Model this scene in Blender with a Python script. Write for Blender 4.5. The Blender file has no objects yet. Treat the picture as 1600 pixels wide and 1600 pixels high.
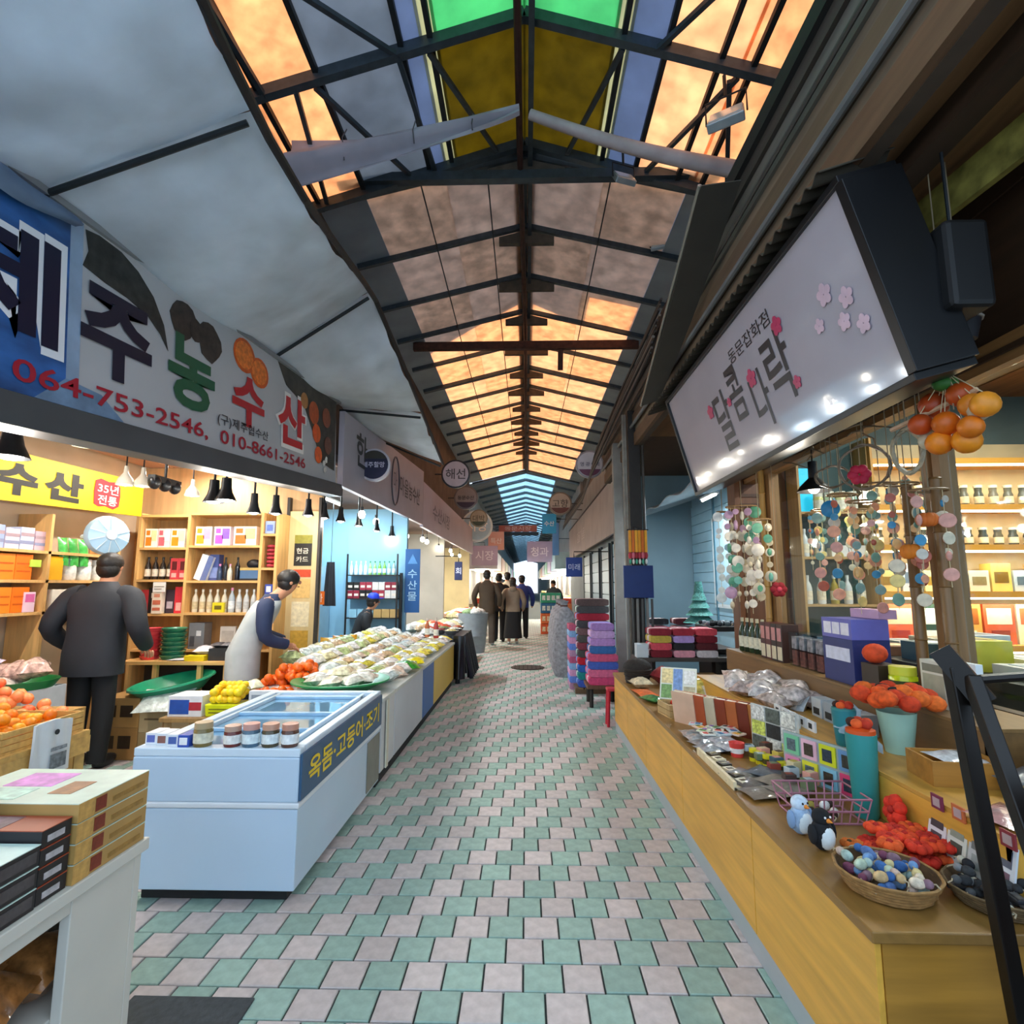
import bpy, bmesh, math, random
from mathutils import Vector, Matrix, Euler
R = math.radians
random.seed(7)
SC = bpy.context.scene
COL = SC.collection

# ---------------------------------------------------------------- camera, sky, sun, exposure
cam = bpy.data.cameras.new('camera')
cam.sensor_width = 36.0
cam.lens = 19.35
cam.clip_start = 0.02
cam.clip_end = 400
camo = bpy.data.objects.new('camera', cam)
COL.objects.link(camo)
camo.location = (0, 0, 1.45)
camo.rotation_euler = (R(90 + 7.616), 0, R(1.465))
SC.camera = camo
world = bpy.data.worlds.new('sky')
SC.world = world
world.use_nodes = True
bgn = world.node_tree.nodes['Background']
bgn.inputs[0].default_value = (0.62, 0.80, 1.0, 1)
bgn.inputs[1].default_value = 1.35
sun = bpy.data.lights.new('sun', 'SUN')
sun.energy = 4.8
sun.angle = R(1.0)
sun.color = (1.0, 0.80, 0.60)
suno = bpy.data.objects.new('sun', sun)
COL.objects.link(suno)
suno.rotation_euler = (R(-28), R(-8), 0)
SC.view_settings.view_transform = 'Standard'
SC.view_settings.look = 'None'
SC.view_settings.gamma = 1.0
SC.view_settings.use_curve_mapping = False
SC.view_settings.exposure = 0.68

# ---------------------------------------------------------------- materials
def lin(h):
    if isinstance(h, str):
        h = h.lstrip('#')
        c = [int(h[i:i + 2], 16) / 255 for i in (0, 2, 4)]
    else:
        c = list(h)
    return [(x / 12.92 if x <= 0.04045 else ((x + 0.055) / 1.055) ** 2.4) for x in c]
MATS = {}
def mat(h, rough=0.55, metal=0.0, var=0.12, scale=9.0, bump=0.0, emit=0.0, trans=0.0, stretch=None, rnd=0.0, coat=0.0, alpha=1.0, detail=4):
    """procedural material: noise-varied colour, optional bump, glow, light let through"""
    key = (str(h), rough, metal, var, scale, bump, emit, trans, stretch, rnd, coat, alpha)
    if key in MATS:
        return MATS[key]
    m = bpy.data.materials.new('surface_' + str(h).strip('#'))
    m.use_nodes = True
    nt = m.node_tree
    N, L = nt.nodes, nt.links
    b = N['Principled BSDF']
    c = lin(h)
    b.inputs['Roughness'].default_value = rough
    b.inputs['Metallic'].default_value = metal
    if coat:
        b.inputs['Coat Weight'].default_value = coat
    colsock = None
    if var > 0 or rnd > 0 or bump > 0:
        tc = N.new('ShaderNodeTexCoord')
        mp = N.new('ShaderNodeMapping')
        if stretch:
            mp.inputs['Scale'].default_value = stretch
        L.new(tc.outputs['Object'], mp.inputs[0])
        nz = N.new('ShaderNodeTexNoise')
        nz.inputs['Scale'].default_value = scale
        nz.inputs['Detail'].default_value = detail
        L.new(mp.outputs[0], nz.inputs['Vector'])
        cr = N.new('ShaderNodeValToRGB')
        cr.color_ramp.elements[0].position = 0.3
        cr.color_ramp.elements[1].position = 0.7
        lo = [max(0, x * (1 - var)) for x in c]
        hi = [min(1, x * (1 + var)) for x in c]
        cr.color_ramp.elements[0].color = (*lo, 1)
        cr.color_ramp.elements[1].color = (*hi, 1)
        L.new(nz.outputs['Fac'], cr.inputs[0])
        colsock = cr.outputs[0]
        if rnd > 0:
            oi = N.new('ShaderNodeObjectInfo')
            mr = N.new('ShaderNodeMapRange')
            mr.inputs['To Min'].default_value = 1 - rnd
            mr.inputs['To Max'].default_value = 1 + rnd
            L.new(oi.outputs['Random'], mr.inputs['Value'])
            hs = N.new('ShaderNodeHueSaturation')
            L.new(mr.outputs[0], hs.inputs['Value'])
            L.new(colsock, hs.inputs['Color'])
            colsock = hs.outputs[0]
        L.new(colsock, b.inputs['Base Color'])
        if bump > 0:
            bp = N.new('ShaderNodeBump')
            bp.inputs['Strength'].default_value = bump
            bp.inputs['Distance'].default_value = 0.02
            L.new(nz.outputs['Fac'], bp.inputs['Height'])
            L.new(bp.outputs[0], b.inputs['Normal'])
    else:
        b.inputs['Base Color'].default_value = (*c, 1)
    if emit > 0:
        b.inputs['Emission Color'].default_value = (*c, 1)
        b.inputs['Emission Strength'].default_value = emit
    out = N['Material Output']
    if trans > 0:
        tl = N.new('ShaderNodeBsdfTranslucent')
        if colsock:
            L.new(colsock, tl.inputs[0])
        else:
            tl.inputs[0].default_value = (*c, 1)
        mx = N.new('ShaderNodeMixShader')
        mx.inputs[0].default_value = trans
        L.new(b.outputs[0], mx.inputs[1])
        L.new(tl.outputs[0], mx.inputs[2])
        L.new(mx.outputs[0], out.inputs[0])
    if alpha < 1:
        tp = N.new('ShaderNodeBsdfTransparent')
        mx = N.new('ShaderNodeMixShader')
        mx.inputs[0].default_value = alpha
        L.new(tp.outputs[0], mx.inputs[1])
        L.new(b.outputs[0], mx.inputs[2])
        L.new(mx.outputs[0], out.inputs[0])
    MATS[key] = m
    return m
def wood(h, var=0.22, s=5.0, along='z', rough=0.5, rnd=0.0):
    st = {'x': (0.6, 7, 7), 'y': (7, 0.6, 7), 'z': (7, 7, 0.6)}[along]
    return mat(h, rough, 0, var, s, 0.06, 0, 0, st, rnd)
def pane(tint='#eef6f8', clear=0.86):
    key = ('pane', tint, clear)
    if key in MATS:
        return MATS[key]
    m = bpy.data.materials.new('clear_pane')
    m.use_nodes = True
    nt = m.node_tree
    N, L = nt.nodes, nt.links
    g = N.new('ShaderNodeBsdfGlossy')
    g.inputs['Roughness'].default_value = 0.03
    t = N.new('ShaderNodeBsdfTransparent')
    t.inputs[0].default_value = (*lin(tint), 1)
    fr = N.new('ShaderNodeLayerWeight')
    fr.inputs[0].default_value = 0.5
    pw = N.new('ShaderNodeMath')
    pw.operation = 'POWER'
    pw.inputs[1].default_value = 4.0
    L.new(fr.outputs['Facing'], pw.inputs[0])
    ad = N.new('ShaderNodeMath')
    ad.operation = 'MULTIPLY_ADD'
    ad.inputs[1].default_value = 0.5
    ad.inputs[2].default_value = (1 - clear) * 0.35
    ad.use_clamp = True
    L.new(pw.outputs[0], ad.inputs[0])
    mx = N.new('ShaderNodeMixShader')
    L.new(ad.outputs[0], mx.inputs[0])
    L.new(t.outputs[0], mx.inputs[1])
    L.new(g.outputs[0], mx.inputs[2])
    L.new(mx.outputs[0], N['Material Output'].inputs[0])
    MATS[key] = m
    return m
def glow(h, s):
    return mat(h, 0.5, 0, 0, 1, 0, s)

# ---------------------------------------------------------------- geometry builder
class G:
    def __init__(s):
        s.v, s.f, s.m = [], [], []
    def add(s, vs, fs, mi=0, M=None):
        o = len(s.v)
        s.v += [tuple(M @ Vector(p)) for p in vs] if M is not None else [tuple(p) for p in vs]
        s.f += [tuple(i + o for i in f) for f in fs]
        s.m += [mi] * len(fs)
        return s
    def box(s, c, d, mi=0, rz=0.0, M=None, top=None):
        x, y, z = d[0] / 2, d[1] / 2, d[2] / 2
        t = top if top else 1.0
        vs = [(-x, -y, -z), (x, -y, -z), (x, y, -z), (-x, y, -z), (-x * t, -y * t, z), (x * t, -y * t, z), (x * t, y * t, z), (-x * t, y * t, z)]
        T = Matrix.Translation(c) @ Matrix.Rotation(rz, 4, 'Z')
        if M is not None:
            T = M @ T
        return s.add(vs, [(0, 3, 2, 1), (4, 5, 6, 7), (0, 1, 5, 4), (1, 2, 6, 5), (2, 3, 7, 6), (3, 0, 4, 7)], mi, T)
    def span(s, a, b, mi=0):
        return s.box([(a[i] + b[i]) / 2 for i in range(3)], [abs(b[i] - a[i]) for i in range(3)], mi)
    def tube(s, pts, r, n=6, mi=0, closed=False, caps=True):
        P = [Vector(p) for p in pts]
        k = len(P)
        rs = r if isinstance(r, (list, tuple)) else [r] * k
        vs, fs = [], []
        up = None
        for i in range(k):
            a = P[i - 1] if (i > 0 or closed) else P[i]
            b = P[(i + 1) % k] if (i < k - 1 or closed) else P[i]
            t = (b - a)
            t = t.normalized() if t.length > 1e-9 else Vector((0, 0, 1))
            if up is None:
                up = Vector((0, 0, 1)) if abs(t.z) < 0.9 else Vector((1, 0, 0))
            u = (up - t * up.dot(t))
            u = u.normalized() if u.length > 1e-6 else t.orthogonal().normalized()
            up = u
            w = t.cross(u)
            for j in range(n):
                q = 2 * math.pi * j / n
                vs.append(P[i] + (u * math.cos(q) + w * math.sin(q)) * rs[i])
        for i in range(k if closed else k - 1):
            i2 = (i + 1) % k
            for j in range(n):
                j2 = (j + 1) % n
                fs.append((i * n + j, i * n + j2, i2 * n + j2, i2 * n + j))
        if caps and not closed:
            fs.append(tuple(range(n - 1, -1, -1)))
            fs.append(tuple((k - 1) * n + j for j in range(n)))
        return s.add(vs, fs, mi)
    def bar(s, a, b, w, h, mi=0, up=(0, 0, 1)):
        """rectangular beam from a to b"""
        a, b = Vector(a), Vector(b)
        t = (b - a).normalized()
        u = Vector(up)
        u = u - t * u.dot(t)
        u = u.normalized() if u.length > 1e-5 else t.orthogonal().normalized()
        x = t.cross(u)
        vs = []
        for p in (a, b):
            for i, j in ((-1, -1), (1, -1), (1, 1), (-1, 1)):
                vs.append(p + x * (i * w / 2) + u * (j * h / 2))
        return s.add(vs, [(0, 1, 2, 3), (7, 6, 5, 4), (0, 4, 5, 1), (1, 5, 6, 2), (2, 6, 7, 3), (3, 7, 4, 0)], mi)
    def lathe(s, prof, n=14, mi=0, M=None, cap=True):
        vs, fs = [], []
        k = len(prof)
        for r, z in prof:
            for j in range(n):
                q = 2 * math.pi * j / n
                vs.append((r * math.cos(q), r * math.sin(q), z))
        for i in range(k - 1):
            for j in range(n):
                j2 = (j + 1) % n
                fs.append((i * n + j, i * n + j2, (i + 1) * n + j2, (i + 1) * n + j))
        if cap:
            if prof[0][0] > 1e-4:
                fs.append(tuple(range(n - 1, -1, -1)))
            if prof[-1][0] > 1e-4:
                fs.append(tuple((k - 1) * n + j for j in range(n)))
        return s.add(vs, fs, mi, M)
    def ell(s, c, r, mi=0, nu=10, nv=7, M=None):
        if not isinstance(r, (list, tuple)):
            r = (r, r, r)
        prof = [(max(1e-4, math.sin(math.pi * i / nv)), -math.cos(math.pi * i / nv)) for i in range(nv + 1)]
        T = Matrix.Translation(c) @ Matrix.Diagonal((*r, 1))
        if M is not None:
            T = M @ T
        return s.lathe(prof, nu, mi, T, cap=False)
    def loft(s, rings, n=18, mi=0, p=0.8):
        """rings = (centre, rx, ry), stacked and closed at both ends"""
        vs, fs = [], []
        for c, rx, ry in rings:
            for j in range(n):
                a = 2 * math.pi * j / n
                ca, sa = math.cos(a), math.sin(a)
                vs.append((c[0] + rx * math.copysign(abs(ca) ** p, ca), c[1] + ry * math.copysign(abs(sa) ** p, sa), c[2]))
        for i in range(len(rings) - 1):
            for j in range(n):
                j2 = (j + 1) % n
                fs.append((i * n + j, i * n + j2, (i + 1) * n + j2, (i + 1) * n + j))
        fs.append(tuple(range(n - 1, -1, -1)))
        fs.append(tuple((len(rings) - 1) * n + j for j in range(n)))
        return s.add(vs, fs, mi)
    def prism(s, poly, h, M=None, mi=0):
        """polygon in xy, extruded 0..h along z"""
        n = len(poly)
        vs = [(x, y, 0) for x, y in poly] + [(x, y, h) for x, y in poly]
        fs = [tuple(range(n - 1, -1, -1)), tuple(range(n, 2 * n))]
        fs += [(i, (i + 1) % n, n + (i + 1) % n, n + i) for i in range(n)]
        return s.add(vs, fs, mi, M)
    def sheet(s, fn, nu, nv, th=0.0, mi=0):
        """fn(u,v)->point, a thin sheet with thickness along its normal"""
        P = [[Vector(fn(i / nu, j / nv)) for j in range(nv + 1)] for i in range(nu + 1)]
        vs, fs = [], []
        idx = lambda i, j: i * (nv + 1) + j
        tot = (nu + 1) * (nv + 1)
        nrm = []
        for i in range(nu + 1):
            for j in range(nv + 1):
                a = P[min(i + 1, nu)][j] - P[max(i - 1, 0)][j]
                b = P[i][min(j + 1, nv)] - P[i][max(j - 1, 0)]
                q = a.cross(b)
                nrm.append(q.normalized() if q.length > 1e-12 else Vector((0, 0, 1)))
                vs.append(P[i][j])
        for i in range(nu):
            for j in range(nv):
                fs.append((idx(i, j), idx(i + 1, j), idx(i + 1, j + 1), idx(i, j + 1)))
        if th:
            vs = vs + [vs[k] - nrm[k] * th for k in range(tot)]
            fs += [tuple(tot + q for q in reversed(f)) for f in fs[:]]
            for i in range(nu):
                fs.append((idx(i, 0), tot + idx(i, 0), tot + idx(i + 1, 0), idx(i + 1, 0)))
                fs.append((idx(i, nv), idx(i + 1, nv), tot + idx(i + 1, nv), tot + idx(i, nv)))
            for j in range(nv):
                fs.append((idx(0, j), idx(0, j + 1), tot + idx(0, j + 1), tot + idx(0, j)))
                fs.append((idx(nu, j), tot + idx(nu, j), tot + idx(nu, j + 1), idx(nu, j + 1)))
        return s.add(vs, fs, mi)
    def mesh(s, name, mats, smooth=0):
        me = bpy.data.meshes.new(name)
        me.from_pydata(s.v, [], s.f)
        for m in (mats if isinstance(mats, (list, tuple)) else [mats]):
            me.materials.append(m)
        if any(s.m):
            me.polygons.foreach_set('material_index', s.m)
        if smooth:
            me.polygons.foreach_set('use_smooth', [True] * len(me.polygons))
            me.set_sharp_from_angle(angle=R(smooth))
        me.update()
        return me
    def put(s, name, mats, parent=None, loc=None, rot=None, smooth=0, bevel=0, **tags):
        return put(name, s.mesh(name, mats, smooth), parent, loc, rot, bevel, **tags)
def put(name, me, parent=None, loc=None, rot=None, bevel=0, **tags):
    o = bpy.data.objects.new(name, me)
    COL.objects.link(o)
    if parent is not None:
        o.parent = parent
    if loc is not None:
        o.location = loc
    if rot is not None:
        o.rotation_euler = rot
    if bevel:
        b = o.modifiers.new('edge', 'BEVEL')
        b.width = bevel
        b.segments = 2
        b.limit_method = 'ANGLE'
    for k, v in tags.items():
        if v:
            o[{'cat': 'category'}.get(k, k)] = v
    return o
def thing(name, label, cat, loc=(0, 0, 0), rz=0.0, group=None, rot=None):
    o = bpy.data.objects.new(name, None)
    o.empty_display_size = 0.1
    COL.objects.link(o)
    o.location = loc
    o.rotation_euler = rot if rot is not None else (0, 0, rz)
    o['label'] = label
    o['category'] = cat
    if group:
        o['group'] = group
    return o
def dup(root, loc, rz=None, label=None, rot=None, scale=None, group=None):
    def cp(o, par):
        c = o.copy()
        COL.objects.link(c)
        c.parent = par
        for ch in list(o.children):
            cp(ch, c)
        return c
    r = cp(root, None)
    r.location = loc
    if rz is not None:
        r.rotation_euler = (0, 0, rz)
    if rot is not None:
        r.rotation_euler = rot
    if scale is not None:
        r.scale = scale if isinstance(scale, (tuple, list)) else (scale,) * 3
    if label:
        r['label'] = label
    if group:
        r['group'] = group
    return r
def struct(o):
    o['kind'] = 'structure'
    return o
TXT = {}
def text_geo(s, weight=0.0):
    """lettering as flat mesh, unit em, centred: returns verts, faces, w, h"""
    key = (s, weight)
    if key in TXT:
        return TXT[key]
    cu = bpy.data.curves.new('lettering', 'FONT')
    cu.body = s
    cu.size = 1.0
    cu.offset = weight
    cu.resolution_u = 3
    o = bpy.data.objects.new('lettering', cu)
    COL.objects.link(o)
    me = o.to_mesh()
    vs = [tuple(v.co) for v in me.vertices]
    fs = [tuple(p.vertices) for p in me.polygons]
    o.to_mesh_clear()
    bpy.data.objects.remove(o)
    bpy.data.curves.remove(cu)
    x0, x1 = min(v[0] for v in vs), max(v[0] for v in vs)
    y0, y1 = min(v[1] for v in vs), max(v[1] for v in vs)
    cx, cy = (x0 + x1) / 2, (y0 + y1) / 2
    vs = [(v[0] - cx, v[1] - cy, 0.0) for v in vs]
    TXT[key] = (vs, fs, x1 - x0, y1 - y0)
    return TXT[key]
def letter(name, s, w, h, m, parent, c, rot, weight=0.01, mono=False, depth=0.0):
    """flat lettering fitted to w x h, placed at c (parent space) with rot (euler)"""
    vs, fs, tw, th = text_geo(s, weight)
    sx, sy = (w / tw if w else h / th), (h / th if h else w / tw)
    g = G()
    g.add([(x * sx, y * sy, 0) for x, y, z in vs], fs)
    if depth:
        pass
    return g.put(name, m, parent, c, rot)
FACE_PX = (R(90), 0, R(90))     # lettering that faces +X
FACE_NX = (R(90), 0, R(-90))    # faces -X
ORD = ['first', 'second', 'third', 'fourth', 'fifth', 'sixth', 'seventh', 'eighth', 'ninth', 'tenth', 'eleventh', 'twelfth', 'thirteenth', 'fourteenth']
FACE_NY = (R(90), 0, 0)         # faces -Y (towards the street entrance)

# ================================================================ FLOOR
M_JOINT = mat('#3f4443', 0.8, 0, 0.2, 30)
M_TG = mat('#93b0a6', 0.62, 0, 0.16, 22, 0.10, rnd=0.10)
M_TP = mat('#c2b8b7', 0.62, 0, 0.14, 22, 0.10, rnd=0.10)
floor = struct(G().span((-5.2, -3, -0.12), (5.2, 115, -0.012)).put('floor', M_JOINT))
TW, TD, Y0 = 0.149, 0.1523, 2.045 - 0.1523 * 3
def tile_mesh(m):
    a, b, h, c = TW / 2 - 0.0038, TD / 2 - 0.0038, 0.022, 0.003
    vs = [(-a, -b, -h), (a, -b, -h), (a, b, -h), (-a, b, -h), (-a, -b, -c), (a, -b, -c), (a, b, -c), (-a, b, -c),
          (-a + c, -b + c, 0), (a - c, -b + c, 0), (a - c, b - c, 0), (-a + c, b - c, 0)]
    fs = [(0, 1, 5, 4), (1, 2, 6, 5), (2, 3, 7, 6), (3, 0, 4, 7), (4, 5, 9, 8), (5, 6, 10, 9), (6, 7, 11, 10), (7, 4, 8, 11), (8, 9, 10, 11)]
    return vs, fs
tv, tf = tile_mesh(None)
tme = []
for m_ in (M_TP, M_TG):
    g = G(); g.add(tv, tf); tme.append(g.mesh('floor_tile', m_))
far_tiles = G()
ntile = 0
rt = random.Random(3)
for r_ in range(0, 150):
    y = Y0 + (r_ + 0.5) * TD
    k = (r_ - 3) % 4
    ph = -0.58 if k in (0, 2) else -0.11
    for i in range(-30, 8):
        x = (ph + i + 0.5) * TW
        if x < -4.3 or x > 1.15 or (y > 9 and x < -1.9):
            continue
        pinkrow = k in (0, 1)
        pink = (i % 2 == 1) == pinkrow
        z = -0.001 + rt.uniform(-0.0012, 0.0012)
        near = 1.98 < y < 5.05 and -1.42 < x < 0.97 and not (y > 2.62 and x < -1.18) and not (x > 0.93)
        if near and ntile < 300:
            o = put('floor_tile', tme[0 if pink else 1], floor, (x, y, z), (rt.uniform(-.004, .004), rt.uniform(-.004, .004), 0))
            ntile += 1
        else:
            far_tiles.add([(a + x, b + y, c + z) for a, b, c in tv], tf, 0 if pink else 1)
far_tiles.put('floor_tile_field', [M_TP, M_TG], floor, kind='stuff')
G().span((-1.40, 1.55, -0.01), (-0.965, 2.135, 0.006)).put('floor_plate', mat('#3c4246', 0.6, 0.2, 0.25, 40, 0.2), bevel=0.003,
    label='dark grey metal plate on the floor at the foot of white shelf', cat='floor plate')
g = G(); g.lathe([(0.30, 0), (0.30, 0.008), (0.26, 0.012), (0.0, 0.012)], 24)
dc = g.put('drain_cover', mat('#33302d', 0.6, 0.5, 0.3, 40), loc=(0.02, 10.1, 0.0), label='round dark drain cover in the middle of the walkway', cat='drain cover')
g = G()
for i in range(-3, 4):
    g.box((i * 0.075, 0, 0.013), (0.02, 0.4, 0.004))
g.put('grate_bars', mat('#1d1c1b', 0.7, 0.4), dc)

# ================================================================ ROOF
EZ, RZ, HW = 5.60, 6.15, 2.2
M_STEEL = mat('#3a454d', 0.5, 0.4, 0.2, 12)
M_STEELD = mat('#23282c', 0.55, 0.4, 0.2, 12)
M_RUST = mat('#4a2a20', 0.7, 0.2, 0.35, 14)
M_PEACH = mat('#edc6a6', 0.7, 0, 0.16, 5.0, 0.02, 0, 0.8, (1, 1, 1))
M_PEACHD = mat('#e9bf9c', 0.7, 0, 0.20, 5.5, 0.02, 0, 0.8, (1, 1, 1))
M_GREYSH = mat('#8f979a', 0.7, 0, 0.12, 2.5, 0.02, 0, 0.18)
M_GREYT = mat('#c2c4bd', 0.75, 0, 0.12, 2.0, 0.05, 0, 0.35)
YR = [5.5, 6.7, 7.85, 8.95, 10.2, 11.4, 12.5, 13.7, 14.85, 16.0, 17.2, 18.4, 20.2, 22.2]
ceil = struct(G().span((-0.13, 5.4, RZ + 0.035), (0.13, 22.2, RZ + 0.06)).put('ceiling', M_STEEL))
def slope_pt(x, y, dz=0.0):
    return (x, y, RZ - (RZ - EZ) * abs(x) / HW + dz)
M_PEACHS = [M_PEACH, M_PEACHD]
for i in range(len(YR) - 1):
    for s in (-1, 1):
        xa, xb, xc = 0.0, s * 1.78, s * 2.3
        nsub = 2 if i < 6 else 1
        for q in range(nsub):
            u0, u1 = xa + (xb - xa) * q / nsub, xa + (xb - xa) * (q + 1) / nsub
            g = G()
            g.sheet(lambda u, v: slope_pt(u0 + (u1 - u0) * u, YR[i] + 0.004 + (YR[i + 1] - YR[i] - 0.008) * v, 0.05), 1, 1, 0.008)
            g.put('roof_sheet', M_PEACHS[(i + q) % 2], ceil)
        g = G()
        g.sheet(lambda u, v: slope_pt(xb + (xc - xb) * u, YR[i] + 0.004 + (YR[i + 1] - YR[i] - 0.008) * v, 0.045), 1, 1, 0.012)
        g.put('eave_sheet', M_GREYSH, ceil)
# rafters, ridge plates, ties
for i, y in enumerate(YR):
    w = 0.055 if i not in (5,) else 0.11
    for s in (-1, 1):
        g = G(); g.bar(slope_pt(0, y), slope_pt(s * HW, y), w, 0.07); g.put('rafter', M_STEEL, ceil)
    if i < 12:
        big = 0.42 if i % 2 == 0 else 0.36
        poly = [(-big, -0.06), (big, -0.06), (big, 0.03), (0, 0.03 + big * 0.25), (-big, 0.03)]
        g = G(); g.prism(poly, 0.07, Matrix.Translation((0.02, y + 0.04, RZ - 0.20)) @ Matrix.Rotation(R(90), 4, 'X'))
        g.put('ridge_plate', mat('#4b4237', 0.7, 0, 0.3, 10), ceil)
for yy, zz, mm, hh in ((5.3, 5.735, M_STEEL, 0.10), (9.23, 5.64, M_RUST, 0.14)):
    g = G(); g.bar((-1.98, yy, zz), (1.98, yy, zz), 0.09, hh); g.put('tie_beam', mm, ceil)
g = G(); g.bar((0.62, 9.25, 5.6), (0.62, 9.4, 5.25), 0.09, 0.07); g.put('brace', M_RUST, ceil)
g = G(); g.tube([(-0.06, 1.2, 5.95), (-0.05, 5, 5.80), (0.0, 9, 5.84), (0.0, 21, 5.90)], 0.032, 8); g.put('ridge_pipe', mat('#3b231d', 0.6, 0.3, 0.3, 12), ceil)
g = G(); g.bar((0.06, 1.2, 6.05), (0.06, 22, 6.0), 0.05, 0.09); g.put('ridge_beam', M_STEEL, ceil)
for x_ in (-1.15, -0.42, 0.95):
    g = G(); g.tube([slope_pt(x_, 5.5, -0.02), slope_pt(x_, 9.5, -0.06), slope_pt(x_ * 0.97, 17, -0.02)], 0.009, 5); g.put('roof_wire', M_STEELD, ceil)
# unseen blue sheets added above the roof to shade its first bays
def cover(name, pts, label):
    top = [slope_pt(x, y, 0.13) for x, y in pts]
    n = len(top)
    g = G(); g.add([(x, y, z) for x, y, z in top] + [(x, y, z + 0.01) for x, y, z in top],
                   [tuple(range(n - 1, -1, -1)), tuple(range(n, 2 * n))] + [(i, (i + 1) % n, n + (i + 1) % n, n + i) for i in range(n)])
    g.put(name, mat('#a8c0e0', 0.8, 0, 0.1, 2, 0, 0, 0.85), label=label, cat='tarpaulin')
cover('roof_shade_sheet', [(0, 5.6), (-2.5, 5.6), (-2.5, 10.3), (-1.0, 9.3), (0, 8.75)], 'unseen blue sheet added over the left slope to shade the first roof bays')
cover('roof_shade_sheet', [(0, 5.6), (0, 8.75), (1.0, 9.15), (1.0, 8.2), (1.75, 8.2), (1.75, 9.2), (2.5, 9.2), (2.5, 5.6)], 'unseen blue sheet added over the right slope to shade the first roof bays')

# near, raised roof bay with coloured sheets
EZ2, RZ2 = 5.47, 6.17
def slope2(x, y, dz=0.0):
    return (x, y, RZ2 - (RZ2 - EZ2) * abs(x) / HW + dz)
M_BLUESH = mat('#98a6c0', 0.7, 0, 0.10, 3, 0, 0, 0.5)
M_CREAM = mat('#dcdcc0', 0.7, 0, 0.10, 3, 0, 0, 0.5)
M_GREEN = mat('#86d6a4', 0.7, 0, 0.18, 3.0, 0, 0, 0.6, (1, 1, 1))
M_OLIVE = mat('#8a7c2c', 0.7, 0, 0.20, 5.0, 0.1, 0, 0.55, (1, 1, 1))
M_CANV = mat('#a9b2bd', 0.8, 0, 0.2, 2.0, 0.1, 0, 0.40)
for ya, yb in ((1.3, 2.7), (2.7, 4.0), (4.0, 5.45)):
    for xa, xb, m_ in ((-2.35, -1.72, M_PEACHD), (-1.72, -1.02, M_CANV), (-1.02, -0.86, M_BLUESH), (-0.86, -0.74, M_CREAM),
                       (-0.74, 0.0, None), (0.0, 0.76, None), (0.76, 0.88, M_CREAM), (0.88, 1.17, M_BLUESH), (1.17, 1.78, M_PEACH), (1.78, 2.35, M_PEACHD)):
        if m_ is None:
            m_ = M_OLIVE if ya >= 4 else M_GREEN
        g = G()
        g.sheet(lambda u, v: slope2(xa + (xb - xa) * u + (-0.012 if u == 0 else 0.012), ya + 0.004 + (yb - ya - 0.008) * v, 0.07), 1, 2, 0.008)
        g.put('roof_sheet', m_, ceil)
for y in (2.7, 4.0, 5.35):
    for s in (-1, 1):
        g = G(); g.bar(slope2(0, y), slope2(s * 2.3, y), 0.07, 0.10); g.put('rafter', M_STEEL, ceil)
for xs in (-2.2, -1.72, -1.02, -0.78, 0.82, 1.17, 1.6, 1.85, 2.2):
    g = G(); g.bar(slope2(xs, 1.3, 0.03), slope2(xs, 5.45, 0.03), 0.045, 0.05); g.put('purlin', M_STEELD, ceil)
for a, b in (((-1.05, 4.0), (-1.9, 3.0)), ((-1.05, 4.0), (-0.95, 5.4)), ((-1.75, 4.05), (-1.2, 5.3)), ((-0.8, 4.05), (-0.3, 5.3)), ((0.82, 4.05), (0.45, 5.3)),
             ((1.08, 4.0), (1.75, 2.9)), ((1.75, 4.05), (1.25, 5.3)), ((-2.15, 4.0), (-2.2, 2.9)), ((-1.9, 4.0), (-2.1, 5.3)), ((2.1, 5.3), (1.7, 4.1))):
    g = G(); g.bar(slope2(*a, -0.03), slope2(*b, -0.03), 0.04, 0.04); g.put('brace', M_STEEL, ceil)
# gable strip that closes the step between the two roof heights
for s in (-1, 1):
    g = G(); g.sheet(lambda u, v: (s * 2.3 * u, 5.47, (slope_pt(s * 2.3 * u, 5.47, 0.05)[2]) * (1 - v) + slope2(s * 2.3 * u, 5.47, 0.07)[2] * v), 4, 1, 0.01)
    g.put('gable_sheet', M_CANV, ceil)

# second, bluish roof far down the lane
M_SKYL = mat('#b9d8ea', 0.4, 0, 0.10, 3, 0, 0, 0.75)
for i in range(48):
    y = 22.4 + i * 1.7
    for s in (-1, 1):
        g = G(); g.sheet(lambda u, v: slope_pt(s * 1.25 * u, y + 0.15 + 1.4 * v, 0.02), 1, 1, 0.01); g.put('skylight_sheet', M_SKYL, ceil)
        g = G(); g.bar(slope_pt(0, y, -0.02), slope_pt(s * 2.2, y, -0.02), 0.22, 0.12); g.put('rafter', mat('#5d6c74', 0.6, 0.2, 0.2), ceil)
        g = G(); g.sheet(lambda u, v: slope_pt(s * (1.25 + 1.2 * u), y + 1.7 * v, 0.03), 1, 1, 0.02); g.put('eave_sheet', mat('#6d7880', 0.7, 0, 0.2, 3), ceil)

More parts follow.
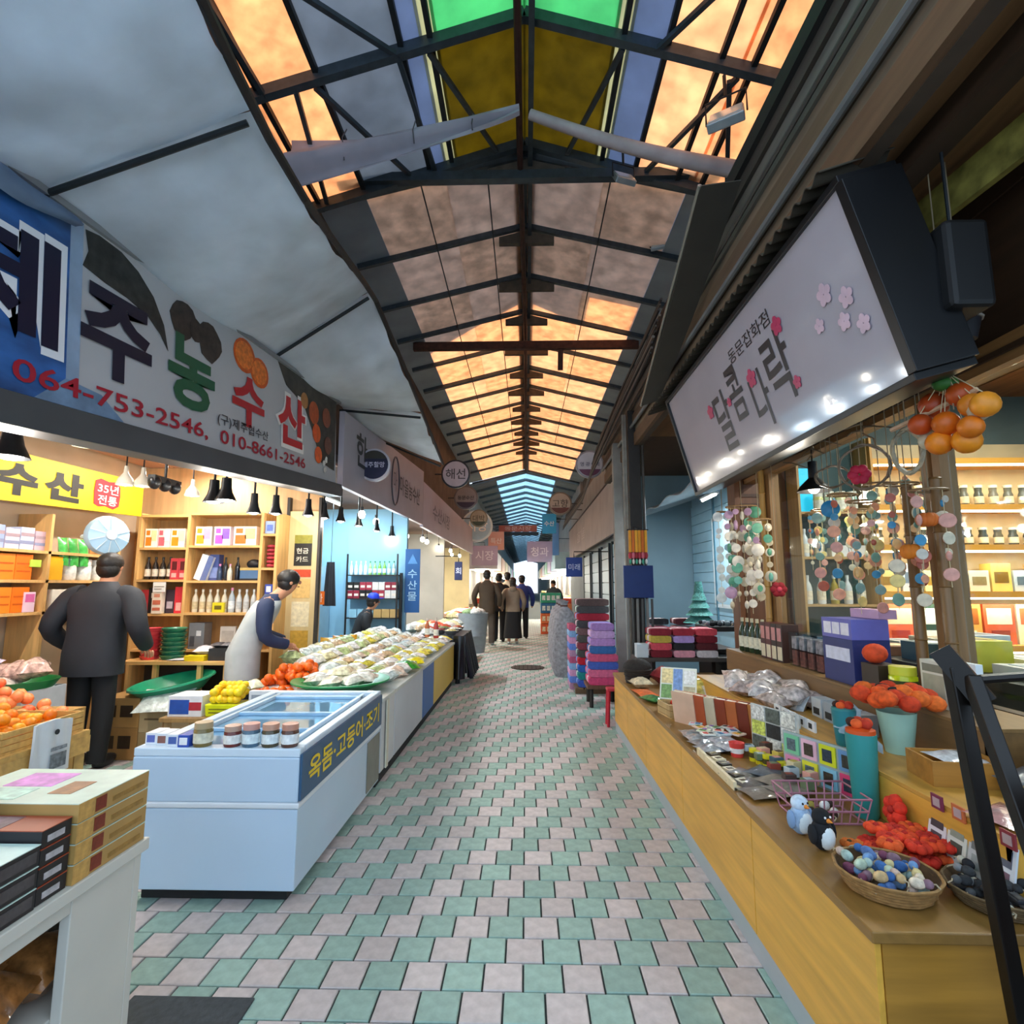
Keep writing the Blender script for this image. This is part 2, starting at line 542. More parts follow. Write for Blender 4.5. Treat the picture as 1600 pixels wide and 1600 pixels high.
# rolled canvas hung on the first low truss
M_CURT = mat('#a7a6b2', 0.85, 0, 0.12, 3, 0.2, 0, 0.25)
cv = thing('canvas_curtain', 'lilac grey canvas curtain sagging from the first roof truss', 'curtain', (0, 4.65, 5.02))
def swag(u, v):
    x = -2.15 + 2.1 * u
    top = 0.50 + 0.24 * u - 0.05 * math.sin(u * math.pi)
    drop = 0.42 * (1 - u) ** 0.8 + 0.05
    z = top - drop * v - 0.05 * math.sin(v * 3.1) * (1 - u)
    return (x, -0.12 + 0.06 * math.sin(v * 9 + u * 3) - 0.10 * math.sin(v * math.pi) * (1 - 0.4 * u), z)
g = G(); g.sheet(swag, 24, 10, 0.01); g.put('left_swag', M_CURT, cv, smooth=60)
g = G(); g.tube([(0.05 + 1.85 * t, -0.1, 0.74 - 0.60 * t - 0.06 * math.sin(t * math.pi)) for t in [i / 10 for i in range(11)]], [0.045 + 0.03 * (i / 10) for i in range(11)], 8)
g.put('right_roll', mat('#a39a9c', 0.85, 0, 0.15, 6, 0.2), cv, smooth=60)
for t in (0.25, 0.55, 0.8):
    x = -2.15 + 2.1 * t
    g = G(); g.tube([(x, -0.17, 0.5 + 0.24 * t), (x, -0.27, 0.34 + 0.2 * t), (x, -0.2, 0.10 + 0.5 * t)], 0.006, 5); g.put('tie_cord', mat('#55555a', 0.8), cv)

# flood lamps clamped under the roof
def flood_lamp(loc, rz, label, s=1.0):
    t = thing('flood_lamp', label, 'flood lamp', loc, rz)
    g = G(); g.box((0, 0, 0), (0.22 * s, 0.06 * s, 0.17 * s), top=0.9); g.put('housing', mat('#9aa5aa', 0.4, 0.5, 0.1), t, rot=(R(-35), 0, 0), bevel=0.01)
    g = G(); g.box((0, -0.032 * s, 0), (0.19 * s, 0.006, 0.14 * s)); g.put('lens', mat('#c9d6d8', 0.15, 0.3, 0.05), t, rot=(R(-35), 0, 0))
    g = G(); g.tube([(-0.12 * s, 0, 0), (-0.12 * s, 0, 0.15 * s), (0.12 * s, 0, 0.15 * s), (0.12 * s, 0, 0)], 0.008, 5)
    g.bar((0, 0, 0.15 * s), (0, 0, 0.3 * s), 0.02, 0.02); g.put('bracket', M_STEELD, t)
flood_lamp((1.619, 4.0, 5.165), R(-30), 'grey flood lamp hanging by the orange roof sheets', 1.3)
flood_lamp((1.707, 6.6, 5.768), R(-20), 'small flood lamp on the right rafter below the grey roof', 0.8)
flood_lamp((0.98, 5.0, 5.45), R(20), 'flood lamp half hidden behind the right canvas roll', 1.0)

# ================================================================ LEFT BUILDING SHELL
M_PLAST = mat('#9a938a', 0.85, 0, 0.14, 4, 0.1)
struct(G().span((-4.45, 0.0, 0), (-4.3, 22, 3.2)).put('wall_left', mat('#c9b59a', 0.8, 0, 0.1, 3)))
struct(G().span((-2.45, 0.9, 3.0), (-2.3, 22, 5.66)).put('wall_left_upper', mat('#4a4038', 0.85, 0, 0.3, 2.5)))
M_SALMON = wood('#b98f78', 0.12, 4, 'y', 0.6)
lc = struct(G().span((-4.3, 0.3, 2.78), (-2.05, 22, 2.86)).put('ceiling_left', mat('#6b5850', 0.8)))
for i in range(7):
    x = -4.22 + i * 0.31
    G().span((x, 0.4, 2.752), (x + 0.29, 5.92, 2.778)).put('ceiling_board', M_SALMON, lc)
struct(G().span((-4.3, 5.93, 0), (-2.24, 6.0, 2.75)).put('wall_left_partition', wood('#d0a978', 0.12, 3, 'z')))
struct(G().span((-4.0, 8.95, 0), (-1.95, 9.05, 2.7)).put('wall_blue_partition', mat('#8fc0dc', 0.6, 0, 0.06, 2)))
struct(G().span((-3.9, 13.4, 0), (-2.0, 13.5, 2.7)).put('wall_far_partition', mat('#b9b3a4', 0.7, 0, 0.1, 2)))
struct(G().span((-3.9, 18.4, 0), (-1.9, 18.5, 2.7)).put('wall_end_partition', mat('#d8caa0', 0.7, 0, 0.1, 2)))

# ================================================================ RIGHT BUILDING SHELL
M_PLY = wood('#7d5a38', 0.25, 3, 'y', 0.55)
M_PLYD = wood('#6a4a30', 0.25, 3, 'y', 0.6)
rc = struct(G().span((1.34, 0.2, 3.24), (5.0, 9.0, 3.30)).put('ceiling_right', mat('#4c3a2b', 0.8)))
for i in range(4):
    for j in range(5):
        G().span((1.36 + i * 0.9, 0.2 + j * 1.25, 3.215), (1.36 + i * 0.9 + 0.885, 0.2 + j * 1.25 + 1.235, 3.24)).put('plywood_panel', M_PLY, rc)
for k, (x, w, m_) in enumerate(((1.55, 0.10, '#3a2a1e'), (2.05, 0.07, '#4a3626'), (3.0, 0.10, '#2f231a'))):
    G().span((x, 0.2, 3.12), (x + w, 5.1, 3.215)).put('ceiling_joist', wood(m_, 0.2, 3, 'y'), rc)
fs_ = struct(G().span((1.34, 0.5, 3.12), (1.40, 9.0, 3.86)).put('wall_right_fascia', mat('#4a3d31', 0.8)))
zz = 3.12
for i, (hh, cc, dx) in enumerate(((0.15, '#6b4f37', 0.0), (0.09, '#7b6a57', 0.02), (0.13, '#5e4a37', -0.015), (0.10, '#6f5f4e', 0.015), (0.16, '#59564f', 0.0), (0.09, '#3a342e', -0.02))):
    G().span((1.30 + dx, 0.5, zz + 0.003), (1.34, 9.0, zz + hh)).put('fascia_board', wood(cc, 0.25, 3, 'y', 0.7), fs_)
    zz += hh + 0.003
g = G(); g.tube([(1.27, 0.5, 3.34), (1.27, 9, 3.34)], 0.02, 8); g.put('conduit', mat('#6f7274', 0.5, 0.3), fs_)
g = G(); g.tube([(1.27, 0.5, 3.62), (1.27, 9, 3.60)], 0.012, 6); g.put('conduit', mat('#4a4744', 0.5, 0.3), fs_)
g = G(); g.bar((1.30, 0.5, 3.90), (1.30, 9, 3.90), 0.10, 0.10); g.put('gutter', mat('#17181a', 0.6), fs_)
struct(G().span((2.3, 0.9, 3.9), (2.4, 22, 5.66)).put('wall_right_upper', mat('#4f4a45', 0.85, 0, 0.3, 2.5)))
struct(G().span((5.0, 0.0, 0), (5.1, 22, 3.3)).put('wall_right', mat('#5c4432', 0.8, 0, 0.1, 3)))
struct(G().span((2.42, 5.12, 0), (5.0, 5.22, 3.24)).put('wall_right_partition', mat('#4c5a58', 0.7, 0, 0.1, 3)))
struct(G().span((1.75, 9.0, 0), (1.9, 22, 4.2)).put('wall_right_far', mat('#77868e', 0.7, 0, 0.12, 3)))
struct(G().span((2.7, 5.3, 0), (2.8, 9.0, 3.24)).put('wall_right_blue', mat('#a9cfe0', 0.6, 0, 0.06, 2)))
struct(G().span((1.9, 8.95, 0), (2.7, 9.05, 3.24)).put('wall_right_stall', mat('#7d98a4', 0.6, 0, 0.06, 2)))
# lane walls farther on
struct(G().span((-2.6, 22, 0), (-2.4, 108, 5.8)).put('wall_far_left', mat('#8d8a86', 0.8, 0, 0.15, 1.5)))
struct(G().span((2.2, 22, 0), (2.4, 108, 5.8)).put('wall_far_right', mat('#8d8a86', 0.8, 0, 0.15, 1.5)))

# ================================================================ LEFT AWNING
M_TARP = mat('#d9e2ea', 0.7, 0, 0.15, 2.6, 0.25, 0, 0.42, detail=8)
OUT = [(-1.02, 0.6, 3.32), (-1.05, 1.514, 3.322), (-1.145, 2.05, 3.41), (-1.12, 2.574, 3.377), (-1.26, 4.2, 3.813), (-1.15, 5.223, 3.435), (-1.15, 7.35, 3.108)]
def outer(y):
    for a, b in zip(OUT, OUT[1:]):
        if y <= b[1]:
            t = max(0, (y - a[1]) / (b[1] - a[1]))
            return Vector(a).lerp(Vector(b), t)
    return Vector(OUT[-1])
def inner_z(y):
    return 3.06 + (y - 2.16) * 0.097 if y < 5.6 else 3.39 + (y - 5.6) * 0.05
rd = random.Random(5)
POLES = [0.75, 2.05, 4.2, 5.9, 7.4]
for k in range(len(POLES) - 1):
    ya, yb = POLES[k], POLES[k + 1]
    def surf(u, v):
        y = ya + (yb - ya) * v
        o = outer(y)
        x = -2.05 + (o.x + 2.05) * u
        z = inner_z(y) + (o.z - inner_z(y)) * u
        sag = 0.09 * math.sin(v * math.pi) * (0.4 + 0.6 * math.sin(u * math.pi))
        wr = 0.010 * math.sin(u * 23 + v * 4) * math.sin(v * math.pi) * u + 0.012 * math.sin(v * 31 + u * 9) * u * u + 0.014 * math.sin((v * 2.2 + u) * 11) * (1 - v) * u
        return (x, y, z + 0.02 - sag + wr + 0.02 * math.sin(v * 7 + k))
    g = G(); g.sheet(surf, 22, 26, 0.004)
    g.put('tarpaulin_awning', M_TARP, smooth=60, cat='awning', group='white tarpaulin awning along the left stalls',
          label=['white tarpaulin awning panel nearest the camera at upper left', 'large white creased awning panel above the long stall sign', 'white awning panel over the far end of the long stall sign', 'last white awning panel above the banner with round signs'][k])
    g = G(); o = outer(yb); g.tube([(-2.08, yb, inner_z(yb) - 0.01), (o.x - 0.02, yb, o.z - 0.03)], 0.014, 8)
    g.put('awning_pole', M_STEELD, cat='pole', label=['thin steel pole under the joint of the nearest awning panels', 'thin steel pole under the awning above the orange fruit print', 'thin steel pole under the awning above the first round sign', 'thin steel pole at the far end of the white awning'][k])
g = G(); g.tube([(*(outer(y) + Vector((0.02, 0, -0.01))),) for y in [0.75 + 0.35 * i for i in range(20)]], 0.02, 6)
g.put('awning_edge_rail', mat('#221b18', 0.7), cat='rail', label='dark rail along the outer edge of the white awning')
g = G(); g.tube([(-1.65, 4.6, 3.52), (-1.30, 4.75, 3.62)], 0.016, 6); g.put('wood_stick', wood('#8a7a58', 0.2), cat='stick', label='short wooden stick wedged under the white awning')

# ================================================================ helpers for goods
def basis(o, ex, ey):
    ex = Vector(ex).normalized(); ey = Vector(ey); ey = (ey - ex * ex.dot(ey)).normalized(); ez = ex.cross(ey)
    M = Matrix((ex, ey, ez)).transposed().to_4x4()
    M.translation = Vector(o)
    return M
def plate(name, parent, u, v, w, h, z, m, t=0.003):
    g = G(); g.box((0, 0, 0), (w, h, t)); return g.put(name, m, parent, (u, v, z))
def blob(parent, name, pts, z, m, t=0.002):
    g = G(); g.prism(pts, t); return g.put(name, m, parent, (0, 0, z))
def oval(cx, cy, rx, ry, n=16, rot=0.0, wob=0.0, seed=1):
    q = random.Random(seed)
    out = []
    for i in range(n):
        a = 2 * math.pi * i / n
        k = 1 + q.uniform(-wob, wob)
        x, y = rx * k * math.cos(a), ry * k * math.sin(a)
        out.append((cx + x * math.cos(rot) - y * math.sin(rot), cy + x * math.sin(rot) + y * math.cos(rot)))
    return out
def carton(loc, size, col, label, cat='box', rz=0.0, group=None, prints=(), face='y', name='carton', rough=0.5, bevel=0.002):
    """a closed box standing on loc; prints = (u0,v0,u1,v1,colour) on its front, in 0..1"""
    w, d, h = size
    t = G(); t.box((0, 0, h / 2), (w, d, h))
    o = t.put(name, mat(col, rough, 0, 0.06, 14), None, loc, (0, 0, rz), bevel=bevel, label=label, cat=cat, group=group)
    for (u0, v0, u1, v1, c) in prints:
        g = G()
        if face == 'y':
            g.box(((u0 + u1 - 1) / 2 * w, -d / 2 - 0.0008, (v0 + v1) / 2 * h), ((u1 - u0) * w, 0.0016, (v1 - v0) * h))
        elif face == 'x':
            g.box((w / 2 + 0.0008, (u0 + u1 - 1) / 2 * d, (v0 + v1) / 2 * h), (0.0016, (u1 - u0) * d, (v1 - v0) * h))
        elif face == '-x':
            g.box((-w / 2 - 0.0008, -(u0 + u1 - 1) / 2 * d, (v0 + v1) / 2 * h), (0.0016, (u1 - u0) * d, (v1 - v0) * h))
        else:
            g.box(((u0 + u1 - 1) / 2 * w, (v0 + v1 - 1) / 2 * d, h + 0.0008), ((u1 - u0) * w, (v1 - v0) * d, 0.0016))
        g.put('printed_panel', mat(c, 0.5, 0, 0.1, 30), o)
    return o
def bottle(loc, h, r, col, label, group=None, cap='#e8e8e4', band='#f1ead8', cat='bottle', neck=0.35, rough=0.15, name='bottle'):
    t = thing(name, label, cat, loc, 0, group)
    g = G(); g.lathe([(r * 0.9, 0), (r, 0.01), (r, h * 0.55), (r * 0.75, h * 0.68), (r * neck, h * 0.8), (r * neck, h * 0.9), (0, h * 0.9)], 12)
    g.put('body', mat(col, rough, 0, 0.05, 10), t, smooth=40)
    g = G(); g.lathe([(r * neck * 1.15, h * 0.88), (r * neck * 1.15, h), (0, h)], 10); g.put('cap', mat(cap, 0.4, 0, 0.03), t, smooth=40)
    if band:
        g = G(); g.lathe([(r * 1.02, h * 0.14), (r * 1.02, h * 0.46)], 12, cap=False); g.put('label_band', mat(band, 0.5, 0, 0.2, 40), t, smooth=40)
    return t
def jar(loc, h, r, col, label, group=None, cap='#c9a08a', band='#e9ecef', name='jar', cat='jar'):
    t = thing(name, label, cat, loc, 0, group)
    g = G(); g.lathe([(r * 0.92, 0), (r, h * 0.06), (r, h * 0.68), (r * 0.85, h * 0.76), (0, h * 0.76)], 14); g.put('body', mat(col, 0.15, 0, 0.25, 25), t, smooth=40)
    g = G(); g.lathe([(r * 0.95, h * 0.74), (r * 0.95, h), (0, h)], 14); g.put('lid', mat(cap, 0.4, 0.1, 0.05), t, smooth=40)
    if band:
        g = G(); g.lathe([(r * 1.02, h * 0.16), (r * 1.02, h * 0.58)], 14, cap=False); g.put('label_band', mat(band, 0.5, 0, 0.25, 40), t, smooth=40)
    return t
def pillow_geo(w, h, d, seed=0, n=6):
    q = random.Random(seed)
    a, b = q.uniform(0, 6), q.uniform(0, 6)
    g = G()
    def zz(u, v):
        e = max(0.0, math.sin(math.pi * u) * math.sin(math.pi * v)) ** 0.45
        return e * (1 + 0.18 * math.sin(u * 9 + a) * math.sin(v * 8 + b))
    def ed(u, v):
        return ((u - 0.5) * w * (1 - 0.10 * math.sin(math.pi * v)), (v - 0.5) * h * (1 - 0.06 * math.sin(math.pi * u)))
    g.sheet(lambda u, v: (*ed(u, v), d * 0.5 + d * 0.5 * zz(u, v)), n, n)
    g.sheet(lambda u, v: (*ed(1 - u, v), d * 0.5 - d * 0.5 * zz(1 - u, v)), n, n)
    return g
PM = {}
def packet(loc, w, h, d, col, label, group, rz=0.0, tilt=0.0, band=None, cat='packet', name='packet', rough=0.22, var=0.3, seed=None, roll=0.0):
    k = (round(w, 2), round(h, 2), round(d, 2), col, (seed or 0) % 3, var)
    if k not in PM:
        PM[k] = pillow_geo(w, h, d, (seed or 0) % 3).mesh('packet', mat(col, rough, 0, var, 28, 0.25, coat=0.4), 50)
    o = put(name, PM[k], None, loc, (tilt, roll, rz), label=label, cat=cat, group=group)
    if band:
        g = G(); g.sheet(lambda u, v: ((u - 0.5) * w * 0.55, (v - 0.5) * h * 0.4, d * 0.995 + 0.003 - 0.25 * d * ((u - 0.5) ** 2 + (v - 0.5) ** 2)), 3, 3, 0.001)
        g.put('label_print', mat(band, 0.4, 0, 0.2, 60), o)
    return o
def fruit_mesh(r, col, leaf=False, seed=0):
    g = G(); g.ell((0, 0, r * 0.86), (r, r, r * 0.86), 0, 9, 6)
    return g.mesh('fruit', mat(col, 0.42, 0, 0.12, 40, 0.1, rnd=0.10), 60)

# ================================================================ LONG STALL SIGN (left)
sg = thing('stall_sign', 'long white and blue stall sign with fruit prints and red phone numbers', 'sign')
sg.matrix_world = basis((-2.0, 5.64, 2.52), (0, 1, 0.088), (0, 0, 1))
g = G(); g.box((-2.4, 0.425, -0.06), (4.8, 0.87, 0.12)); g.put('panel', mat('#b7b9bb', 0.35, 0, 0.05, 2), sg, bevel=0.004)
plate('printed_sea', sg, -4.05, 0.425, 1.3, 0.85, 0.002, mat('#2a5a96', 0.4, 0, 0.55, 3.5, 0, 0, 0, (1, 2.5, 1)))
M_FADE = mat('#8fa6bf', 0.4, 0, 0.2, 5)
plate('printed_sea_edge', sg, -3.365, 0.425, 0.07, 0.85, 0.002, M_FADE)
g = G(); g.prism([(-3.55, 0.0), (-3.4, 0.12), (-3.2, 0.10), (-3.05, 0.0)], 0.002); g.put('printed_wave', mat('#6f8aa6', 0.4, 0, 0.3, 9), sg, (0, 0, 0.003))
L0 = (0, 0, 0)
letter('lettering', '제', 0.57, 0.51, mat('#e9ecf0', 0.4, 0, 0), sg, (-3.70, 0.44, 0.006), L0, 0.05)
letter('lettering', '제', 0.50, 0.44, mat('#0f1430', 0.4, 0, 0), sg, (-3.70, 0.44, 0.009), L0, 0.03)
letter('lettering', '주', 0.47, 0.42, mat('#161b30', 0.4, 0, 0), sg, (-3.10, 0.40, 0.008), L0, 0.035)
letter('lettering', '농', 0.46, 0.42, mat('#1d5a3e', 0.4, 0, 0), sg, (-2.50, 0.40, 0.008), L0, 0.035)
letter('lettering', '수', 0.46, 0.36, mat('#b4242a', 0.4, 0, 0), sg, (-1.83, 0.40, 0.008), L0, 0.035)
letter('lettering', '산', 0.62, 0.50, mat('#f0eee8', 0.4, 0, 0), sg, (-1.10, 0.42, 0.006), L0, 0.05)
letter('lettering', '산', 0.54, 0.43, mat('#c3242a', 0.4, 0, 0), sg, (-1.10, 0.42, 0.009), L0, 0.035)
letter('lettering', 'TEL. 064-753-2546,  010-8661-2546', 3.32, 0.105, mat('#a82033', 0.4, 0, 0), sg, (-2.47, 0.085, 0.008), L0, 0.012)
letter('lettering', '(구)제주협수산', 0.70, 0.085, mat('#2a2c34', 0.4, 0, 0), sg, (-1.88, 0.20, 0.008), L0, 0.008)
# dried fish, mushrooms, tangerines and a dark fruit photo printed on the panel
blob(sg, 'printed_fish', [(-3.32, 0.83), (-3.24, 0.845), (-3.1, 0.84), (-2.98, 0.80), (-2.86, 0.72), (-2.77, 0.60), (-2.73, 0.47), (-2.80, 0.54), (-2.90, 0.60), (-3.05, 0.63), (-3.2, 0.64), (-3.33, 0.66), (-3.30, 0.74)], 0.003, mat('#2b2c28', 0.5, 0, 0.7, 16))
for i, (cx, cy, rx, ry, rr) in enumerate(((-2.60, 0.70, 0.12, 0.11, 0.4), (-2.33, 0.66, 0.13, 0.12, -0.5), (-2.47, 0.68, 0.07, 0.07, 0))):
    blob(sg, 'printed_mushroom', oval(cx, cy, rx, ry, 14, rr, 0.1, i), 0.003 + 0.001 * i, mat('#3a312a', 0.5, 0, 0.5, 20))
for i, (cx, cy, rx, ry) in enumerate(((-1.90, 0.72, 0.15, 0.12), (-1.68, 0.66, 0.14, 0.11))):
    blob(sg, 'printed_tangerine', oval(cx, cy, rx, ry, 18), 0.003 + 0.001 * i, mat('#cf5a1c', 0.5, 0, 0.2, 20))
    blob(sg, 'printed_tangerine_flesh', oval(cx - 0.01, cy, rx * 0.82, ry * 0.8, 18), 0.006 + 0.001 * i, mat('#e57a2a', 0.5, 0, 0.3, 30))
g = G(); g.prism([(-1.38, 0.85), (-1.22, 0.70), (-0.85, 0.62), (-0.62, 0.40), (-0.42, 0.16), (-0.05, 0.12), (-0.01, 0.85)], 0.002); g.put('printed_photo', mat('#39342c', 0.5, 0, 0.6, 9), sg, (0, 0, 0.003))
for i, (cx, cy, rr, c) in enumerate(((-0.62, 0.60, 0.12, '#b5501f'), (-0.55, 0.42, 0.10, '#d9571c'), (-0.50, 0.22, 0.09, '#e8601c'), (-0.30, 0.62, 0.11, '#8a4527'), (-0.25, 0.35, 0.10, '#6d4030'), (-0.85, 0.66, 0.08, '#b07a40'))):
    blob(sg, 'printed_fruit', oval(cx, cy, rr, rr * 0.9, 14), 0.0055 + 0.0005 * i, mat(c, 0.5, 0, 0.2, 20))
for i, (cx, cy) in enumerate(((-0.36, 0.16), (-0.30, 0.20), (-0.33, 0.10))):
    blob(sg, 'printed_blossom', oval(cx, cy, 0.035, 0.03, 8, 0, 0.3, i), 0.009, mat('#d8d4cc', 0.5, 0, 0.1))
g = G(); g.box((-2.35, -0.075, -0.04), (4.9, 0.13, 0.16)); g.put('lower_beam', mat('#4a4d50', 0.5, 0.2, 0.1, 4), sg, bevel=0.004)
g = G(); g.box((-2.35, 0.87, -0.05), (4.9, 0.03, 0.14)); g.put('top_rail', mat('#8d9092', 0.5, 0.2, 0.1, 4), sg)
# folded blue tarp over the near corner of the sign
g = G(); g.sheet(lambda u, v: (-1.965 + 0.04 * math.sin(v * 3) + 0.012 * math.sin(u * 14), 1.2 + 0.95 * u, 2.96 + 0.075 * u - 0.13 * v * (1 - 0.6 * u) + 0.012 * math.sin(u * 9 + v * 5)), 14, 6, 0.004)
g.put('folded_tarp', mat('#5f7590', 0.6, 0, 0.3, 4, 0.2), smooth=60, label='crumpled blue grey tarp over the near end of the stall sign', cat='tarp')

# ---------------- second banner and round signs on the left
bn = thing('stall_banner', 'pale lilac stall banner behind the first round sign', 'sign')
bn.matrix_world = basis((-1.95, 5.72, 2.50), (0.008, 1, 0.016), (0, 0, 1))
g = G(); g.add([(0, 0, 0), (4.4, 0, 0), (4.4, 1.0, 0), (0, 0.82, 0), (0, 0, -0.06), (4.4, 0, -0.06), (4.4, 1.0, -0.06), (0, 0.82, -0.06)],
               [(0, 1, 2, 3), (7, 6, 5, 4), (0, 4, 5, 1), (1, 5, 6, 2), (2, 6, 7, 3), (3, 7, 4, 0)]); g.put('panel', mat('#aca3ab', 0.5, 0, 0.06, 3), bn)
letter('lettering', '한', 0.42, 0.40, mat('#33302f', 0.5, 0, 0), bn, (0.62, 0.52, 0.004), L0, 0.02)
letter('lettering', '마을농수산', 1.5, 0.30, mat('#4a4648', 0.5, 0, 0), bn, (3.3, 0.45, 0.004), L0, 0.01)
g = G(); pts = [(2.25 + 0.22 * math.cos(a), 0.45 + 0.36 * math.sin(a), 0.006) for a in [i * math.pi / 10 for i in range(20)]]; g.tube(pts, 0.012, 5, closed=True); g.put('oval_emblem', mat('#57505a', 0.5), bn)
letter('lettering', '마', 0.18, 0.3, mat('#57505a', 0.5, 0, 0), bn, (2.25, 0.45, 0.004), L0, 0.0)
bn = thing('stall_banner', 'long pale lilac stall banner farther along the left side', 'sign')
bn.matrix_world = basis((-1.93, 10.2, 2.55), (0.008, 1, 0.0), (0, 0, 1))
g = G(); g.box((4.5, 0.42, -0.03), (9.0, 0.86, 0.06)); g.put('panel', mat('#b3a9b6', 0.5, 0, 0.08, 1), bn)
letter('lettering', '수산시장', 2.4, 0.34, mat('#6a6270', 0.5, 0, 0), bn, (2.2, 0.42, 0.004), L0, 0.01)
def round_sign(loc, r, label, face='#20223a', rim='#c9c7cf', txt='할머니', tc='#e8e6ee', top=None, bot=None, side=-1):
    t = thing('round_sign', label, 'round sign', loc)
    Rx = (R(90), 0, 0)
    g = G(); g.lathe([(r, 0), (r, 0.06), (r * 0.9, 0.065), (0, 0.065)], 28); g.put('drum', mat(rim, 0.4, 0, 0.05), t, (0, 0.03, 0), Rx, smooth=40)
    g = G(); g.lathe([(r * 0.88, 0), (r * 0.88, 0.004), (0, 0.004)], 28); g.put('face', mat(face, 0.4, 0, 0.08, 5), t, (0, -0.035, 0), Rx)
    if top:
        g = G(); g.prism([(r * 0.86 * math.cos(a), r * 0.86 * math.sin(a)) for a in [R(25 + i * 13) for i in range(11)]], 0.003); g.put('upper_field', mat(top, 0.4, 0, 0.1, 8), t, (0, -0.0395, 0), Rx)
    if bot:
        g = G(); g.prism([(r * 0.86 * math.cos(a), r * 0.86 * math.sin(a)) for a in [R(205 + i * 13) for i in range(11)]], 0.003); g.put('lower_field', mat(bot, 0.4, 0, 0.1, 8), t, (0, -0.0395, 0), Rx)
    letter('lettering', txt, r * 1.35, None, mat(tc, 0.4, 0, 0), t, (0, -0.0445, 0), Rx, 0.01)
    g = G(); reach = (1.94 if side < 0 else 1.56) - abs(loc[0])
    g.tube([(side * r * 0.9, 0, 0), (side * max(r + 0.02, reach), 0, 0)], 0.015, 6); g.put('arm', M_STEELD, t)
    return t
round_sign((-1.835, 6.5, 2.897), 0.20, 'dark navy round sign with white lettering beside the long stall sign', '#23233f', '#b9b6c0', '제주할망', '#cfcbe0', '#3a3630')
round_sign((-1.494, 11.5, 3.805), 0.31, 'round white sign with dark ring under the orange roof', '#c4bcc4', '#2c2a30', '해선', '#4a4548')
round_sign((-1.49, 13.5, 3.613), 0.30, 'brownish round sign just beyond the ringed white one on left', '#8c8480', '#6d6662', '동문수산', '#2b2826', None, '#3a2a38')
round_sign((-1.382, 16.0, 3.404), 0.26, 'khaki round sign third along the left side', '#a39d8a', '#77735f', '대박', '#5a5648', None, '#3b4a38')
round_sign((-1.706, 19.0, 3.502), 0.55, 'large pale blue round sign behind the khaki one', '#a9cfe8', '#d5e6f0', '시장', '#ffffff')
round_sign((1.178, 10.0, 3.666), 0.26, 'round white sign with purple base on right under orange roof', '#c3c0c6', '#8f8b90', '영 광 이네', '#4a4860', None, '#6b3350', 1)
round_sign((0.94, 15.0, 3.683), 0.32, 'olive grey round sign second along the right side', '#a09a8c', '#6b6658', '고향', '#4b463c', None, '#5a2f22', 1)

# ---------------- yellow sign inside the left shop
ys = thing('yellow_sign', 'bright yellow wall sign with black letters and red stamp above the shelves', 'sign')
ys.matrix_world = basis((-3.98, 6.1, 2.06), (0, 1, 0), (0, 0, 1))
g = G(); g.add([(-2.9, 0.0, 0), (-0.55, 0.10, 0), (-0.55, 0.45, 0), (-2.9, 0.42, 0), (-2.9, 0, -0.04), (-0.55, 0.10, -0.04), (-0.55, 0.45, -0.04), (-2.9, 0.42, -0.04)],
               [(0, 1, 2, 3), (7, 6, 5, 4), (0, 4, 5, 1), (1, 5, 6, 2), (2, 6, 7, 3), (3, 7, 4, 0)]); g.put('panel', mat('#f0cf10', 0.45, 0, 0.05, 3), ys)
letter('lettering', '수', 0.36, 0.25, mat('#1b1a14', 0.5, 0, 0), ys, (-1.96, 0.215, 0.004), L0, 0.05)
letter('lettering', '산', 0.40, 0.25, mat('#1b1a14', 0.5, 0, 0), ys, (-1.52, 0.235, 0.004), L0, 0.05)
letter('lettering', '농', 0.36, 0.25, mat('#1b1a14', 0.5, 0, 0), ys, (-2.42, 0.215, 0.004), L0, 0.05)
blob(ys, 'red_stamp', [(-1.19, 0.14), (-1.13, 0.12), (-1.05, 0.135), (-0.95, 0.115), (-0.88, 0.15), (-0.87, 0.25), (-0.88, 0.34), (-0.93, 0.385), (-1.03, 0.37), (-1.13, 0.385), (-1.19, 0.36), (-1.20, 0.26)], 0.003, mat('#c4202e', 0.5, 0, 0.1))
letter('lettering', '35년', 0.26, 0.09, mat('#f6eee6', 0.5, 0, 0), ys, (-1.03, 0.30, 0.006), L0, 0.01)
letter('lettering', '전통', 0.24, 0.09, mat('#f6eee6', 0.5, 0, 0), ys, (-1.03, 0.19, 0.006), L0, 0.01)

# ---------------- lamps of the left shop
def track_spot(loc, label, col='#15181b', r=0.065, power=26, warm=(1, 0.93, 0.82), rot=(0, 0, 0), light=True, group='black track spots under the left stall sign'):
    t = thing('track_spot', label, 'spot lamp', loc, 0, group, rot)
    g = G(); g.lathe([(r * 0.45, 0.17), (r * 0.5, 0.10), (r * 0.62, 0.06), (r, 0.0), (r * 0.93, 0.0), (r * 0.55, 0.055), (0, 0.06)], 14); g.put('shade', mat(col, 0.4, 0.2, 0.05), t, smooth=40)
    g = G(); g.ell((0, 0, 0.018), (r * 0.72, r * 0.72, 0.03), 0, 10, 6); g.put('bulb', glow('#fff6e6', 14), t, smooth=60)
    g = G(); g.tube([(0, 0, 0.16), (0, 0, max(0.25, (2.752 if loc[1] < 5.9 else 2.78) - loc[2]))], 0.010, 6); g.put('stem', mat(col, 0.4, 0.2), t)
    if light:
        l = bpy.data.lights.new('bulb_light', 'POINT'); l.energy = power; l.color = warm; l.shadow_soft_size = 0.05
        o = bpy.data.objects.new('bulb_light', l); COL.objects.link(o); o.parent = t; o.location = (0, 0, -0.05)
    return t
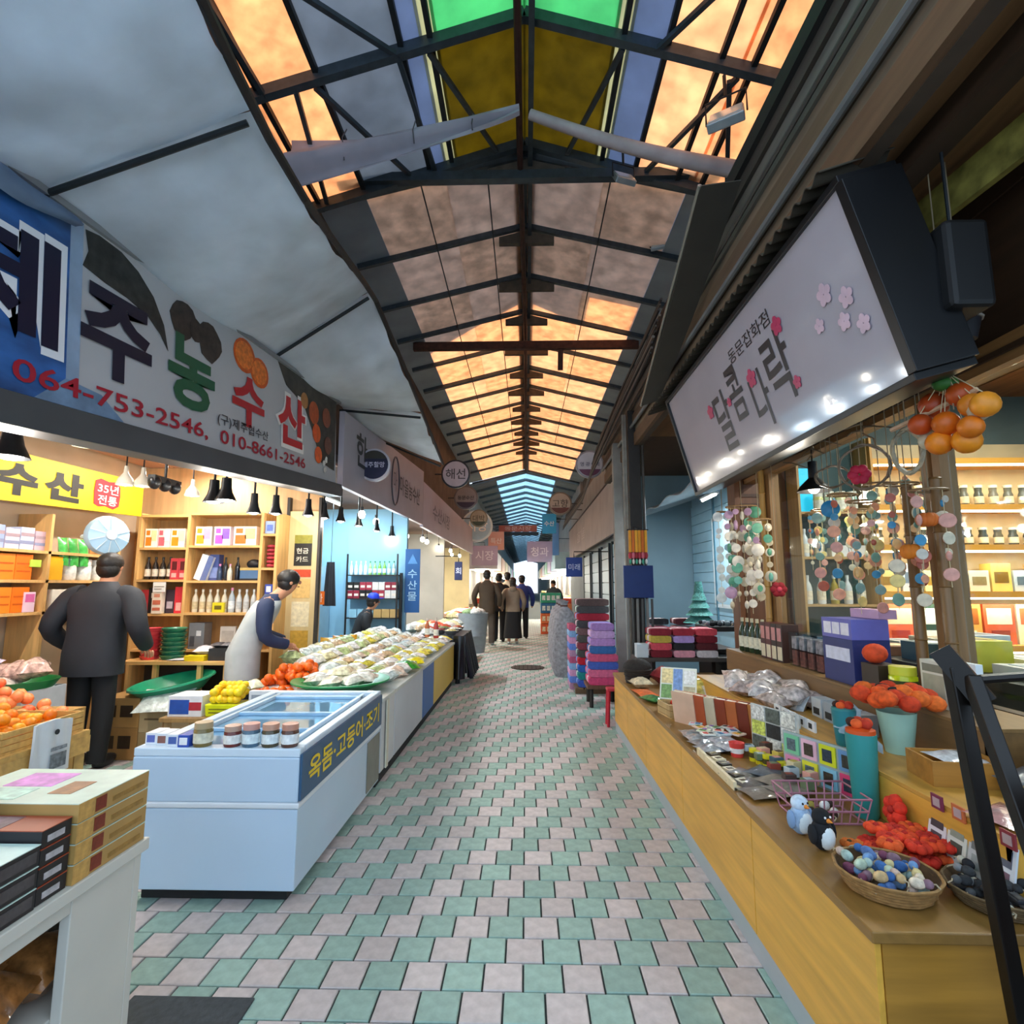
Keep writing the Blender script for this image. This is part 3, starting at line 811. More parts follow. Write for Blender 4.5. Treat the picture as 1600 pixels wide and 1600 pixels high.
spots = [(15,700,3.0), (280,770,4.2), (333,770,4.4), (352,772,4.5), (395,792,5.0), (430,795,5.2), (480,803,5.6), (505,808,6.0), (560,818,7.2), (605,835,8.4), (575,800,7.0)]
SPOT_AT = [(-2.3, 2.343, 2.016), (-2.35, 4.034, 2.07), (-2.25, 4.019, 2.082), (-2.3, 4.552, 2.055), (-2.25, 4.846, 2.088), (-2.2, 5.458, 2.148), (-2.2, 5.898, 2.176), (-2.2, 6.438, 2.203), (-2.2, 7.14, 2.225), (-2.2, 8.011, 2.243), (-2.2, 8.944, 2.251)]
for i, p in enumerate(SPOT_AT):
    track_spot(p, 'black track spot hanging under the sign, ' + ['nearest and largest', 'left of the close pair', 'right of the close pair', 'first after the close pair', 'in front of the shelf end', 'above the poster panel', 'just past the poster panel', 'first over the blue stall', 'second over the blue stall', 'third over the blue stall', 'farthest along the blue stall'][i],
               power=[9, 7, 6, 6, 5, 6, 3, 7, 5, 6, 6][i], warm=(1, 0.95, 0.86) if i < 6 else (0.86, 0.95, 1.0), r=0.075 if i < 3 else 0.06)
def glass_lamp(loc, label):
    t = thing('glass_pendant', label, 'pendant lamp', loc)
    g = G(); g.lathe([(0.015, 0.16), (0.02, 0.10), (0.055, 0.05), (0.07, 0.0), (0.066, 0.0), (0.05, 0.045), (0.0, 0.09)], 14); g.put('shade', mat('#d6d2c2', 0.15, 0, 0.1), t, smooth=40)
    g = G(); g.ell((0, 0, 0.03), (0.035, 0.035, 0.04)); g.put('bulb', glow('#fff0d0', 8), t, smooth=60)
    g = G(); g.tube([(0, 0, 0.15), (0, 0, 2.752 - loc[2])], 0.006, 5); g.put('cord', M_STEELD, t)
for i, p in enumerate(((-2.6, 3.1, 2.265), (-3.3, 4.38, 2.27), (-3.2, 4.444, 2.27), (-3.2, 5.132, 2.302))):
    glass_lamp(p, ['small glass pendant by the yellow sign, nearest the street', 'white pendant over the red stamp of the yellow sign', 'white pendant right of the red stamp', 'pale pendant left of the black spot pair'][i])
g = G(); g.tube([(-2.32, 0.8, 2.66), (-2.32, 6.3, 2.70)], 0.016, 6); g.put('lamp_track', mat('#1a1b1d', 0.5), label='black lamp track nearest the stall sign', cat='lamp track')
g = G(); g.tube([(-2.75, 0.8, 2.70), (-2.75, 6.3, 2.70)], 0.014, 6); g.put('lamp_track', mat('#8a7f74', 0.5), label='grey lamp track running inside the left shop ceiling', cat='lamp track')
mlp = (-3.0, 4.431, 2.31)
ml = thing('lamp_bracket', 'black bracket lamp with round heads in front of the yellow sign', 'lamp', mlp)
g = G(); g.box((0, 0, 0.0), (0.06, 0.34, 0.05)); g.tube([(0, 0, 0.02), (0, 0, 2.752 - mlp[2])], 0.012, 6); g.put('bar', mat('#16181b', 0.4), ml)
for dy in (-0.13, 0.0, 0.13):
    g = G(); g.ell((0, dy, -0.03), (0.05, 0.05, 0.06)); g.put('lamp_head', mat('#1a1c20', 0.35), ml, smooth=60)
# light of the shop's own fluorescent tubes on the ceiling
def tube_lamp(loc, length, label, power, col=(1, 0.95, 0.88), along='y'):
    t = thing('ceiling_tube', label, 'ceiling lamp', loc)
    d = (0.05, length, 0.03) if along == 'y' else (length, 0.05, 0.03)
    g = G(); g.box((0, 0, 0.02), (d[0] * 1.6, d[1] * 1.02, 0.025) if along == 'y' else (d[0] * 1.02, d[1] * 1.6, 0.025)); g.put('housing', mat('#e8e8e4', 0.4), t)
    g = G(); g.tube([(0, -length / 2, -0.005), (0, length / 2, -0.005)] if along == 'y' else [(-length / 2, 0, -0.005), (length / 2, 0, -0.005)], 0.014, 8); g.put('tube', glow('#fffaf0', 10), t)
    l = bpy.data.lights.new('tube_light', 'AREA'); l.shape = 'RECTANGLE'; l.size = 0.05 if along == 'y' else length; l.size_y = length if along == 'y' else 0.05
    l.energy = power; l.color = col
    o = bpy.data.objects.new('tube_light', l); COL.objects.link(o); o.parent = t; o.location = (0, 0, -0.03)
tube_lamp((-3.4, 3.2, 2.70), 1.2, 'fluorescent tube on the left shop ceiling, near one', 22)
tube_lamp((-3.3, 5.2, 2.70), 1.2, 'fluorescent tube on the left shop ceiling, above the wooden shelves', 24)
tube_lamp((-2.9, 7.8, 2.70), 1.2, 'fluorescent tube over the blue stall interior', 34, (0.75, 0.92, 1.0))
tube_lamp((-2.7, 11.0, 2.70), 1.2, 'fluorescent tube over the stall past the blue banner', 85, (0.95, 0.97, 1.0))
tube_lamp((-2.7, 15.5, 2.70), 1.2, 'fluorescent tube over the last visible left stall', 120, (1.0, 0.93, 0.75))

# row of bare bulbs along the farther stalls
def bare_bulb(loc, label, power):
    t = thing('bare_bulb', label, 'light bulb', loc, 0, 'bare bulbs along the left stalls')
    g = G(); g.ell((0, 0, 0), (0.045, 0.045, 0.055), 0, 12, 8); g.put('globe', glow('#fff6e2', 16), t, smooth=60)
    g = G(); g.lathe([(0.02, 0.05), (0.022, 0.10), (0, 0.10)], 10); g.put('socket', mat('#2a2a2c', 0.5), t, smooth=40)
    g = G(); g.tube([(0, 0, 0.10), (0, 0, 2.78 - loc[2])], 0.005, 4); g.put('cord', M_STEELD, t)
    if power:
        l = bpy.data.lights.new('bulb_light', 'POINT'); l.energy = power; l.color = (1, 0.95, 0.86); l.shadow_soft_size = 0.05
        o = bpy.data.objects.new('bulb_light', l); COL.objects.link(o); o.parent = t; o.location = (0, 0, -0.08)
for i in range(12):
    bare_bulb((-2.12 - 0.1 * (i % 2), 7.0 + 1.05 * i, 2.36 + 0.03 * (i % 3)), ORD[i] + ' bare glowing bulb along the left stalls beyond the poster panel', 9 if i % 2 else 0)

# ================================================================ FREEZER
M_FRZ = mat('#b9cfe4', 0.35, 0, 0.04, 2, 0, coat=0.3)
M_FRZD = mat('#8f8e82', 0.5, 0, 0.06, 3)
fz = thing('chest_freezer', 'white chest freezer with blue lettered side sign in the foreground', 'freezer', (-1.07, 2.70, 0.06))
FL, FW = 1.46, 0.80
g = G(); g.span((-FW + 0.02, 0, 0), (0, FL, 0.355)); g.put('lower_body', M_FRZ, fz, bevel=0.006)
g = G(); g.span((-FW - 0.005, -0.008, 0.357), (0.008, FL, 0.385)); g.put('belt_moulding', mat('#d6dde4', 0.4, 0, 0.03), fz, bevel=0.008)
g = G(); g.span((-FW + 0.002, -0.004, 0.385), (0.0, FL, 0.585)); g.put('upper_body', M_FRZ, fz, bevel=0.006)
g = G()
for a, b in (((-FW, 0, 0.585), (0.0, 0.07, 0.625)), ((-FW, FL - 0.07, 0.585), (0, FL, 0.625)), ((-FW, 0.07, 0.585), (-FW + 0.06, FL - 0.07, 0.625)), ((-0.05, 0.07, 0.585), (0.0, FL - 0.07, 0.625))):
    g.span(a, b)
g.put('rim', mat('#cfe0ee', 0.35, 0, 0.03), fz, bevel=0.006, kind='')
g = G(); g.span((-FW + 0.06, 0.07, 0.588), (-0.05, FL - 0.07, 0.600)); g.put('lid_glass', mat('#7fb4da', 0.06, 0, 0.12, 3, coat=1.0), fz)
for xx, yy, w, l in ((-0.40, 0.78, 0.60, 0.04), (-0.40, 0.40, 0.60, 0.025), (-0.40, 1.28, 0.62, 0.05)):
    g = G(); g.box((xx, yy, 0.61), (w, l, 0.02)); g.put('lid_rail', mat('#9fc6e4', 0.3), fz, bevel=0.004)
for xx in (-0.70, -0.10):
    g = G(); g.box((xx, FL / 2, 0.612), (0.02, FL - 0.2, 0.022)); g.put('lid_rail', mat('#d3e4f0', 0.3), fz)
g = G(); g.span((0.001, 0.0, 0.39), (0.014, FL - 0.01, 0.60)); sp = g.put('side_sign', mat('#2f5577', 0.4, 0, 0.06, 4), fz, bevel=0.003)
letter('sign_lettering', '옥돔·고등어·조기', 1.28, 0.125, mat('#e6c91e', 0.45, 0, 0), sp, (0.016, 0.72, 0.495), FACE_PX, 0.02)
g = G(); g.span((0.001, FL - 0.32, 0.02), (0.006, FL - 0.02, 0.34)); g.put('vent_panel', mat('#7a7a72', 0.5), fz)
g = G(); g.span((-FW + 0.06, 0.05, -0.058), (-0.05, FL - 0.05, 0)); g.put('plinth', mat('#17181a', 0.7), fz)
# jars and packs standing on the freezer
FT = 0.06 + 0.625
for i, (x, h, r_, c, k, b) in enumerate(((-1.14, 0.105, 0.040, '#5a3a30', '#c08c7a', '#e6edf2'), (-1.235, 0.105, 0.040, '#4f4632', '#c79a84', '#dfe9ee'), (-1.33, 0.105, 0.040, '#4c6a80', '#cc9c92', '#d8e6f0'), (-1.42, 0.095, 0.040, '#6b2f2c', '#bfa08e', '#e6e4e0'), (-1.565, 0.11, 0.043, '#7a6a3c', '#b5a07c', '#d9d6c0'))):
    jar((x, 2.745, FT), h, r_, c, 'small food jar on the freezer edge, ' + ['first from the blue side sign', 'second from the blue side sign', 'third from the blue side sign', 'fourth, with a dark red filling', 'tallest with an ochre filling, left of the others'][i], 'jars on the freezer', k, b)
for i in range(4):
    carton((-1.64 - i * 0.062, 2.76 + 0.014 * i, FT), (0.055, 0.10, 0.055), ['#2b4fae', '#e8edf2', '#dfe6ec', '#e4e6ea'][i], 'small ' + ['blue', 'white end-lying', 'second white', 'leftmost white'][i] + ' pack in the row left of the jars', 'pack', 0, 'packs on the freezer', ((0.15, 0.2, 0.85, 0.8, ['#eef2f8', '#4a64a8', '#8a5a50', '#5a68b0'][i]),))

# ================================================================ WHITE SHELF UNIT with boxes
M_WHT = mat('#cfccc2', 0.55, 0, 0.05, 3)
X1, YE, ZT = -1.22, 1.84, 0.655
ws = thing('shelf_unit', 'white open shelf unit with stacked boxes at lower left', 'shelf', (X1, YE, 0))
def wsp(n, a, b, m=M_WHT):
    return G().span(a, b).put(n, m, ws, bevel=0.003)
wsp('top', (-0.85, -1.5, ZT - 0.035), (0.015, 0.012, ZT))
wsp('end_panel', (-0.83, -0.03, 0), (0.0, 0.0, ZT - 0.036))
wsp('front_stile', (-0.03, -0.27, 0), (0.0, -0.03, ZT - 0.036))
wsp('front_rail', (-0.03, -1.5, ZT - 0.075), (0.0, -0.271, ZT - 0.036))
wsp('middle_shelf', (-0.83, -1.5, 0.30), (-0.031, -0.031, 0.325))
wsp('bottom_shelf', (-0.83, -1.5, 0.04), (-0.031, -0.031, 0.065))
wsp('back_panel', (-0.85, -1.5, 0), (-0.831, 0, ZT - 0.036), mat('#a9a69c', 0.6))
wsp('divider', (-0.83, -0.30, 0.066), (-0.031, -0.272, 0.299))
rq = random.Random(11)
for i in range(6):
    packet((-1.38 - 0.12 * (i % 2), 1.66 - 0.17 * (i // 2), 0.326 + 0.05 * (i % 2)), 0.22, 0.18, 0.15, '#9a6534', ORD[i] + ' bag of roasted brown nuts on the middle shelf of the white unit', 'nut bags in the white shelf unit', rq.uniform(-.3, .3), 0.1, None, 'bag', 'nut_bag', 0.25, 0.5, i)
for i in range(3):
    packet((-1.38, 1.66 - 0.2 * i, 0.066), 0.2, 0.16, 0.16, '#b0722c', ORD[i] + ' bag of golden snacks on the bottom shelf of the white unit', 'snack bags at the bottom of the white shelf unit', rq.uniform(-.3, .3), 0.1, None, 'bag', 'snack_bag', 0.25, 0.5, i)
def slab(y0, y1, x0, depth, z, h, col, side, top, label, group, marks=(), tm=()):
    """a flat gift box lying on the unit; long side faces the lane (+X)"""
    t = thing('gift_box', label, 'gift box', (x0, (y0 + y1) / 2, z), 0, group)
    w = y1 - y0
    G().span((-depth, -w / 2 + 0.001, 0.0005), (0, w / 2 - 0.001, h - 0.002)).put('carton', mat(side, 0.5, 0, 0.08, 12), t, bevel=0.0015)
    G().span((-depth, -w / 2 + 0.001, h - 0.002), (0.001, w / 2 - 0.001, h)).put('printed_lid', mat(top, 0.4, 0, 0.12, 12), t)
    for u0, v0, u1, v1, c in marks:
        G().span((0.0, (u0 - 0.5) * w, v0 * h), (0.0015, (u1 - 0.5) * w, v1 * h)).put('side_print', mat(c, 0.5, 0, 0.2, 60), t)
    for u0, v0, u1, v1, c in tm:
        G().span((-depth * v1, (u0 - 0.5) * w, h), (-depth * v0, (u1 - 0.5) * w, h + 0.0012)).put('lid_print', mat(c, 0.5, 0, 0.3, 30), t)
    return t
P = ['bottom', 'second', 'third', 'top']
for k in range(4):
    slab(1.555, 1.838, -1.215, 0.42, ZT + k * 0.052, 0.051, '', '#b08a4e', '#cfe0cf', P[k] + ' tan gift box in the stack at the end of the white unit', 'tan gift boxes',
         ((0.22, 0.15, 0.36, 0.85, '#7a2c18'), (0.0, 0.02, 0.2, 0.98, '#c79a52'), (0.45, 0.25, 0.92, 0.5, '#9a7436')), () if k < 3 else ((0.45, 0.45, 0.85, 0.8, '#d68ad0'), (0.25, 0.2, 0.6, 0.36, '#a9764e'), (0.1, 0.5, 0.4, 0.9, '#bfe0d0')))
for k in range(4):
    slab(1.455, 1.55, -1.225, 0.40, ZT + k * 0.045, 0.044, '', '#1d1a1d', '#a7482c', P[k] + ' narrow black box in the stack beside the tan boxes', 'narrow black gift boxes',
         ((0.2, 0.25, 0.75, 0.6, '#b8b2b4'),), () if k < 3 else ((0.1, 0.3, 0.9, 0.9, '#7a5a66'),))
P3 = ['bottom', 'middle', 'top']
for k in range(3):
    slab(1.235, 1.45, -1.22, 0.40, ZT + k * 0.051, 0.050, '', '#242023', '#cfe6dc', P3[k] + ' wide black box in the stack next to the green ones', 'wide black gift boxes',
         ((0.05, 0.22, 0.42, 0.7, '#a49ca0'), (0.5, 0.22, 0.95, 0.75, '#4a4446')), () if k < 2 else ((0.2, 0.2, 0.6, 0.5, '#c9a98e'), (0.0, 0.3, 0.3, 0.6, '#d487c4')))
for k in range(2):
    slab(0.9, 1.23, -1.215, 0.40, ZT + k * 0.082, 0.080, '', '#5f6a1e', '#9fdcae', ['lower', 'upper'][k] + ' olive green box at the left edge of the white unit', 'olive green gift boxes', ((0.5, 0.15, 0.95, 0.8, '#4a5518'),))
for k in range(2):
    slab(1.25, 1.62, -1.66, 0.34, ZT + k * 0.085, 0.084, '', '#8fb2dc', '#8fb7e2', ['lower', 'upper'][k] + ' pale blue box behind the black boxes', 'pale blue gift boxes', (), () if k < 1 else ((0.5, 0.2, 0.9, 0.8, '#c2dd2a'), (0.1, 0.1, 0.4, 0.9, '#6f7fc0')))
for i in range(5):
    packet((-1.50 - 0.02 * i, 1.40 + 0.02 * i, ZT + 0.18 + i * 0.017), 0.24, 0.16, 0.035, ['#5a4a68', '#8a7f92', '#4b3a52', '#776a80', '#6b5a70'][i], ORD[i] + ' glossy purple grey snack sachet up the small pile on the black boxes', 'sachets piled on the black boxes', 0.5 + 0.06 * i, 0, None, 'sachet', 'sachet', 0.15, 0.6, i)
packet((-1.66, 1.62, ZT + 0.172), 0.26, 0.18, 0.03, '#c3dc2c', 'lime green sachet lying on the pale blue boxes', None, 0.4, 0.05, None, 'sachet', 'sachet', 0.2, 0.3, 1)
for i in range(3):
    carton((-2.05, 1.55 - 0.30 * i, ZT), (0.34, 0.26, 0.16), ['#d8c9c4', '#b8c4d8', '#c9b0a8'][i], ['pale pink', 'pale blue striped', 'dusty rose'][i] + ' carton at the back of the white unit', 'box', 0, None, ((0.05, 0.2, 0.95, 0.6, ['#a05a58', '#5a78b0', '#7a4a46'][i]),), 'top')

# ================================================================ FRUIT TABLE
M_PINE = wood('#c7a05a', 0.2, 4, 'x', 0.6)
ft = thing('fruit_table', 'rough wooden fruit table with thin legs at left edge', 'table', (-3.15, 2.75, 0))
G().span((-0.55, -0.55, 0.58), (0.58, 0.57, 0.61)).put('top', M_PINE, ft)
for sx in (-0.52, 0.55):
    for sy in (-0.52, 0.54):
        G().bar((sx, sy, 0), (sx, sy, 0.58), 0.045, 0.045).put('leg', M_PINE, ft)
G().span((-0.55, -0.56, 0.48), (0.58, -0.53, 0.58)).put('apron', M_PINE, ft)
G().span((0.56, -0.53, 0.49), (0.585, 0.57, 0.58)).put('apron', M_PINE, ft)
G().span((-0.5, -0.5, 0.16), (0.52, 0.52, 0.18)).put('lower_shelf', M_PINE, ft)
def crate(loc, w, d, h, label, rz=0, tilt=0.0, slats=3, m=None, cat='crate'):
    m = m or M_PINE
    t = thing('wooden_crate', label, cat, loc, 0, None, (tilt, 0, rz))
    G().span((-w / 2, -d / 2, 0), (w / 2, d / 2, 0.012)).put('base', m, t)
    hh = h / slats
    for s in range(slats):
        for sg_ in (-1, 1):
            G().box((0, sg_ * (d / 2 - 0.006), 0.012 + (s + 0.5) * hh), (w, 0.012, hh * 0.86)).put('slat', m, t)
            G().box((sg_ * (w / 2 - 0.006), 0, 0.012 + (s + 0.5) * hh), (0.012, d - 0.026, hh * 0.86)).put('slat', m, t)
    for sx in (-1, 1):
        for sy in (-1, 1):
            G().box((sx * (w / 2 - 0.02), sy * (d / 2 - 0.02), 0.012 + h / 2), (0.02, 0.02, h)).put('corner_post', m, t)
    return t
crate((-2.87, 3.04, 0.6105), 0.54, 0.52, 0.10, 'shallow wooden crate of tangerines nearest the person in black')
crate((-2.87, 2.50, 0.6105), 0.54, 0.52, 0.10, 'shallow wooden crate of tangerines nearer the camera')
crate((-3.42, 3.04, 0.6105), 0.52, 0.52, 0.10, 'shallow wooden crate of tangerines at the left edge')
fm = [fruit_mesh(0.036, '#f0900e'), fruit_mesh(0.033, '#f2a41e'), fruit_mesh(0.036, '#ee7d0c')]
fm2 = [fruit_mesh(0.042, '#ee6a3c'), fruit_mesh(0.042, '#f08a50')]
rf = random.Random(21)
for r_ in range(3):
    for i in range(14):
        for j in range(7):
            x = -3.62 + i * 0.074 + rf.uniform(-.012, .012) + 0.03 * (r_ % 2)
            y = 2.83 + j * 0.072 + rf.uniform(-.010, .010)
            if abs(x + 3.15) < 0.04 or rf.random() < 0.06 + 0.2 * r_ or (r_ > 0 and (x > -2.68 or j > 5)):
                continue
            put('tangerine', rf.choice(fm), None, (x, y, 0.625 + r_ * 0.052), (rf.uniform(0, 3), 0, rf.uniform(0, 6)),
                label='yellow orange tangerine heaped in the wooden crates at left', cat='tangerine', group='tangerines in the wooden crates')
# heap of red-orange packs behind, on a raised stand
hs = thing('display_stand', 'slanting board under the heap of red-orange fruit packs', 'stand', (-3.55, 3.6, 0))
G().span((-0.42, -0.28, 0), (0.50, 0.28, 0.62)).put('box', wood('#a8854a', 0.2), hs)
for i in range(12):
    for j in range(5):
        for k in range(2):
            x = -3.95 + i * 0.078 + rf.uniform(-.015, .015); y = 3.38 + j * 0.098 + rf.uniform(-.01, .01)
            z = 0.62 + k * 0.06 + 0.16 * max(0, (1 - abs(i - 2) / 8)) * (j / 5)
            if rf.random() < 0.12 or (k == 1 and i > 7):
                continue
            put('mandarin', rf.choice(fm2), None, (x, y, z), (rf.uniform(0, 3), 0, rf.uniform(0, 6)), label='red-orange mandarin in the heap behind the wooden crates', cat='mandarin', group='mandarins in the rear heap')
G().span((-3.97, 3.30, 0.60), (-3.05, 3.31, 0.66)).put('tray_lip', mat('#d8b8b0', 0.4), label='pale plastic lip in front of the mandarin heap', cat='tray lip')
# white carrier bag on the table front
bg = thing('carrier_bag', 'white plastic carrier bag with grey print hanging at the fruit table', 'bag', (-2.66, 2.395, 0.0))
bg.location = (-2.545, 3.03, 0.455)
bg.rotation_euler = (0, 0, R(90))
g = G(); g.sheet(lambda u, v: ((u - 0.5) * (0.26 - 0.03 * v), -0.012 * math.sin(math.pi * u) - 0.006 * math.sin(u * 17 + v * 3), v * 0.27 + 0.012 * math.sin(u * 4)), 10, 8, 0.012); g.put('sack', mat('#d3dade', 0.35, 0, 0.06, 8, 0.15), bg, smooth=60)
g = G(); g.box((0.02, -0.022, 0.065), (0.10, 0.004, 0.075)); g.put('printed_picture', mat('#6c7378', 0.5, 0, 0.6, 40), bg)
g = G(); g.box((0.02, -0.022, 0.128), (0.10, 0.004, 0.018)); g.put('printed_line', mat('#7b8288', 0.5, 0, 0.6, 60), bg)
g = G(); g.lathe([(0.014, 0), (0.014, 0.004), (0, 0.004)], 10); g.put('handle_hole', mat('#23282c', 0.6), bg, (0.0, -0.018, 0.215), (R(90), 0, 0))
nb = thing('net_basket', 'black plastic basket on the lower shelf of the fruit table', 'basket', (-2.85, 2.95, 0.181))
g = G(); g.lathe([(0.19, 0), (0.23, 0.20), (0.215, 0.20), (0.18, 0.02), (0, 0.02)], 16); g.put('tub', mat('#1c1c20', 0.5), nb, smooth=40)
g = G(); g.ell((0, 0, 0.18), (0.2, 0.2, 0.07)); g.put('contents', mat('#4a4548', 0.3, 0, 0.7, 40), nb, smooth=60)

# behind: tray of meat bags on a white box
carton((-3.76, 4.11, 0), (0.42, 0.38, 0.70), '#c9d0d6', 'tall white foam box beside the person in black carrying a green tray', 'foam box')
tr = thing('green_tray', 'shallow green plastic tray left of the person in black', 'tray', (-3.74, 4.10, 0.701))
g = G(); g.lathe([(0.20, 0), (0.24, 0.06), (0.225, 0.06), (0.19, 0.012), (0, 0.012)], 18); g.put('bowl', mat('#147a3c', 0.35), tr, smooth=40)
for i in range(3):
    packet((-3.83 + 0.09 * i, 4.10, 0.73 + 0.02 * i), 0.22, 0.20, 0.15, '#c9a79a', ORD[i] + ' clear bag of reddish dried fish on the green tray', 'bags on the green tray', 0.4 * i, 0.2, None, 'bag', 'fish_bag', 0.2, 0.6, i)
for i, (x, y, z, c) in enumerate(((-4.0, 3.95, 0.66, '#d7cdd2'), (-4.05, 4.08, 0.78, '#c4b8cc'), (-3.75, 3.93, 0.64, '#e0cfc8'))):
    packet((x, y, z), 0.26, 0.22, 0.16, c, ['pale bag in front of the foam box', 'lilac bag behind the mandarin heap', 'cream bag beside the mandarin heap'][i], None, 0.3 * i, 0.3, None, 'bag', 'goods_bag', 0.2, 0.5, i)

# cartons with the green basin on top
for i, (x, y, z, w, d, h, c) in enumerate(((-3.46, 4.93, 0.0, 0.36, 0.34, 0.26, '#a57b48'), (-3.46, 4.93, 0.262, 0.36, 0.34, 0.24, '#b08750'), (-3.06, 4.95, 0.0, 0.44, 0.36, 0.22, '#9a8460'), (-3.06, 4.95, 0.222, 0.44, 0.36, 0.22, '#b3a07c'))):
    carton((x, y, z), (w, d, h), c, ['lower brown carton with black print behind the freezer', 'upper brown carton with black print behind the freezer', 'lower grey-brown carton beside the printed ones', 'upper grey-brown carton under the green basin'][i], 'carton', 0, None,
           ((0.15, 0.35, 0.45, 0.75, '#3f2f20'), (0.55, 0.35, 0.85, 0.75, '#3f2f20')) if i < 2 else ((0.1, 0.45, 0.9, 0.52, '#6b5a40'),))
bs = thing('green_basin', 'wide green plastic basin tilted on the brown cartons', 'basin', (-3.14, 4.99, 0.515), 0, None, (R(6), R(-7), 0))
g = G(); g.lathe([(0.24, 0), (0.33, 0.09), (0.345, 0.09), (0.34, 0.105), (0.32, 0.105), (0.23, 0.012), (0, 0.012)], 24); g.put('bowl', mat('#1f8f68', 0.3), bs, smooth=40)
packet((-3.05, 4.75, 0.45), 0.4, 0.3, 0.10, '#c3cfcb', 'crumpled clear plastic sheet over the grey-brown carton', None, 0.2, 0.5, None, 'plastic sheet', 'plastic_sheet', 0.15, 0.3, 2)

# ================================================================ WOODEN SHELVES (side wall)
M_SHELF = wood('#d9ab6a', 0.16, 4, 'x', 0.5)
M_SHELFV = wood('#d9ab6a', 0.16, 4, 'z', 0.5)
su = thing('wall_shelf', 'light wooden wall shelf full of goods behind the person in the vest', 'shelf', (0, 5.60, 0))
XS = [-4.02, -3.50, -2.73, -2.57]
ZR = {0: [0.80, 1.155, 1.50, 1.83, 2.17], 1: [0.80, 1.165, 1.49, 1.85, 2.19], 2: [0.80, 1.25, 1.62, 1.97]}
for x in XS:
    G().span((x - 0.014, 0.0, 0.0), (x + 0.014, 0.30, 2.20)).put('upright', M_SHELFV, su)
for b in range(3):
    for z in ZR[b]:
        G().span((XS[b] + 0.015, 0.0, z - 0.012), (XS[b + 1] - 0.015, 0.30, z + 0.012)).put('shelf_board', M_SHELF, su)
G().span((XS[0], 0.301, 0.0), (XS[3], 0.312, 2.2)).put('back_board', wood('#c99d62', 0.1), su)
SY = 5.60
def S(b, k, u):
    return (XS[b] + 0.03 + (XS[b + 1] - XS[b] - 0.06) * u, SY + 0.10, ZR[b][k] + 0.0125)
# top row: boxes with fruit pictures
for i, (b, u, w, base, a, c) in enumerate(((0, 0.14, 0.13, '#f3ead8', '#ef7d1c', '#f6d7a0'), (0, 0.44, 0.13, '#f1d0d2', '#c8616c', '#f6eee8'), (0, 0.76, 0.15, '#f6ead0', '#f08c1e', '#f8dfae'),
                                       (1, 0.14, 0.17, '#f4efe4', '#f29a2a', '#e89ac8'), (1, 0.42, 0.17, '#efe2f2', '#d458c8', '#8a62c8'), (1, 0.76, 0.24, '#f6e9dc', '#ee7a34', '#d9c890'))):
    p = S(b, 3, u)
    carton((p[0], p[1], p[2]), (w, 0.10, 0.20), base, 'gift carton on the top shelf, ' + ['orange print, leftmost', 'pink print', 'orange print beside the middle upright', 'orange and pink print in the right bay', 'magenta print', 'wide with orange print at right end'][i], 'box', 0, None,
           ((0.08, 0.1, 0.55, 0.55, a), (0.5, 0.35, 0.95, 0.9, c), (0.1, 0.65, 0.4, 0.9, a)))
p = S(0, 3, 0.95); carton((p[0], p[1] + 0.02, p[2]), (0.05, 0.08, 0.19), '#4a3a34', 'narrow dark box squeezed beside the middle upright', 'box', 0, None, ((0.1, 0.5, 0.9, 0.9, '#d8cfc0'),))
# second row
for i in range(4):
    p = S(0, 2, 0.06 + 0.17 * i)
    bottle((p[0], p[1], p[2]), 0.235, 0.030, '#2b2320', ORD[i] + ' dark bottle with pale label in the left bay, second row', 'dark bottles in the left bay', '#1a1a1a', '#d8cdb8')
for i in range(2):
    p = S(0, 2, 0.72 + 0.19 * i)
    carton((p[0], p[1], p[2]), (0.085, 0.08, 0.22), '#c23a44', 'red carton in the left bay second row, ' + ['left one', 'right one'][i], 'box', 0, 'red cartons second row', ((0.2, 0.45, 0.8, 0.85, '#5a1218'), (0.2, 0.1, 0.8, 0.3, '#e8a8a0')))
p = S(1, 2, 0.12)
o = carton((p[0], p[1], p[2]), (0.13, 0.10, 0.27), '#dfe3e6', 'white carton leaning against a blue one, right bay', 'box', 0, None, ((0.55, 0.0, 1.0, 1.0, '#5a6b9c'),)); o.rotation_euler = (0, R(18), 0)
p = S(1, 2, 0.30); o = carton((p[0], p[1] + 0.03, p[2]), (0.10, 0.09, 0.27), '#42508a', 'dark blue carton behind the leaning white one', 'box', 0, None, ((0.1, 0.1, 0.9, 0.5, '#7a8cc0'),))
for i, (u, c, f) in enumerate(((0.40, '#3a4a66', '#ee8fc4'), (0.48, '#22262c', None), (0.55, '#d8d2c0', '#f0a8c8'), (0.66, '#1a1c22', None))):
    p = S(1, 2, u)
    bottle((p[0], p[1] - 0.02, p[2]), 0.24 if f is None else 0.17, 0.026, c, ['small blue flask with pink flower', 'slim black bottle between the flower flasks', 'cream flask with pink flower', 'tall black bottle near the blue bag'][i] + ' on the right bay shelf', None, f or '#111111', None)
p = S(1, 2, 0.86); carton((p[0], p[1], p[2]), (0.19, 0.12, 0.13), '#4c6f98', 'denim blue box at the right of the flower flasks', 'box', 0, None, ((0.0, 0.8, 1.0, 1.0, '#c8a860'), (0.0, 0.0, 1.0, 0.15, '#1c1c22')))
p = S(1, 2, 0.86); g = G(); g.ell((0, 0, 0.04), (0.08, 0.05, 0.05)); g.put('black_pouch', mat('#17171a', 0.5), None, (p[0] + 0.02, p[1], p[2] + 0.13), smooth=60, label='black pouch lying on the denim blue box', cat='pouch')
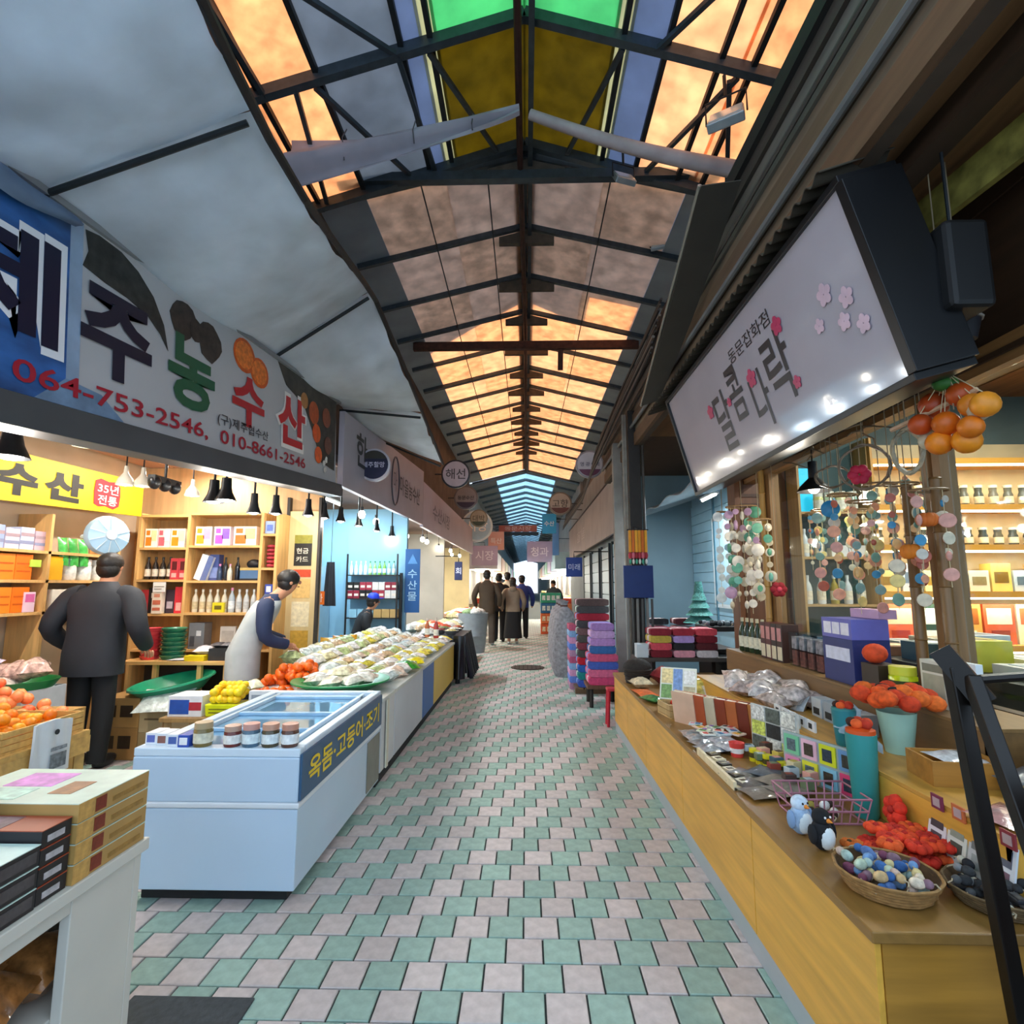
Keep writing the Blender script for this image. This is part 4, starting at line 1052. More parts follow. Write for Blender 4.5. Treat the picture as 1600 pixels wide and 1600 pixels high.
# third row
p = S(0, 1, 0.10); carton((p[0], p[1], p[2]), (0.08, 0.08, 0.24), '#b8323c', 'red carton half behind the person in black, third row', 'box')
p = S(0, 1, 0.28); carton((p[0], p[1], p[2]), (0.09, 0.08, 0.26), '#1e1c1e', 'black carton with white dot, third row', 'box', 0, None, ((0.35, 0.6, 0.65, 0.8, '#e8e4dc'),))
p = S(0, 1, 0.48); carton((p[0], p[1] - 0.08, p[2]), (0.10, 0.06, 0.30), '#e8dcc8', 'cream carton with red text under a white price card', 'box', 0, None, ((0.1, 0.3, 0.9, 0.45, '#c86a50'), (0.1, 0.1, 0.9, 0.2, '#c86a50'), (0.2, 0.55, 0.8, 0.66, '#d08a70')))
carton((p[0] + 0.02, p[1] - 0.115, 1.385), (0.13, 0.004, 0.10), '#f0eee8', 'white price card taped over the cream carton', 'card', 0, None, ((0.1, 0.5, 0.9, 0.6, '#9a9488'), (0.1, 0.25, 0.7, 0.35, '#9a9488')), bevel=0)
p = S(0, 1, 0.68); carton((p[0], p[1], p[2]), (0.09, 0.08, 0.24), '#3a2a34', 'dark plum carton in the third row', 'box', 0, None, ((0.15, 0.2, 0.85, 0.5, '#b8a8b0'),))
p = S(0, 1, 0.88); carton((p[0], p[1], p[2]), (0.09, 0.08, 0.27), '#d22c3a', 'bright red carton beside the middle upright, third row', 'box', 0, None, ((0.2, 0.1, 0.8, 0.4, '#f0b0a8'),))
for i in range(9):
    p = S(1, 1, 0.05 + 0.108 * i)
    if i == 5:
        bottle((p[0], p[1], p[2]), 0.25, 0.033, '#b8c4cc', 'bottle with pink cap among the cream bottles', None, '#ee9ac0', '#dfe6ea')
    else:
        bottle((p[0], p[1], p[2]), 0.235, 0.030, ['#dcd3bc', '#e2dac2', '#d8cfb8'][i % 3] if i < 5 else '#d5d8d6', (ORD[i] + ' cream bottle in the third row of the right bay' if i < 5 else ORD[i - 6] + ' pale grey bottle in the third row behind the person in the vest'), 'cream bottles' if i < 5 else 'pale grey bottles', '#efe8d6' if i < 5 else '#e6e8ea', '#c9b890' if i < 5 else '#b9bfc0')
p = S(1, 1, 0.45); carton((p[0], p[1] - 0.06, p[2]), (0.12, 0.03, 0.10), '#d6c81e', 'small yellow box in front of the cream bottles', 'box', 0, None, ((0.2, 0.3, 0.8, 0.7, '#6a5a10'),))
# fourth row and counter
p = S(1, 0, 0.16); carton((p[0], p[1], p[2]), (0.16, 0.14, 0.26), '#70747a', 'grey machine with small window on the lowest right shelf', 'machine', 0, None, ((0.5, 0.5, 0.8, 0.7, '#c9ccd0'), (0.1, 0.1, 0.4, 0.5, '#4a4d52')))
p = S(1, 0, 0.55); carton((p[0], p[1] + 0.03, p[2]), (0.16, 0.03, 0.22), '#d3cfc8', 'white notice sheet on the lowest right shelf', 'sheet', 0, None, ((0.1, 0.3, 0.9, 0.8, '#b8b4ac'),))
for b in range(3):
    zz_ = ZR[2][b] + 0.0125
    if b == 1:
        continue
for i in range(6):
    g = G(); g.tube([(0.035 * math.cos(a), 0.035 * math.sin(a), 0) for a in [k * math.pi / 6 for k in range(12)]], 0.016, 6, closed=True)
    g.put('red_coil', mat('#b03440', 0.7, 0, 0.2, 40), None, (-2.65, 5.68, 1.655 + i * 0.04), smooth=60, label=ORD[i] + ' red cord coil from below in the narrow shelf bay', cat='coil', group='red coils in the narrow bay')
carton((-2.65, 5.69, 1.264), (0.08, 0.08, 0.20), '#3a4fae', 'blue and green carton in the narrow shelf bay', 'box', 0, None, ((0.1, 0.1, 0.9, 0.5, '#2aa05a'), (0.2, 0.6, 0.8, 0.9, '#e6eef6')))
carton((-2.66, 5.66, 1.986), (0.10, 0.07, 0.13), '#9fb2dc', 'pale blue card box standing on the narrow shelf bay', 'box', 0, None, ((0.2, 0.2, 0.8, 0.7, '#5f78c0'),))
# wooden counter in front of the shelves
ct = thing('packing_counter', 'wooden packing counter in front of the wall shelf', 'counter', (-3.18, 5.36, 0))
G().span((-0.62, -0.20, 0.72), (0.42, 0.20, 0.75)).put('top', M_SHELF, ct)
for x in (-0.30, 0.12, 0.37):
    G().span((x, -0.18, 0), (x + 0.04, -0.14, 0.719)).put('leg', M_SHELFV, ct)
G().span((-0.60, 0.15, 0.0), (0.40, 0.18, 0.719)).put('back_panel', mat('#3b3530', 0.8), ct)
for i in range(8):
    g = G(); g.lathe([(0.075, 0), (0.09, 0.036), (0.084, 0.036), (0.07, 0.006), (0, 0.006)], 14); g.put('red_basket', mat('#d8404a', 0.4, 0, 0.05), None, (-3.62, 5.34, 0.7505 + i * 0.037), smooth=40, label=ORD[i] + ' small red plastic basket from below in the counter stack', cat='basket', group='stacked red baskets')
for i in range(7):
    g = G(); g.lathe([(0.085, 0), (0.115, 0.044), (0.108, 0.044), (0.08, 0.006), (0, 0.006)], 16); g.put('green_bowl', mat('#2f7a5c', 0.3, 0, 0.05), None, (-3.40, 5.34, 0.7505 + i * 0.042), smooth=40, label=ORD[i] + ' green plastic bowl from below in the counter stack', cat='bowl', group='stacked green bowls')
carton((-2.86, 5.34, 0.7505), (0.26, 0.22, 0.11), '#2b2d30', 'dark grey crate on the packing counter', 'crate')
for i in range(3):
    packet((-2.95 + 0.09 * i, 5.34, 0.862), 0.13, 0.16, 0.05, ['#4a4a50', '#6a6a70', '#3a3a40'][i], ['left', 'middle', 'right'][i] + ' dark pouch lying on the grey crate', None, 0.4 * i, 0, None, 'pouch', 'pouch', 0.4, 0.3, i)
carton((-3.10, 5.24, 0.7505), (0.19, 0.10, 0.05), '#d8c014', 'yellow tray at the front of the packing counter', 'tray')
packet((-3.08, 5.34, 0.80), 0.2, 0.16, 0.08, '#c9c4cc', 'whitish folded bag on the yellow tray', None, 0.3, 0.1, None, 'bag', 'folded_bag', 0.4, 0.3, 1)
packet((-3.26, 5.24, 0.751), 0.2, 0.12, 0.02, '#b9b6bc', 'grey paper sheaf lying on the packing counter', None, 0.1, 0, None, 'paper', 'paper_sheaf', 0.6, 0.2, 1)
for i in range(3):
    packet((-2.98 + 0.02 * i, 5.12, 0.03 + 0.1 * i), 0.25, 0.2, 0.10, ['#8f8a80', '#d6c81e', '#cbb81a'][i], ['grey bag on the floor', 'yellow bag on the grey one', 'topmost yellow bag'][i] + ' under the packing counter', None, 0.2 * i, 0, None, 'bag', 'goods_bag', 0.4, 0.3, i)

# ---------------- back wall shelves (left edge)
bsf = thing('back_shelf', 'shelf along the back wall below the yellow sign', 'shelf', (-4.0, 0, 0))
for z in (1.225, 1.485, 1.725):
    G().span((-0.29, 3.4, z - 0.012), (0, 5.32, z + 0.012)).put('shelf_board', M_SHELF, bsf)
for y in (3.4, 4.53, 5.32):
    G().span((-0.29, y - 0.014, 0.0), (0, y + 0.014, 2.05)).put('upright', M_SHELFV, bsf)
for z0, h_ in ((1.238, 0.20), (1.498, 0.20)):
    for j in range(6):
        carton((-4.12, 3.55 + 0.155 * j, z0), (0.2, 0.15, h_), ['#f07a1a', '#ee8a20', '#f2740e'][j % 3], ORD[j] + ' orange citrus carton on the ' + ('lower' if z0 < 1.3 else 'middle') + ' back shelf', 'box', 0, 'orange cartons on the ' + ('lower' if z0 < 1.3 else 'middle') + ' back shelf', ((0.1, 0.3, 0.9, 0.36, '#d05a08'), (0.1, 0.6, 0.9, 0.66, '#d05a08')), 'x')
for j, (y, c, h_, lb) in enumerate(((4.63, '#f2b416', 0.2, 'amber yellow carton on the middle back shelf'), (4.83, '#d8d6cc', 0.19, 'white tub on the middle back shelf'), (5.0, '#d3d3cc', 0.19, 'second white tub on the middle back shelf'), (5.17, '#c9c9c2', 0.19, 'third white tub near the shelf corner'))):
    if j == 0:
        carton((-4.12, y, 1.498), (0.2, 0.14, h_), c, lb, 'box')
    else:
        jar((-4.10, y, 1.498), h_, 0.075, c, lb, None, '#e6e6e2', None, 'tub', 'tub')
carton((-4.12, 4.92, 1.238), (0.2, 0.6, 0.18), '#e6dfcf', 'long cream carton on the lower back shelf', 'box', 0, None, ((0.1, 0.3, 0.9, 0.4, '#b8ac90'),), 'x')
carton((-4.06, 4.40, 1.238), (0.1, 0.10, 0.16), '#e8c8d8', 'small pink-white card box before the orange cartons', 'box', 0, None, ((0.1, 0.5, 0.9, 0.9, '#d868a0'),), 'x')
carton((-4.06, 4.42, 1.60), (0.1, 0.10, 0.06), '#b8d44a', 'small lime box standing among the orange cartons', 'box')
for j in range(7):
    carton((-4.12, 3.7 + 0.13 * j, 1.738), (0.16, 0.12, 0.16 + 0.02 * (j % 2)), ['#d8b8bc', '#b8c0dc', '#e0d8e4', '#9fb0d8', '#d4c8d8', '#c8d0e8', '#c6a8b4'][j], ['dusty pink', 'periwinkle', 'pale lilac', 'mid blue', 'greyish mauve', 'pale blue', 'mauve pink'][j] + ' striped carton on the top back shelf', 'box', 0, None, ((0.0, 0.25, 1.0, 0.4, '#8a90b0'), (0.0, 0.6, 1.0, 0.75, '#a89098')), 'x')
for j in range(3):
    packet((-4.08, 4.72 + 0.11 * j, 1.74), 0.10, 0.26, 0.06, '#3fae4a', ORD[j] + ' standing bright green snack pouch behind the fan', 'green pouches on the top back shelf', R(90), R(80), None, 'pouch', 'green_pouch', 0.3, 0.3, j)
fn = thing('wall_fan', 'pale blue round fan mounted near the corner of the shelves', 'fan', (-3.72, 4.765, 1.888))
FR = (0, R(90), R(-30))
g = G(); g.lathe([(0.17, 0), (0.175, 0.03), (0.16, 0.07), (0.05, 0.10), (0, 0.10)], 22); g.put('guard', mat('#a9cde6', 0.35, 0, 0.05), fn, (0, 0, 0), FR, smooth=40)
g = G(); g.lathe([(0.045, 0.10), (0.04, 0.12), (0, 0.122)], 14); g.put('hub', mat('#d8e8f2', 0.3), fn, (0, 0, 0), FR, smooth=40)
for k in range(10):
    a = k * math.pi / 5
    g = G(); g.bar((0.05 * math.cos(a), 0.05 * math.sin(a), 0.105), (0.16 * math.cos(a), 0.16 * math.sin(a), 0.076), 0.006, 0.006); g.put('guard_rib', mat('#d8e8f2', 0.3), fn, (0, 0, 0), FR)
g = G(); g.tube([(0, 0, 0), (-0.12, 0.05, -0.02), (-0.28, 0.08, 0.0)], 0.02, 6); g.put('arm', mat('#cfd8dc', 0.4), fn)

# poster panel at the corner of the shop
pp = thing('poster_panel', 'pale wooden panel with posters between the two left shops', 'panel', (-2.40, 5.86, 0))
G().span((-0.155, 0.0, 0.0), (0.155, 0.05, 2.25)).put('board', wood('#d8c08c', 0.1, 3, 'z'), pp)
G().span((-0.19, -0.01, 0.0), (-0.158, 0.05, 2.4)).put('post', mat('#2a2622', 0.6), pp)
G().span((0.158, -0.01, 0.0), (0.185, 0.05, 2.4)).put('post', mat('#3a3430', 0.6), pp)
for (z0, z1, c, lb) in ((1.66, 1.90, '#1f1c18', 'black poster with yellow band'), (1.90, 1.99, '#8f8a30', ''), (1.54, 1.62, '#d84a24', ''), (1.32, 1.52, '#e0b870', ''), (1.02, 1.28, '#e8dcb8', ''), (0.78, 0.98, '#d0a440', '')):
    G().span((-0.09, -0.004, z0), (0.10, -0.0005, z1)).put('poster', mat(c, 0.5, 0, 0.15, 30), pp)
letter('poster_lettering', '현금', 0.13, 0.06, mat('#e8e2d0', 0.5, 0, 0), pp, (0, -0.006, 1.82), FACE_NY, 0.01)
letter('poster_lettering', '카드', 0.13, 0.06, mat('#e8e2d0', 0.5, 0, 0), pp, (0, -0.006, 1.73), FACE_NY, 0.01)

# ================================================================ PEOPLE
TMP = None
def skin_mesh(verts, edges, radii, root=0, sub=1, name='body'):
    me = bpy.data.meshes.new(name)
    me.from_pydata(verts, edges, [])
    global TMP
    if TMP is None:
        TMP = bpy.data.scenes.new('fitting_room')
    o = bpy.data.objects.new(name, me); TMP.collection.objects.link(o)
    sk = o.modifiers.new('skin', 'SKIN'); sk.branch_smoothing = 0.6
    for i, d in enumerate(me.skin_vertices[0].data):
        r = radii[i]; d.radius = r if isinstance(r, (tuple, list)) else (r, r)
        d.use_root = (i == root)
    ss = o.modifiers.new('sub', 'SUBSURF'); ss.levels = sub; ss.render_levels = sub
    TMP.view_layers[0].update()
    dg = TMP.view_layers[0].depsgraph
    out = bpy.data.meshes.new_from_object(o.evaluated_get(dg))
    bpy.data.objects.remove(o); bpy.data.meshes.remove(me)
    out.name = name
    for p in out.polygons:
        p.use_smooth = True
    return out
def join_geo(me, g):
    vs = [tuple(v.co) for v in me.vertices] + g.v
    n = len(me.vertices)
    fs = [tuple(p.vertices) for p in me.polygons] + [tuple(i + n for i in f) for f in g.f]
    out = bpy.data.meshes.new(me.name); out.from_pydata(vs, [], fs)
    out.polygons.foreach_set('use_smooth', [True] * len(out.polygons))
    return out
SKIN = mat('#c98f6e', 0.55, 0, 0.05, 8)
def person(label, loc, rz, h=1.7, jacket='#1d1f24', trousers='#1a1b20', hair='#120f0e', shoes='#15151a', elbows=None, wrists=None, lean=0.0, headfwd=0.02, turn=0.0,
           hairlong=0.0, skirt=0.0, hem=0.80, vest=None, fingers=True, cap=None, stride=0.0, bulk=1.0, sit=False, hood=False, apron=None, group=None, sleeve=None):
    t = thing('person', label, 'person', loc, rz, group)
    k = h / 1.7
    t.scale = (k, k, k)
    el = elbows or [(-0.30, -0.02, 1.12), (0.30, -0.02, 1.12)]
    wr = wrists or [(-0.28, 0.12, 0.90), (0.28, 0.12, 0.90)]
    def ln(p):
        x, y, z = p
        return (x, y + lean * max(0, z - 0.95), z - 0.35 * lean * lean * max(0, z - 0.95))
    hip, kn, an = 0.09, 0.10, 0.10
    if sit:
        legs = [((s * 0.10, 0.0, 0.92), (s * 0.13, 0.40, 0.90), (s * 0.13, 0.42, 0.48), (s * 0.13, 0.50, 0.44)) for s in (-1, 1)]
    else:
        legs = [((s * hip, 0, 0.88), (s * kn, 0.02 + s * stride * 0.5, 0.48), (s * an, -0.01 + s * stride, 0.085), (s * (an + 0.02), 0.13 + s * stride, 0.035)) for s in (-1, 1)]
    V, E_, RR = [], [], []
    def ad(p, r, to=None, l=True):
        V.append(ln(p) if l else p); RR.append(r)
        if to is not None:
            E_.append((to, len(V) - 1))
        return len(V) - 1
    pel = ad((0, 0, 0.95), (0.145, 0.105))
    wa = ad((0, 0, 1.10), (0.135, 0.095), pel)
    ch = ad((0, 0.0, 1.29), (0.16, 0.105), wa)
    nb_ = ad((0, 0, 1.43), (0.085, 0.07), ch)
    nk = ad((0, headfwd * 0.5, 1.48), (0.055, 0.055), nb_)
    hx, hy = 0.0, headfwd
    hd = ad((hx, hy, 1.545), (0.070, 0.082), nk)
    hd2 = ad((hx, hy, 1.625), (0.080, 0.095), hd)
    hd3 = ad((hx, hy - 0.01, 1.68), (0.055, 0.065), hd2)
    ft_ = Vector((math.sin(-turn), math.cos(turn), 0)); sd_ = Vector((math.cos(turn), math.sin(turn), 0))
    for s_, side in ((0, -1), (1, 1)):
        sh = ad((side * 0.165, 0, 1.395), 0.062, nb_)
        e_ = ad(el[s_], 0.045, sh); w_ = ad(wr[s_], 0.030, e_)
        d = (Vector(wr[s_]) - Vector(el[s_])).normalized()
        pm = Vector(wr[s_]) + d * 0.07
        ad(tuple(pm), (0.036, 0.020), w_)
    for lg in legs:
        a_ = ad(lg[0], 0.085, pel, False); b_ = ad(lg[1], 0.058, a_, False); c_ = ad(lg[2], 0.042, b_, False); ad(lg[3], 0.032, c_, False)
    me = skin_mesh(V, E_, RR, 0, 1)
    ex = G()
    hc = Vector(ln((hx, hy, 1.625)))
    ex.ell(hc + ft_ * 0.088 + Vector((0, 0, -0.012)), (0.014, 0.018, 0.020), 0, 8, 6)
    ex.ell(hc + ft_ * 0.078 + Vector((0, 0, -0.055)), (0.024, 0.012, 0.007), 0, 8, 5)
    for s in (-1, 1):
        ex.ell(hc + sd_ * (0.076 * s) + Vector((0, 0, -0.01)), (0.012, 0.018, 0.028), 0, 8, 6)
    if fingers:
        for s_ in (0, 1):
            a, b = Vector(ln(el[s_])), Vector(ln(wr[s_])); d = (b - a).normalized()
            sdv = d.cross(Vector((0, 0, 1))).normalized(); nn = sdv.cross(d).normalized()
            for q in range(4):
                o_ = b + d * 0.085 + sdv * (0.020 * (q - 1.5))
                Lf = [0.060, 0.072, 0.068, 0.052][q]
                ex.tube([o_, o_ + d * Lf * 0.55 - nn * 0.006, o_ + d * Lf * 0.85 - nn * 0.028], [0.0095, 0.009, 0.007], 6)
            th = b + d * 0.04 + sdv * (0.03 * (1 if s_ == 0 else -1))
            ex.tube([th, th + d * 0.03 + sdv * (0.018 * (1 if s_ == 0 else -1)), th + d * 0.055 + sdv * (0.016 * (1 if s_ == 0 else -1)) - nn * 0.015], [0.011, 0.010, 0.008], 6)
    me = join_geo(me, ex)
    me.materials.append(SKIN)
    put('body', me, t)
    # clothing
    def arc(pts, rs, k=4):
        """smooth polyline through pts with matching radii"""
        P = [Vector(p) for p in pts]; out, ro = [], []
        for i in range(len(P) - 1):
            p0, p1, p2, p3 = P[max(i - 1, 0)], P[i], P[i + 1], P[min(i + 2, len(P) - 1)]
            for q in range(k):
                u = q / k
                out.append(0.5 * ((2 * p1) + (p2 - p0) * u + (2 * p0 - 5 * p1 + 4 * p2 - p3) * u * u + (3 * p1 - p0 - 3 * p2 + p3) * u ** 3))
                ro.append(rs[i] + (rs[i + 1] - rs[i]) * u)
        out.append(P[-1]); ro.append(rs[-1])
        return out, ro
    def torso(grow, z0, top):
        rows = [(z0, 0.190, 0.140), (0.92, 0.188, 0.140), (1.06, 0.180, 0.128), (1.20, 0.192, 0.130), (1.31, 0.212, 0.132), (1.38, 0.205, 0.118), (1.425, 0.150, 0.100), (1.46, 0.090, 0.080), (1.495, 0.070, 0.070)]
        return [(ln((0, 0, z)), rx * bulk + grow, ry * (0.5 + bulk / 2) + grow) for z, rx, ry in rows if z <= top and (z >= z0)]
    g = G(); g.loft(torso(0, hem if not sit else 0.84, 9), 20)
    for s_, side in ((0, -1), (1, 1)):
        w2 = Vector(wr[s_]).lerp(Vector(el[s_]), 0.04)
        sh0, sh1 = Vector((side * 0.13 * bulk, 0, 1.375)), Vector((side * 0.205 * bulk, -0.005, 1.34))
        P_, Q_ = arc([ln(sh0), ln(sh1), ln(el[s_]), ln(w2)], [0.078 * bulk, 0.08 * bulk, 0.064 * bulk, 0.049 * bulk])
        g.tube(P_, Q_, 12)
    g.put('jacket' if vest is None else 'sweater', mat(jacket, 0.75, 0, 0.12, 6, 0.15), t, smooth=70)
    if vest:
        g = G(); g.loft(torso(0.012, hem - 0.02, 1.43), 20); g.put('vest', mat(vest, 0.8, 0, 0.08, 8), t, smooth=70)
    if skirt > 0:
        g = G(); g.loft([((0, 0, skirt), 0.25, 0.22), ((0, 0, 0.5), 0.215, 0.18), ((0, 0, 0.86), 0.185, 0.135), ((0, 0, 1.02), 0.165, 0.118)], 20); g.put('skirt', mat(trousers, 0.8, 0, 0.12, 6), t, smooth=70)
    else:
        g = G(); g.loft([((0, 0, 0.76), 0.165, 0.115), ((0, 0, 0.86), 0.178, 0.128), ((0, 0, 1.0), 0.165, 0.118)], 18)
        for lg in legs:
            P_, Q_ = arc([Vector(lg[0]) + Vector((0, 0, 0.02)), lg[1], Vector(lg[2]) + Vector((0, 0, -0.03))], [0.098, 0.078, 0.066]); g.tube(P_, Q_, 12)
        g.put('trousers', mat(trousers, 0.8, 0, 0.12, 6, 0.15), t, smooth=70)
    for lg in legs:
        a, b = Vector(lg[2]), Vector(lg[3])
        g = G(); c = (a + b) / 2; c.z = b.z + 0.012
        g.ell(c + Vector((0, 0.02, 0)), (0.048, 0.135, 0.048), 0, 10, 7); g.put('shoe', mat(shoes, 0.5, 0, 0.05), t, smooth=60)
    # hair or cap
    g = G(); c = Vector(ln((hx, hy, 1.645))) - ft_ * 0.014
    g.ell(c + Vector((0, 0, 0.008)) - ft_ * 0.012, (0.096, 0.108, 0.092), 0, 16, 10)
    g.ell(c - ft_ * 0.035 + Vector((0, 0, -0.045)), (0.090, 0.078, 0.085), 0, 14, 9)
    if hairlong > 0:
        g.ell(c - ft_ * 0.05 + Vector((0, 0, -hairlong * 0.5)), (0.085, 0.05, hairlong * 0.6 + 0.03), 0, 12, 8)
    g.put('hair', mat(hair, 0.5, 0, 0.2, 30, 0.2), t, smooth=60)
    if cap:
        g = G(); g.lathe([(0.10, 0.0), (0.102, 0.03), (0.085, 0.075), (0.04, 0.10), (0, 0.104)], 16, 0, Matrix.Translation(c + Vector((0, 0, 0.03))))
        g.ell(c + ft_ * 0.12 + Vector((0, 0, 0.035)), (0.07, 0.07, 0.008), 0, 10, 5); g.put('cap', mat(cap, 0.6, 0, 0.05), t, smooth=60)
    if hood:
        g = G(); g.ell(Vector(ln((0, -0.075, 1.42))), (0.115, 0.075, 0.085), 0, 12, 8); g.put('hood', mat(jacket, 0.8, 0, 0.1, 6), t, smooth=60)
    return t
person('person seen from behind in a black jacket and dark trousers beside the fruit table', (-3.53, 4.52, 0.0), R(4), 1.69, '#1f242c', '#14171c', '#17120f', '#101114',
       [(-0.345, -0.05, 1.12), (0.35, -0.05, 1.12)], [(-0.31, 0.17, 0.95), (0.31, 0.17, 0.95)], 0.10, 0.05, 0, 0, 0, 0.74, bulk=1.2)
person('person in a pale grey vest over a navy sweater bending over the vegetables', (-2.53, 4.98, 0.0), R(-62), 1.60, '#1f2f52', '#17181d', '#141010', '#1a1a1d',
       [(-0.24, 0.10, 1.10), (0.24, 0.12, 1.08)], [(-0.12, 0.34, 1.00), (0.14, 0.36, 0.98)], 0.42, 0.10, 0, 0.07, 0, 0.70, '#aeb6b8')
person('person in a bright blue cap and dark jacket sitting behind the blue stall', (-2.48, 8.15, -0.20), R(-65), 1.50, '#15181f', '#15181f', '#141010', '#111111',
       [(-0.26, 0.10, 1.10), (0.26, 0.10, 1.10)], [(-0.14, 0.34, 1.05), (0.14, 0.34, 1.05)], 0.30, 0.06, 0, 0, 0, 0.8, None, True, '#1c3fd8')
# walkers in the lane, seen from behind
person('tallest walker in a long brown coat in the lane, seen from behind', (-0.97, 13.75, 0), R(-4), 1.80, '#473a2b', '#5a5046', '#1a1512', '#d8dade', None, None, 0.0, 0.02, 0, 0, 0, 0.72, None, False, None, 0.09)
person('walker in black half hidden behind the brown coat', (-0.72, 14.7, 0), R(-3), 1.74, '#17181d', '#1a1b20', '#120f0e', '#20232a', None, None, 0, 0.02, 0, 0, 0, 0.8, None, False, None, -0.08)
person('walker with long hair, beige jacket and ankle-length black skirt', (-0.34, 14.1, 0), R(3), 1.62, '#8a7a68', '#0f0f12', '#2a1a12', '#cfcac2', None, None, 0, 0.02, 0, 0.22, 0.16, 0.84, None, False, None, 0.05, hood=True)
person('walker in a cream jacket between the brown coat and the skirt', (-0.55, 16.2, 0), R(2), 1.80, '#cfc3b0', '#23262e', '#141010', '#d0d0d0', None, None, 0, 0.02, 0, 0, 0, 0.85, None, False, None, -0.06)
person('walker in blue at the right of the group', (-0.12, 15.4, 0), R(-2), 1.70, '#2f3f8a', '#1c1c22', '#1a1512', '#202020', None, None, 0, 0.02, 0, 0, 0, 0.85, None, False, None, 0.07)
person('dark figure standing far off at the right side stalls', (0.95, 19.0, 0), R(150), 1.60, '#2b3a44', '#23262e', '#141010', '#111111', None, None, 0.1, 0.02, 0, 0, 0, 0.8, None, False)
bpy.data.scenes.remove(TMP)

# ================================================================ VEGETABLE STALL (left)
def cabinet(y0, y1, face, label, x0=-2.25, x1=-1.07, z=0.62, name='stall_cabinet', cloth='#c9cdc8', skirt=0.09):
    t = thing(name, label, 'stall cabinet', (x1, (y0 + y1) / 2, 0))
    w = (y1 - y0) / 2
    G().span((x0 - x1 + 0.02, -w + 0.004, 0.0), (-0.03, w - 0.004, skirt)).put('plinth', mat('#1e2024', 0.8), t)
    G().span((x0 - x1, -w + 0.002, skirt), (-0.012, w - 0.002, z - 0.03)).put('body', mat(face, 0.5, 0, 0.05, 3), t)
    G().span((-0.012, -w + 0.008, skirt + 0.005), (0.0, w - 0.008, z - 0.035)).put('front_panel', mat(face, 0.4, 0, 0.05, 3), t, bevel=0.003)
    G().span((x0 - x1 - 0.01, -w + 0.002, z - 0.03), (0.012, w - 0.002, z)).put('top', mat(cloth, 0.5, 0, 0.1, 5), t, bevel=0.004)
    return t
cabinet(4.19, 4.615, '#c9ccd0', 'short white stall cabinet touching the end of the freezer', -1.86)
cabinet(4.62, 5.85, '#c3c9d2', 'wider white stall cabinet carrying vegetable packs')
cabinet(5.855, 6.53, '#2a63a8', 'narrow blue stall cabinet between the white and yellow ones')
cabinet(6.535, 8.30, '#cfae4e', 'yellow ochre stall cabinet before the black draped table')
for x in (-1.062,):
    G().span((x, 4.30, 0.10), (x + 0.01, 4.36, 0.59)).put('panel_strip', mat('#d8d2c0', 0.5), label='cream upright strip on the near end of the white cabinet', cat='strip')
# low table behind the freezer
lt = thing('low_table', 'low wooden table behind the freezer with foam box and yellow basket', 'table', (-2.32, 4.42, 0))
G().span((-0.42, -0.22, 0.44), (0.42, 0.20, 0.47)).put('top', wood('#9a7a4c', 0.2), lt)
for sx in (-0.38, 0.38):
    for sy in (-0.18, 0.16):
        G().bar((sx, sy, 0), (sx, sy, 0.44), 0.05, 0.05).put('leg', wood('#9a7a4c', 0.2), lt)
fb = carton((-2.58, 4.36, 0.4705), (0.26, 0.22, 0.15), '#dde3ea', 'white foam box with blue and red print behind the freezer', 'foam box', 0, None, ((0.05, 0.12, 0.62, 0.82, '#1f4fa8'), (0.62, 0.3, 0.98, 0.7, '#b02a38')))
yb = thing('yellow_basket', 'bright yellow slotted basket behind the freezer', 'basket', (-2.30, 4.34, 0.471))
g = G(); g.box((0, 0, 0.045), (0.24, 0.18, 0.09), top=1.06); g.put('tub', mat('#d8e010', 0.4), yb, bevel=0.006)
for z in (0.03, 0.055):
    g = G(); g.box((0, -0.094, z), (0.19, 0.004, 0.008)); g.put('slot', mat('#6a6a10', 0.6), yb)
rp = random.Random(31)
YM = [fruit_mesh(0.036, '#f2d41c'), fruit_mesh(0.034, '#f4c81a')]
for k in range(2):
    for i in range(5):
        for j in range(3):
            if rp.random() < 0.9:
                put('lemon', rp.choice(YM), None, (-2.38 + i * 0.045 + rp.uniform(-.006, .006), 4.285 + j * 0.055, 0.562 + k * 0.05 + 0.02 * j), None, label='yellow lemon heaped in the bright yellow basket', cat='lemon', group='lemons in the yellow basket')
for i in range(4):
    packet((-2.36 + 0.07 * i, 4.44, 0.60 + 0.015 * i), 0.11, 0.12, 0.07, '#efe6c4', ORD[i] + ' creamy white pack behind the heap of lemons', 'white packs behind the lemons', 0.3 * i, 0.3, None, 'packet', 'packet', 0.3, 0.25, i)
wp = carton((-2.02, 4.33, 0.4705), (0.20, 0.06, 0.18), '#cfd8e0', 'white standing pack with orange picture beside the yellow basket', 'pack', 0.05, None, ((0.55, 0.1, 0.9, 0.5, '#e08a4a'), (0.1, 0.6, 0.6, 0.85, '#8f9cab')))
ora = fruit_mesh(0.040, '#f0660c')
for i in range(7):
    for j in range(4):
        for k in range(3):
            if k == 2 and (i < 2 or i > 5) or rp.random() < 0.1:
                continue
            put('orange', ora, None, (-2.20 + i * 0.066 + rp.uniform(-.01, .01) + 0.02 * k, 4.62 + j * 0.075 + 0.03 * k, 0.622 + k * 0.062), (rp.uniform(0, 3), 0, rp.uniform(0, 6)), label='deep orange carrot-coloured fruit heaped in front of the person in the vest', cat='orange', group='heap of deep oranges on the stall')
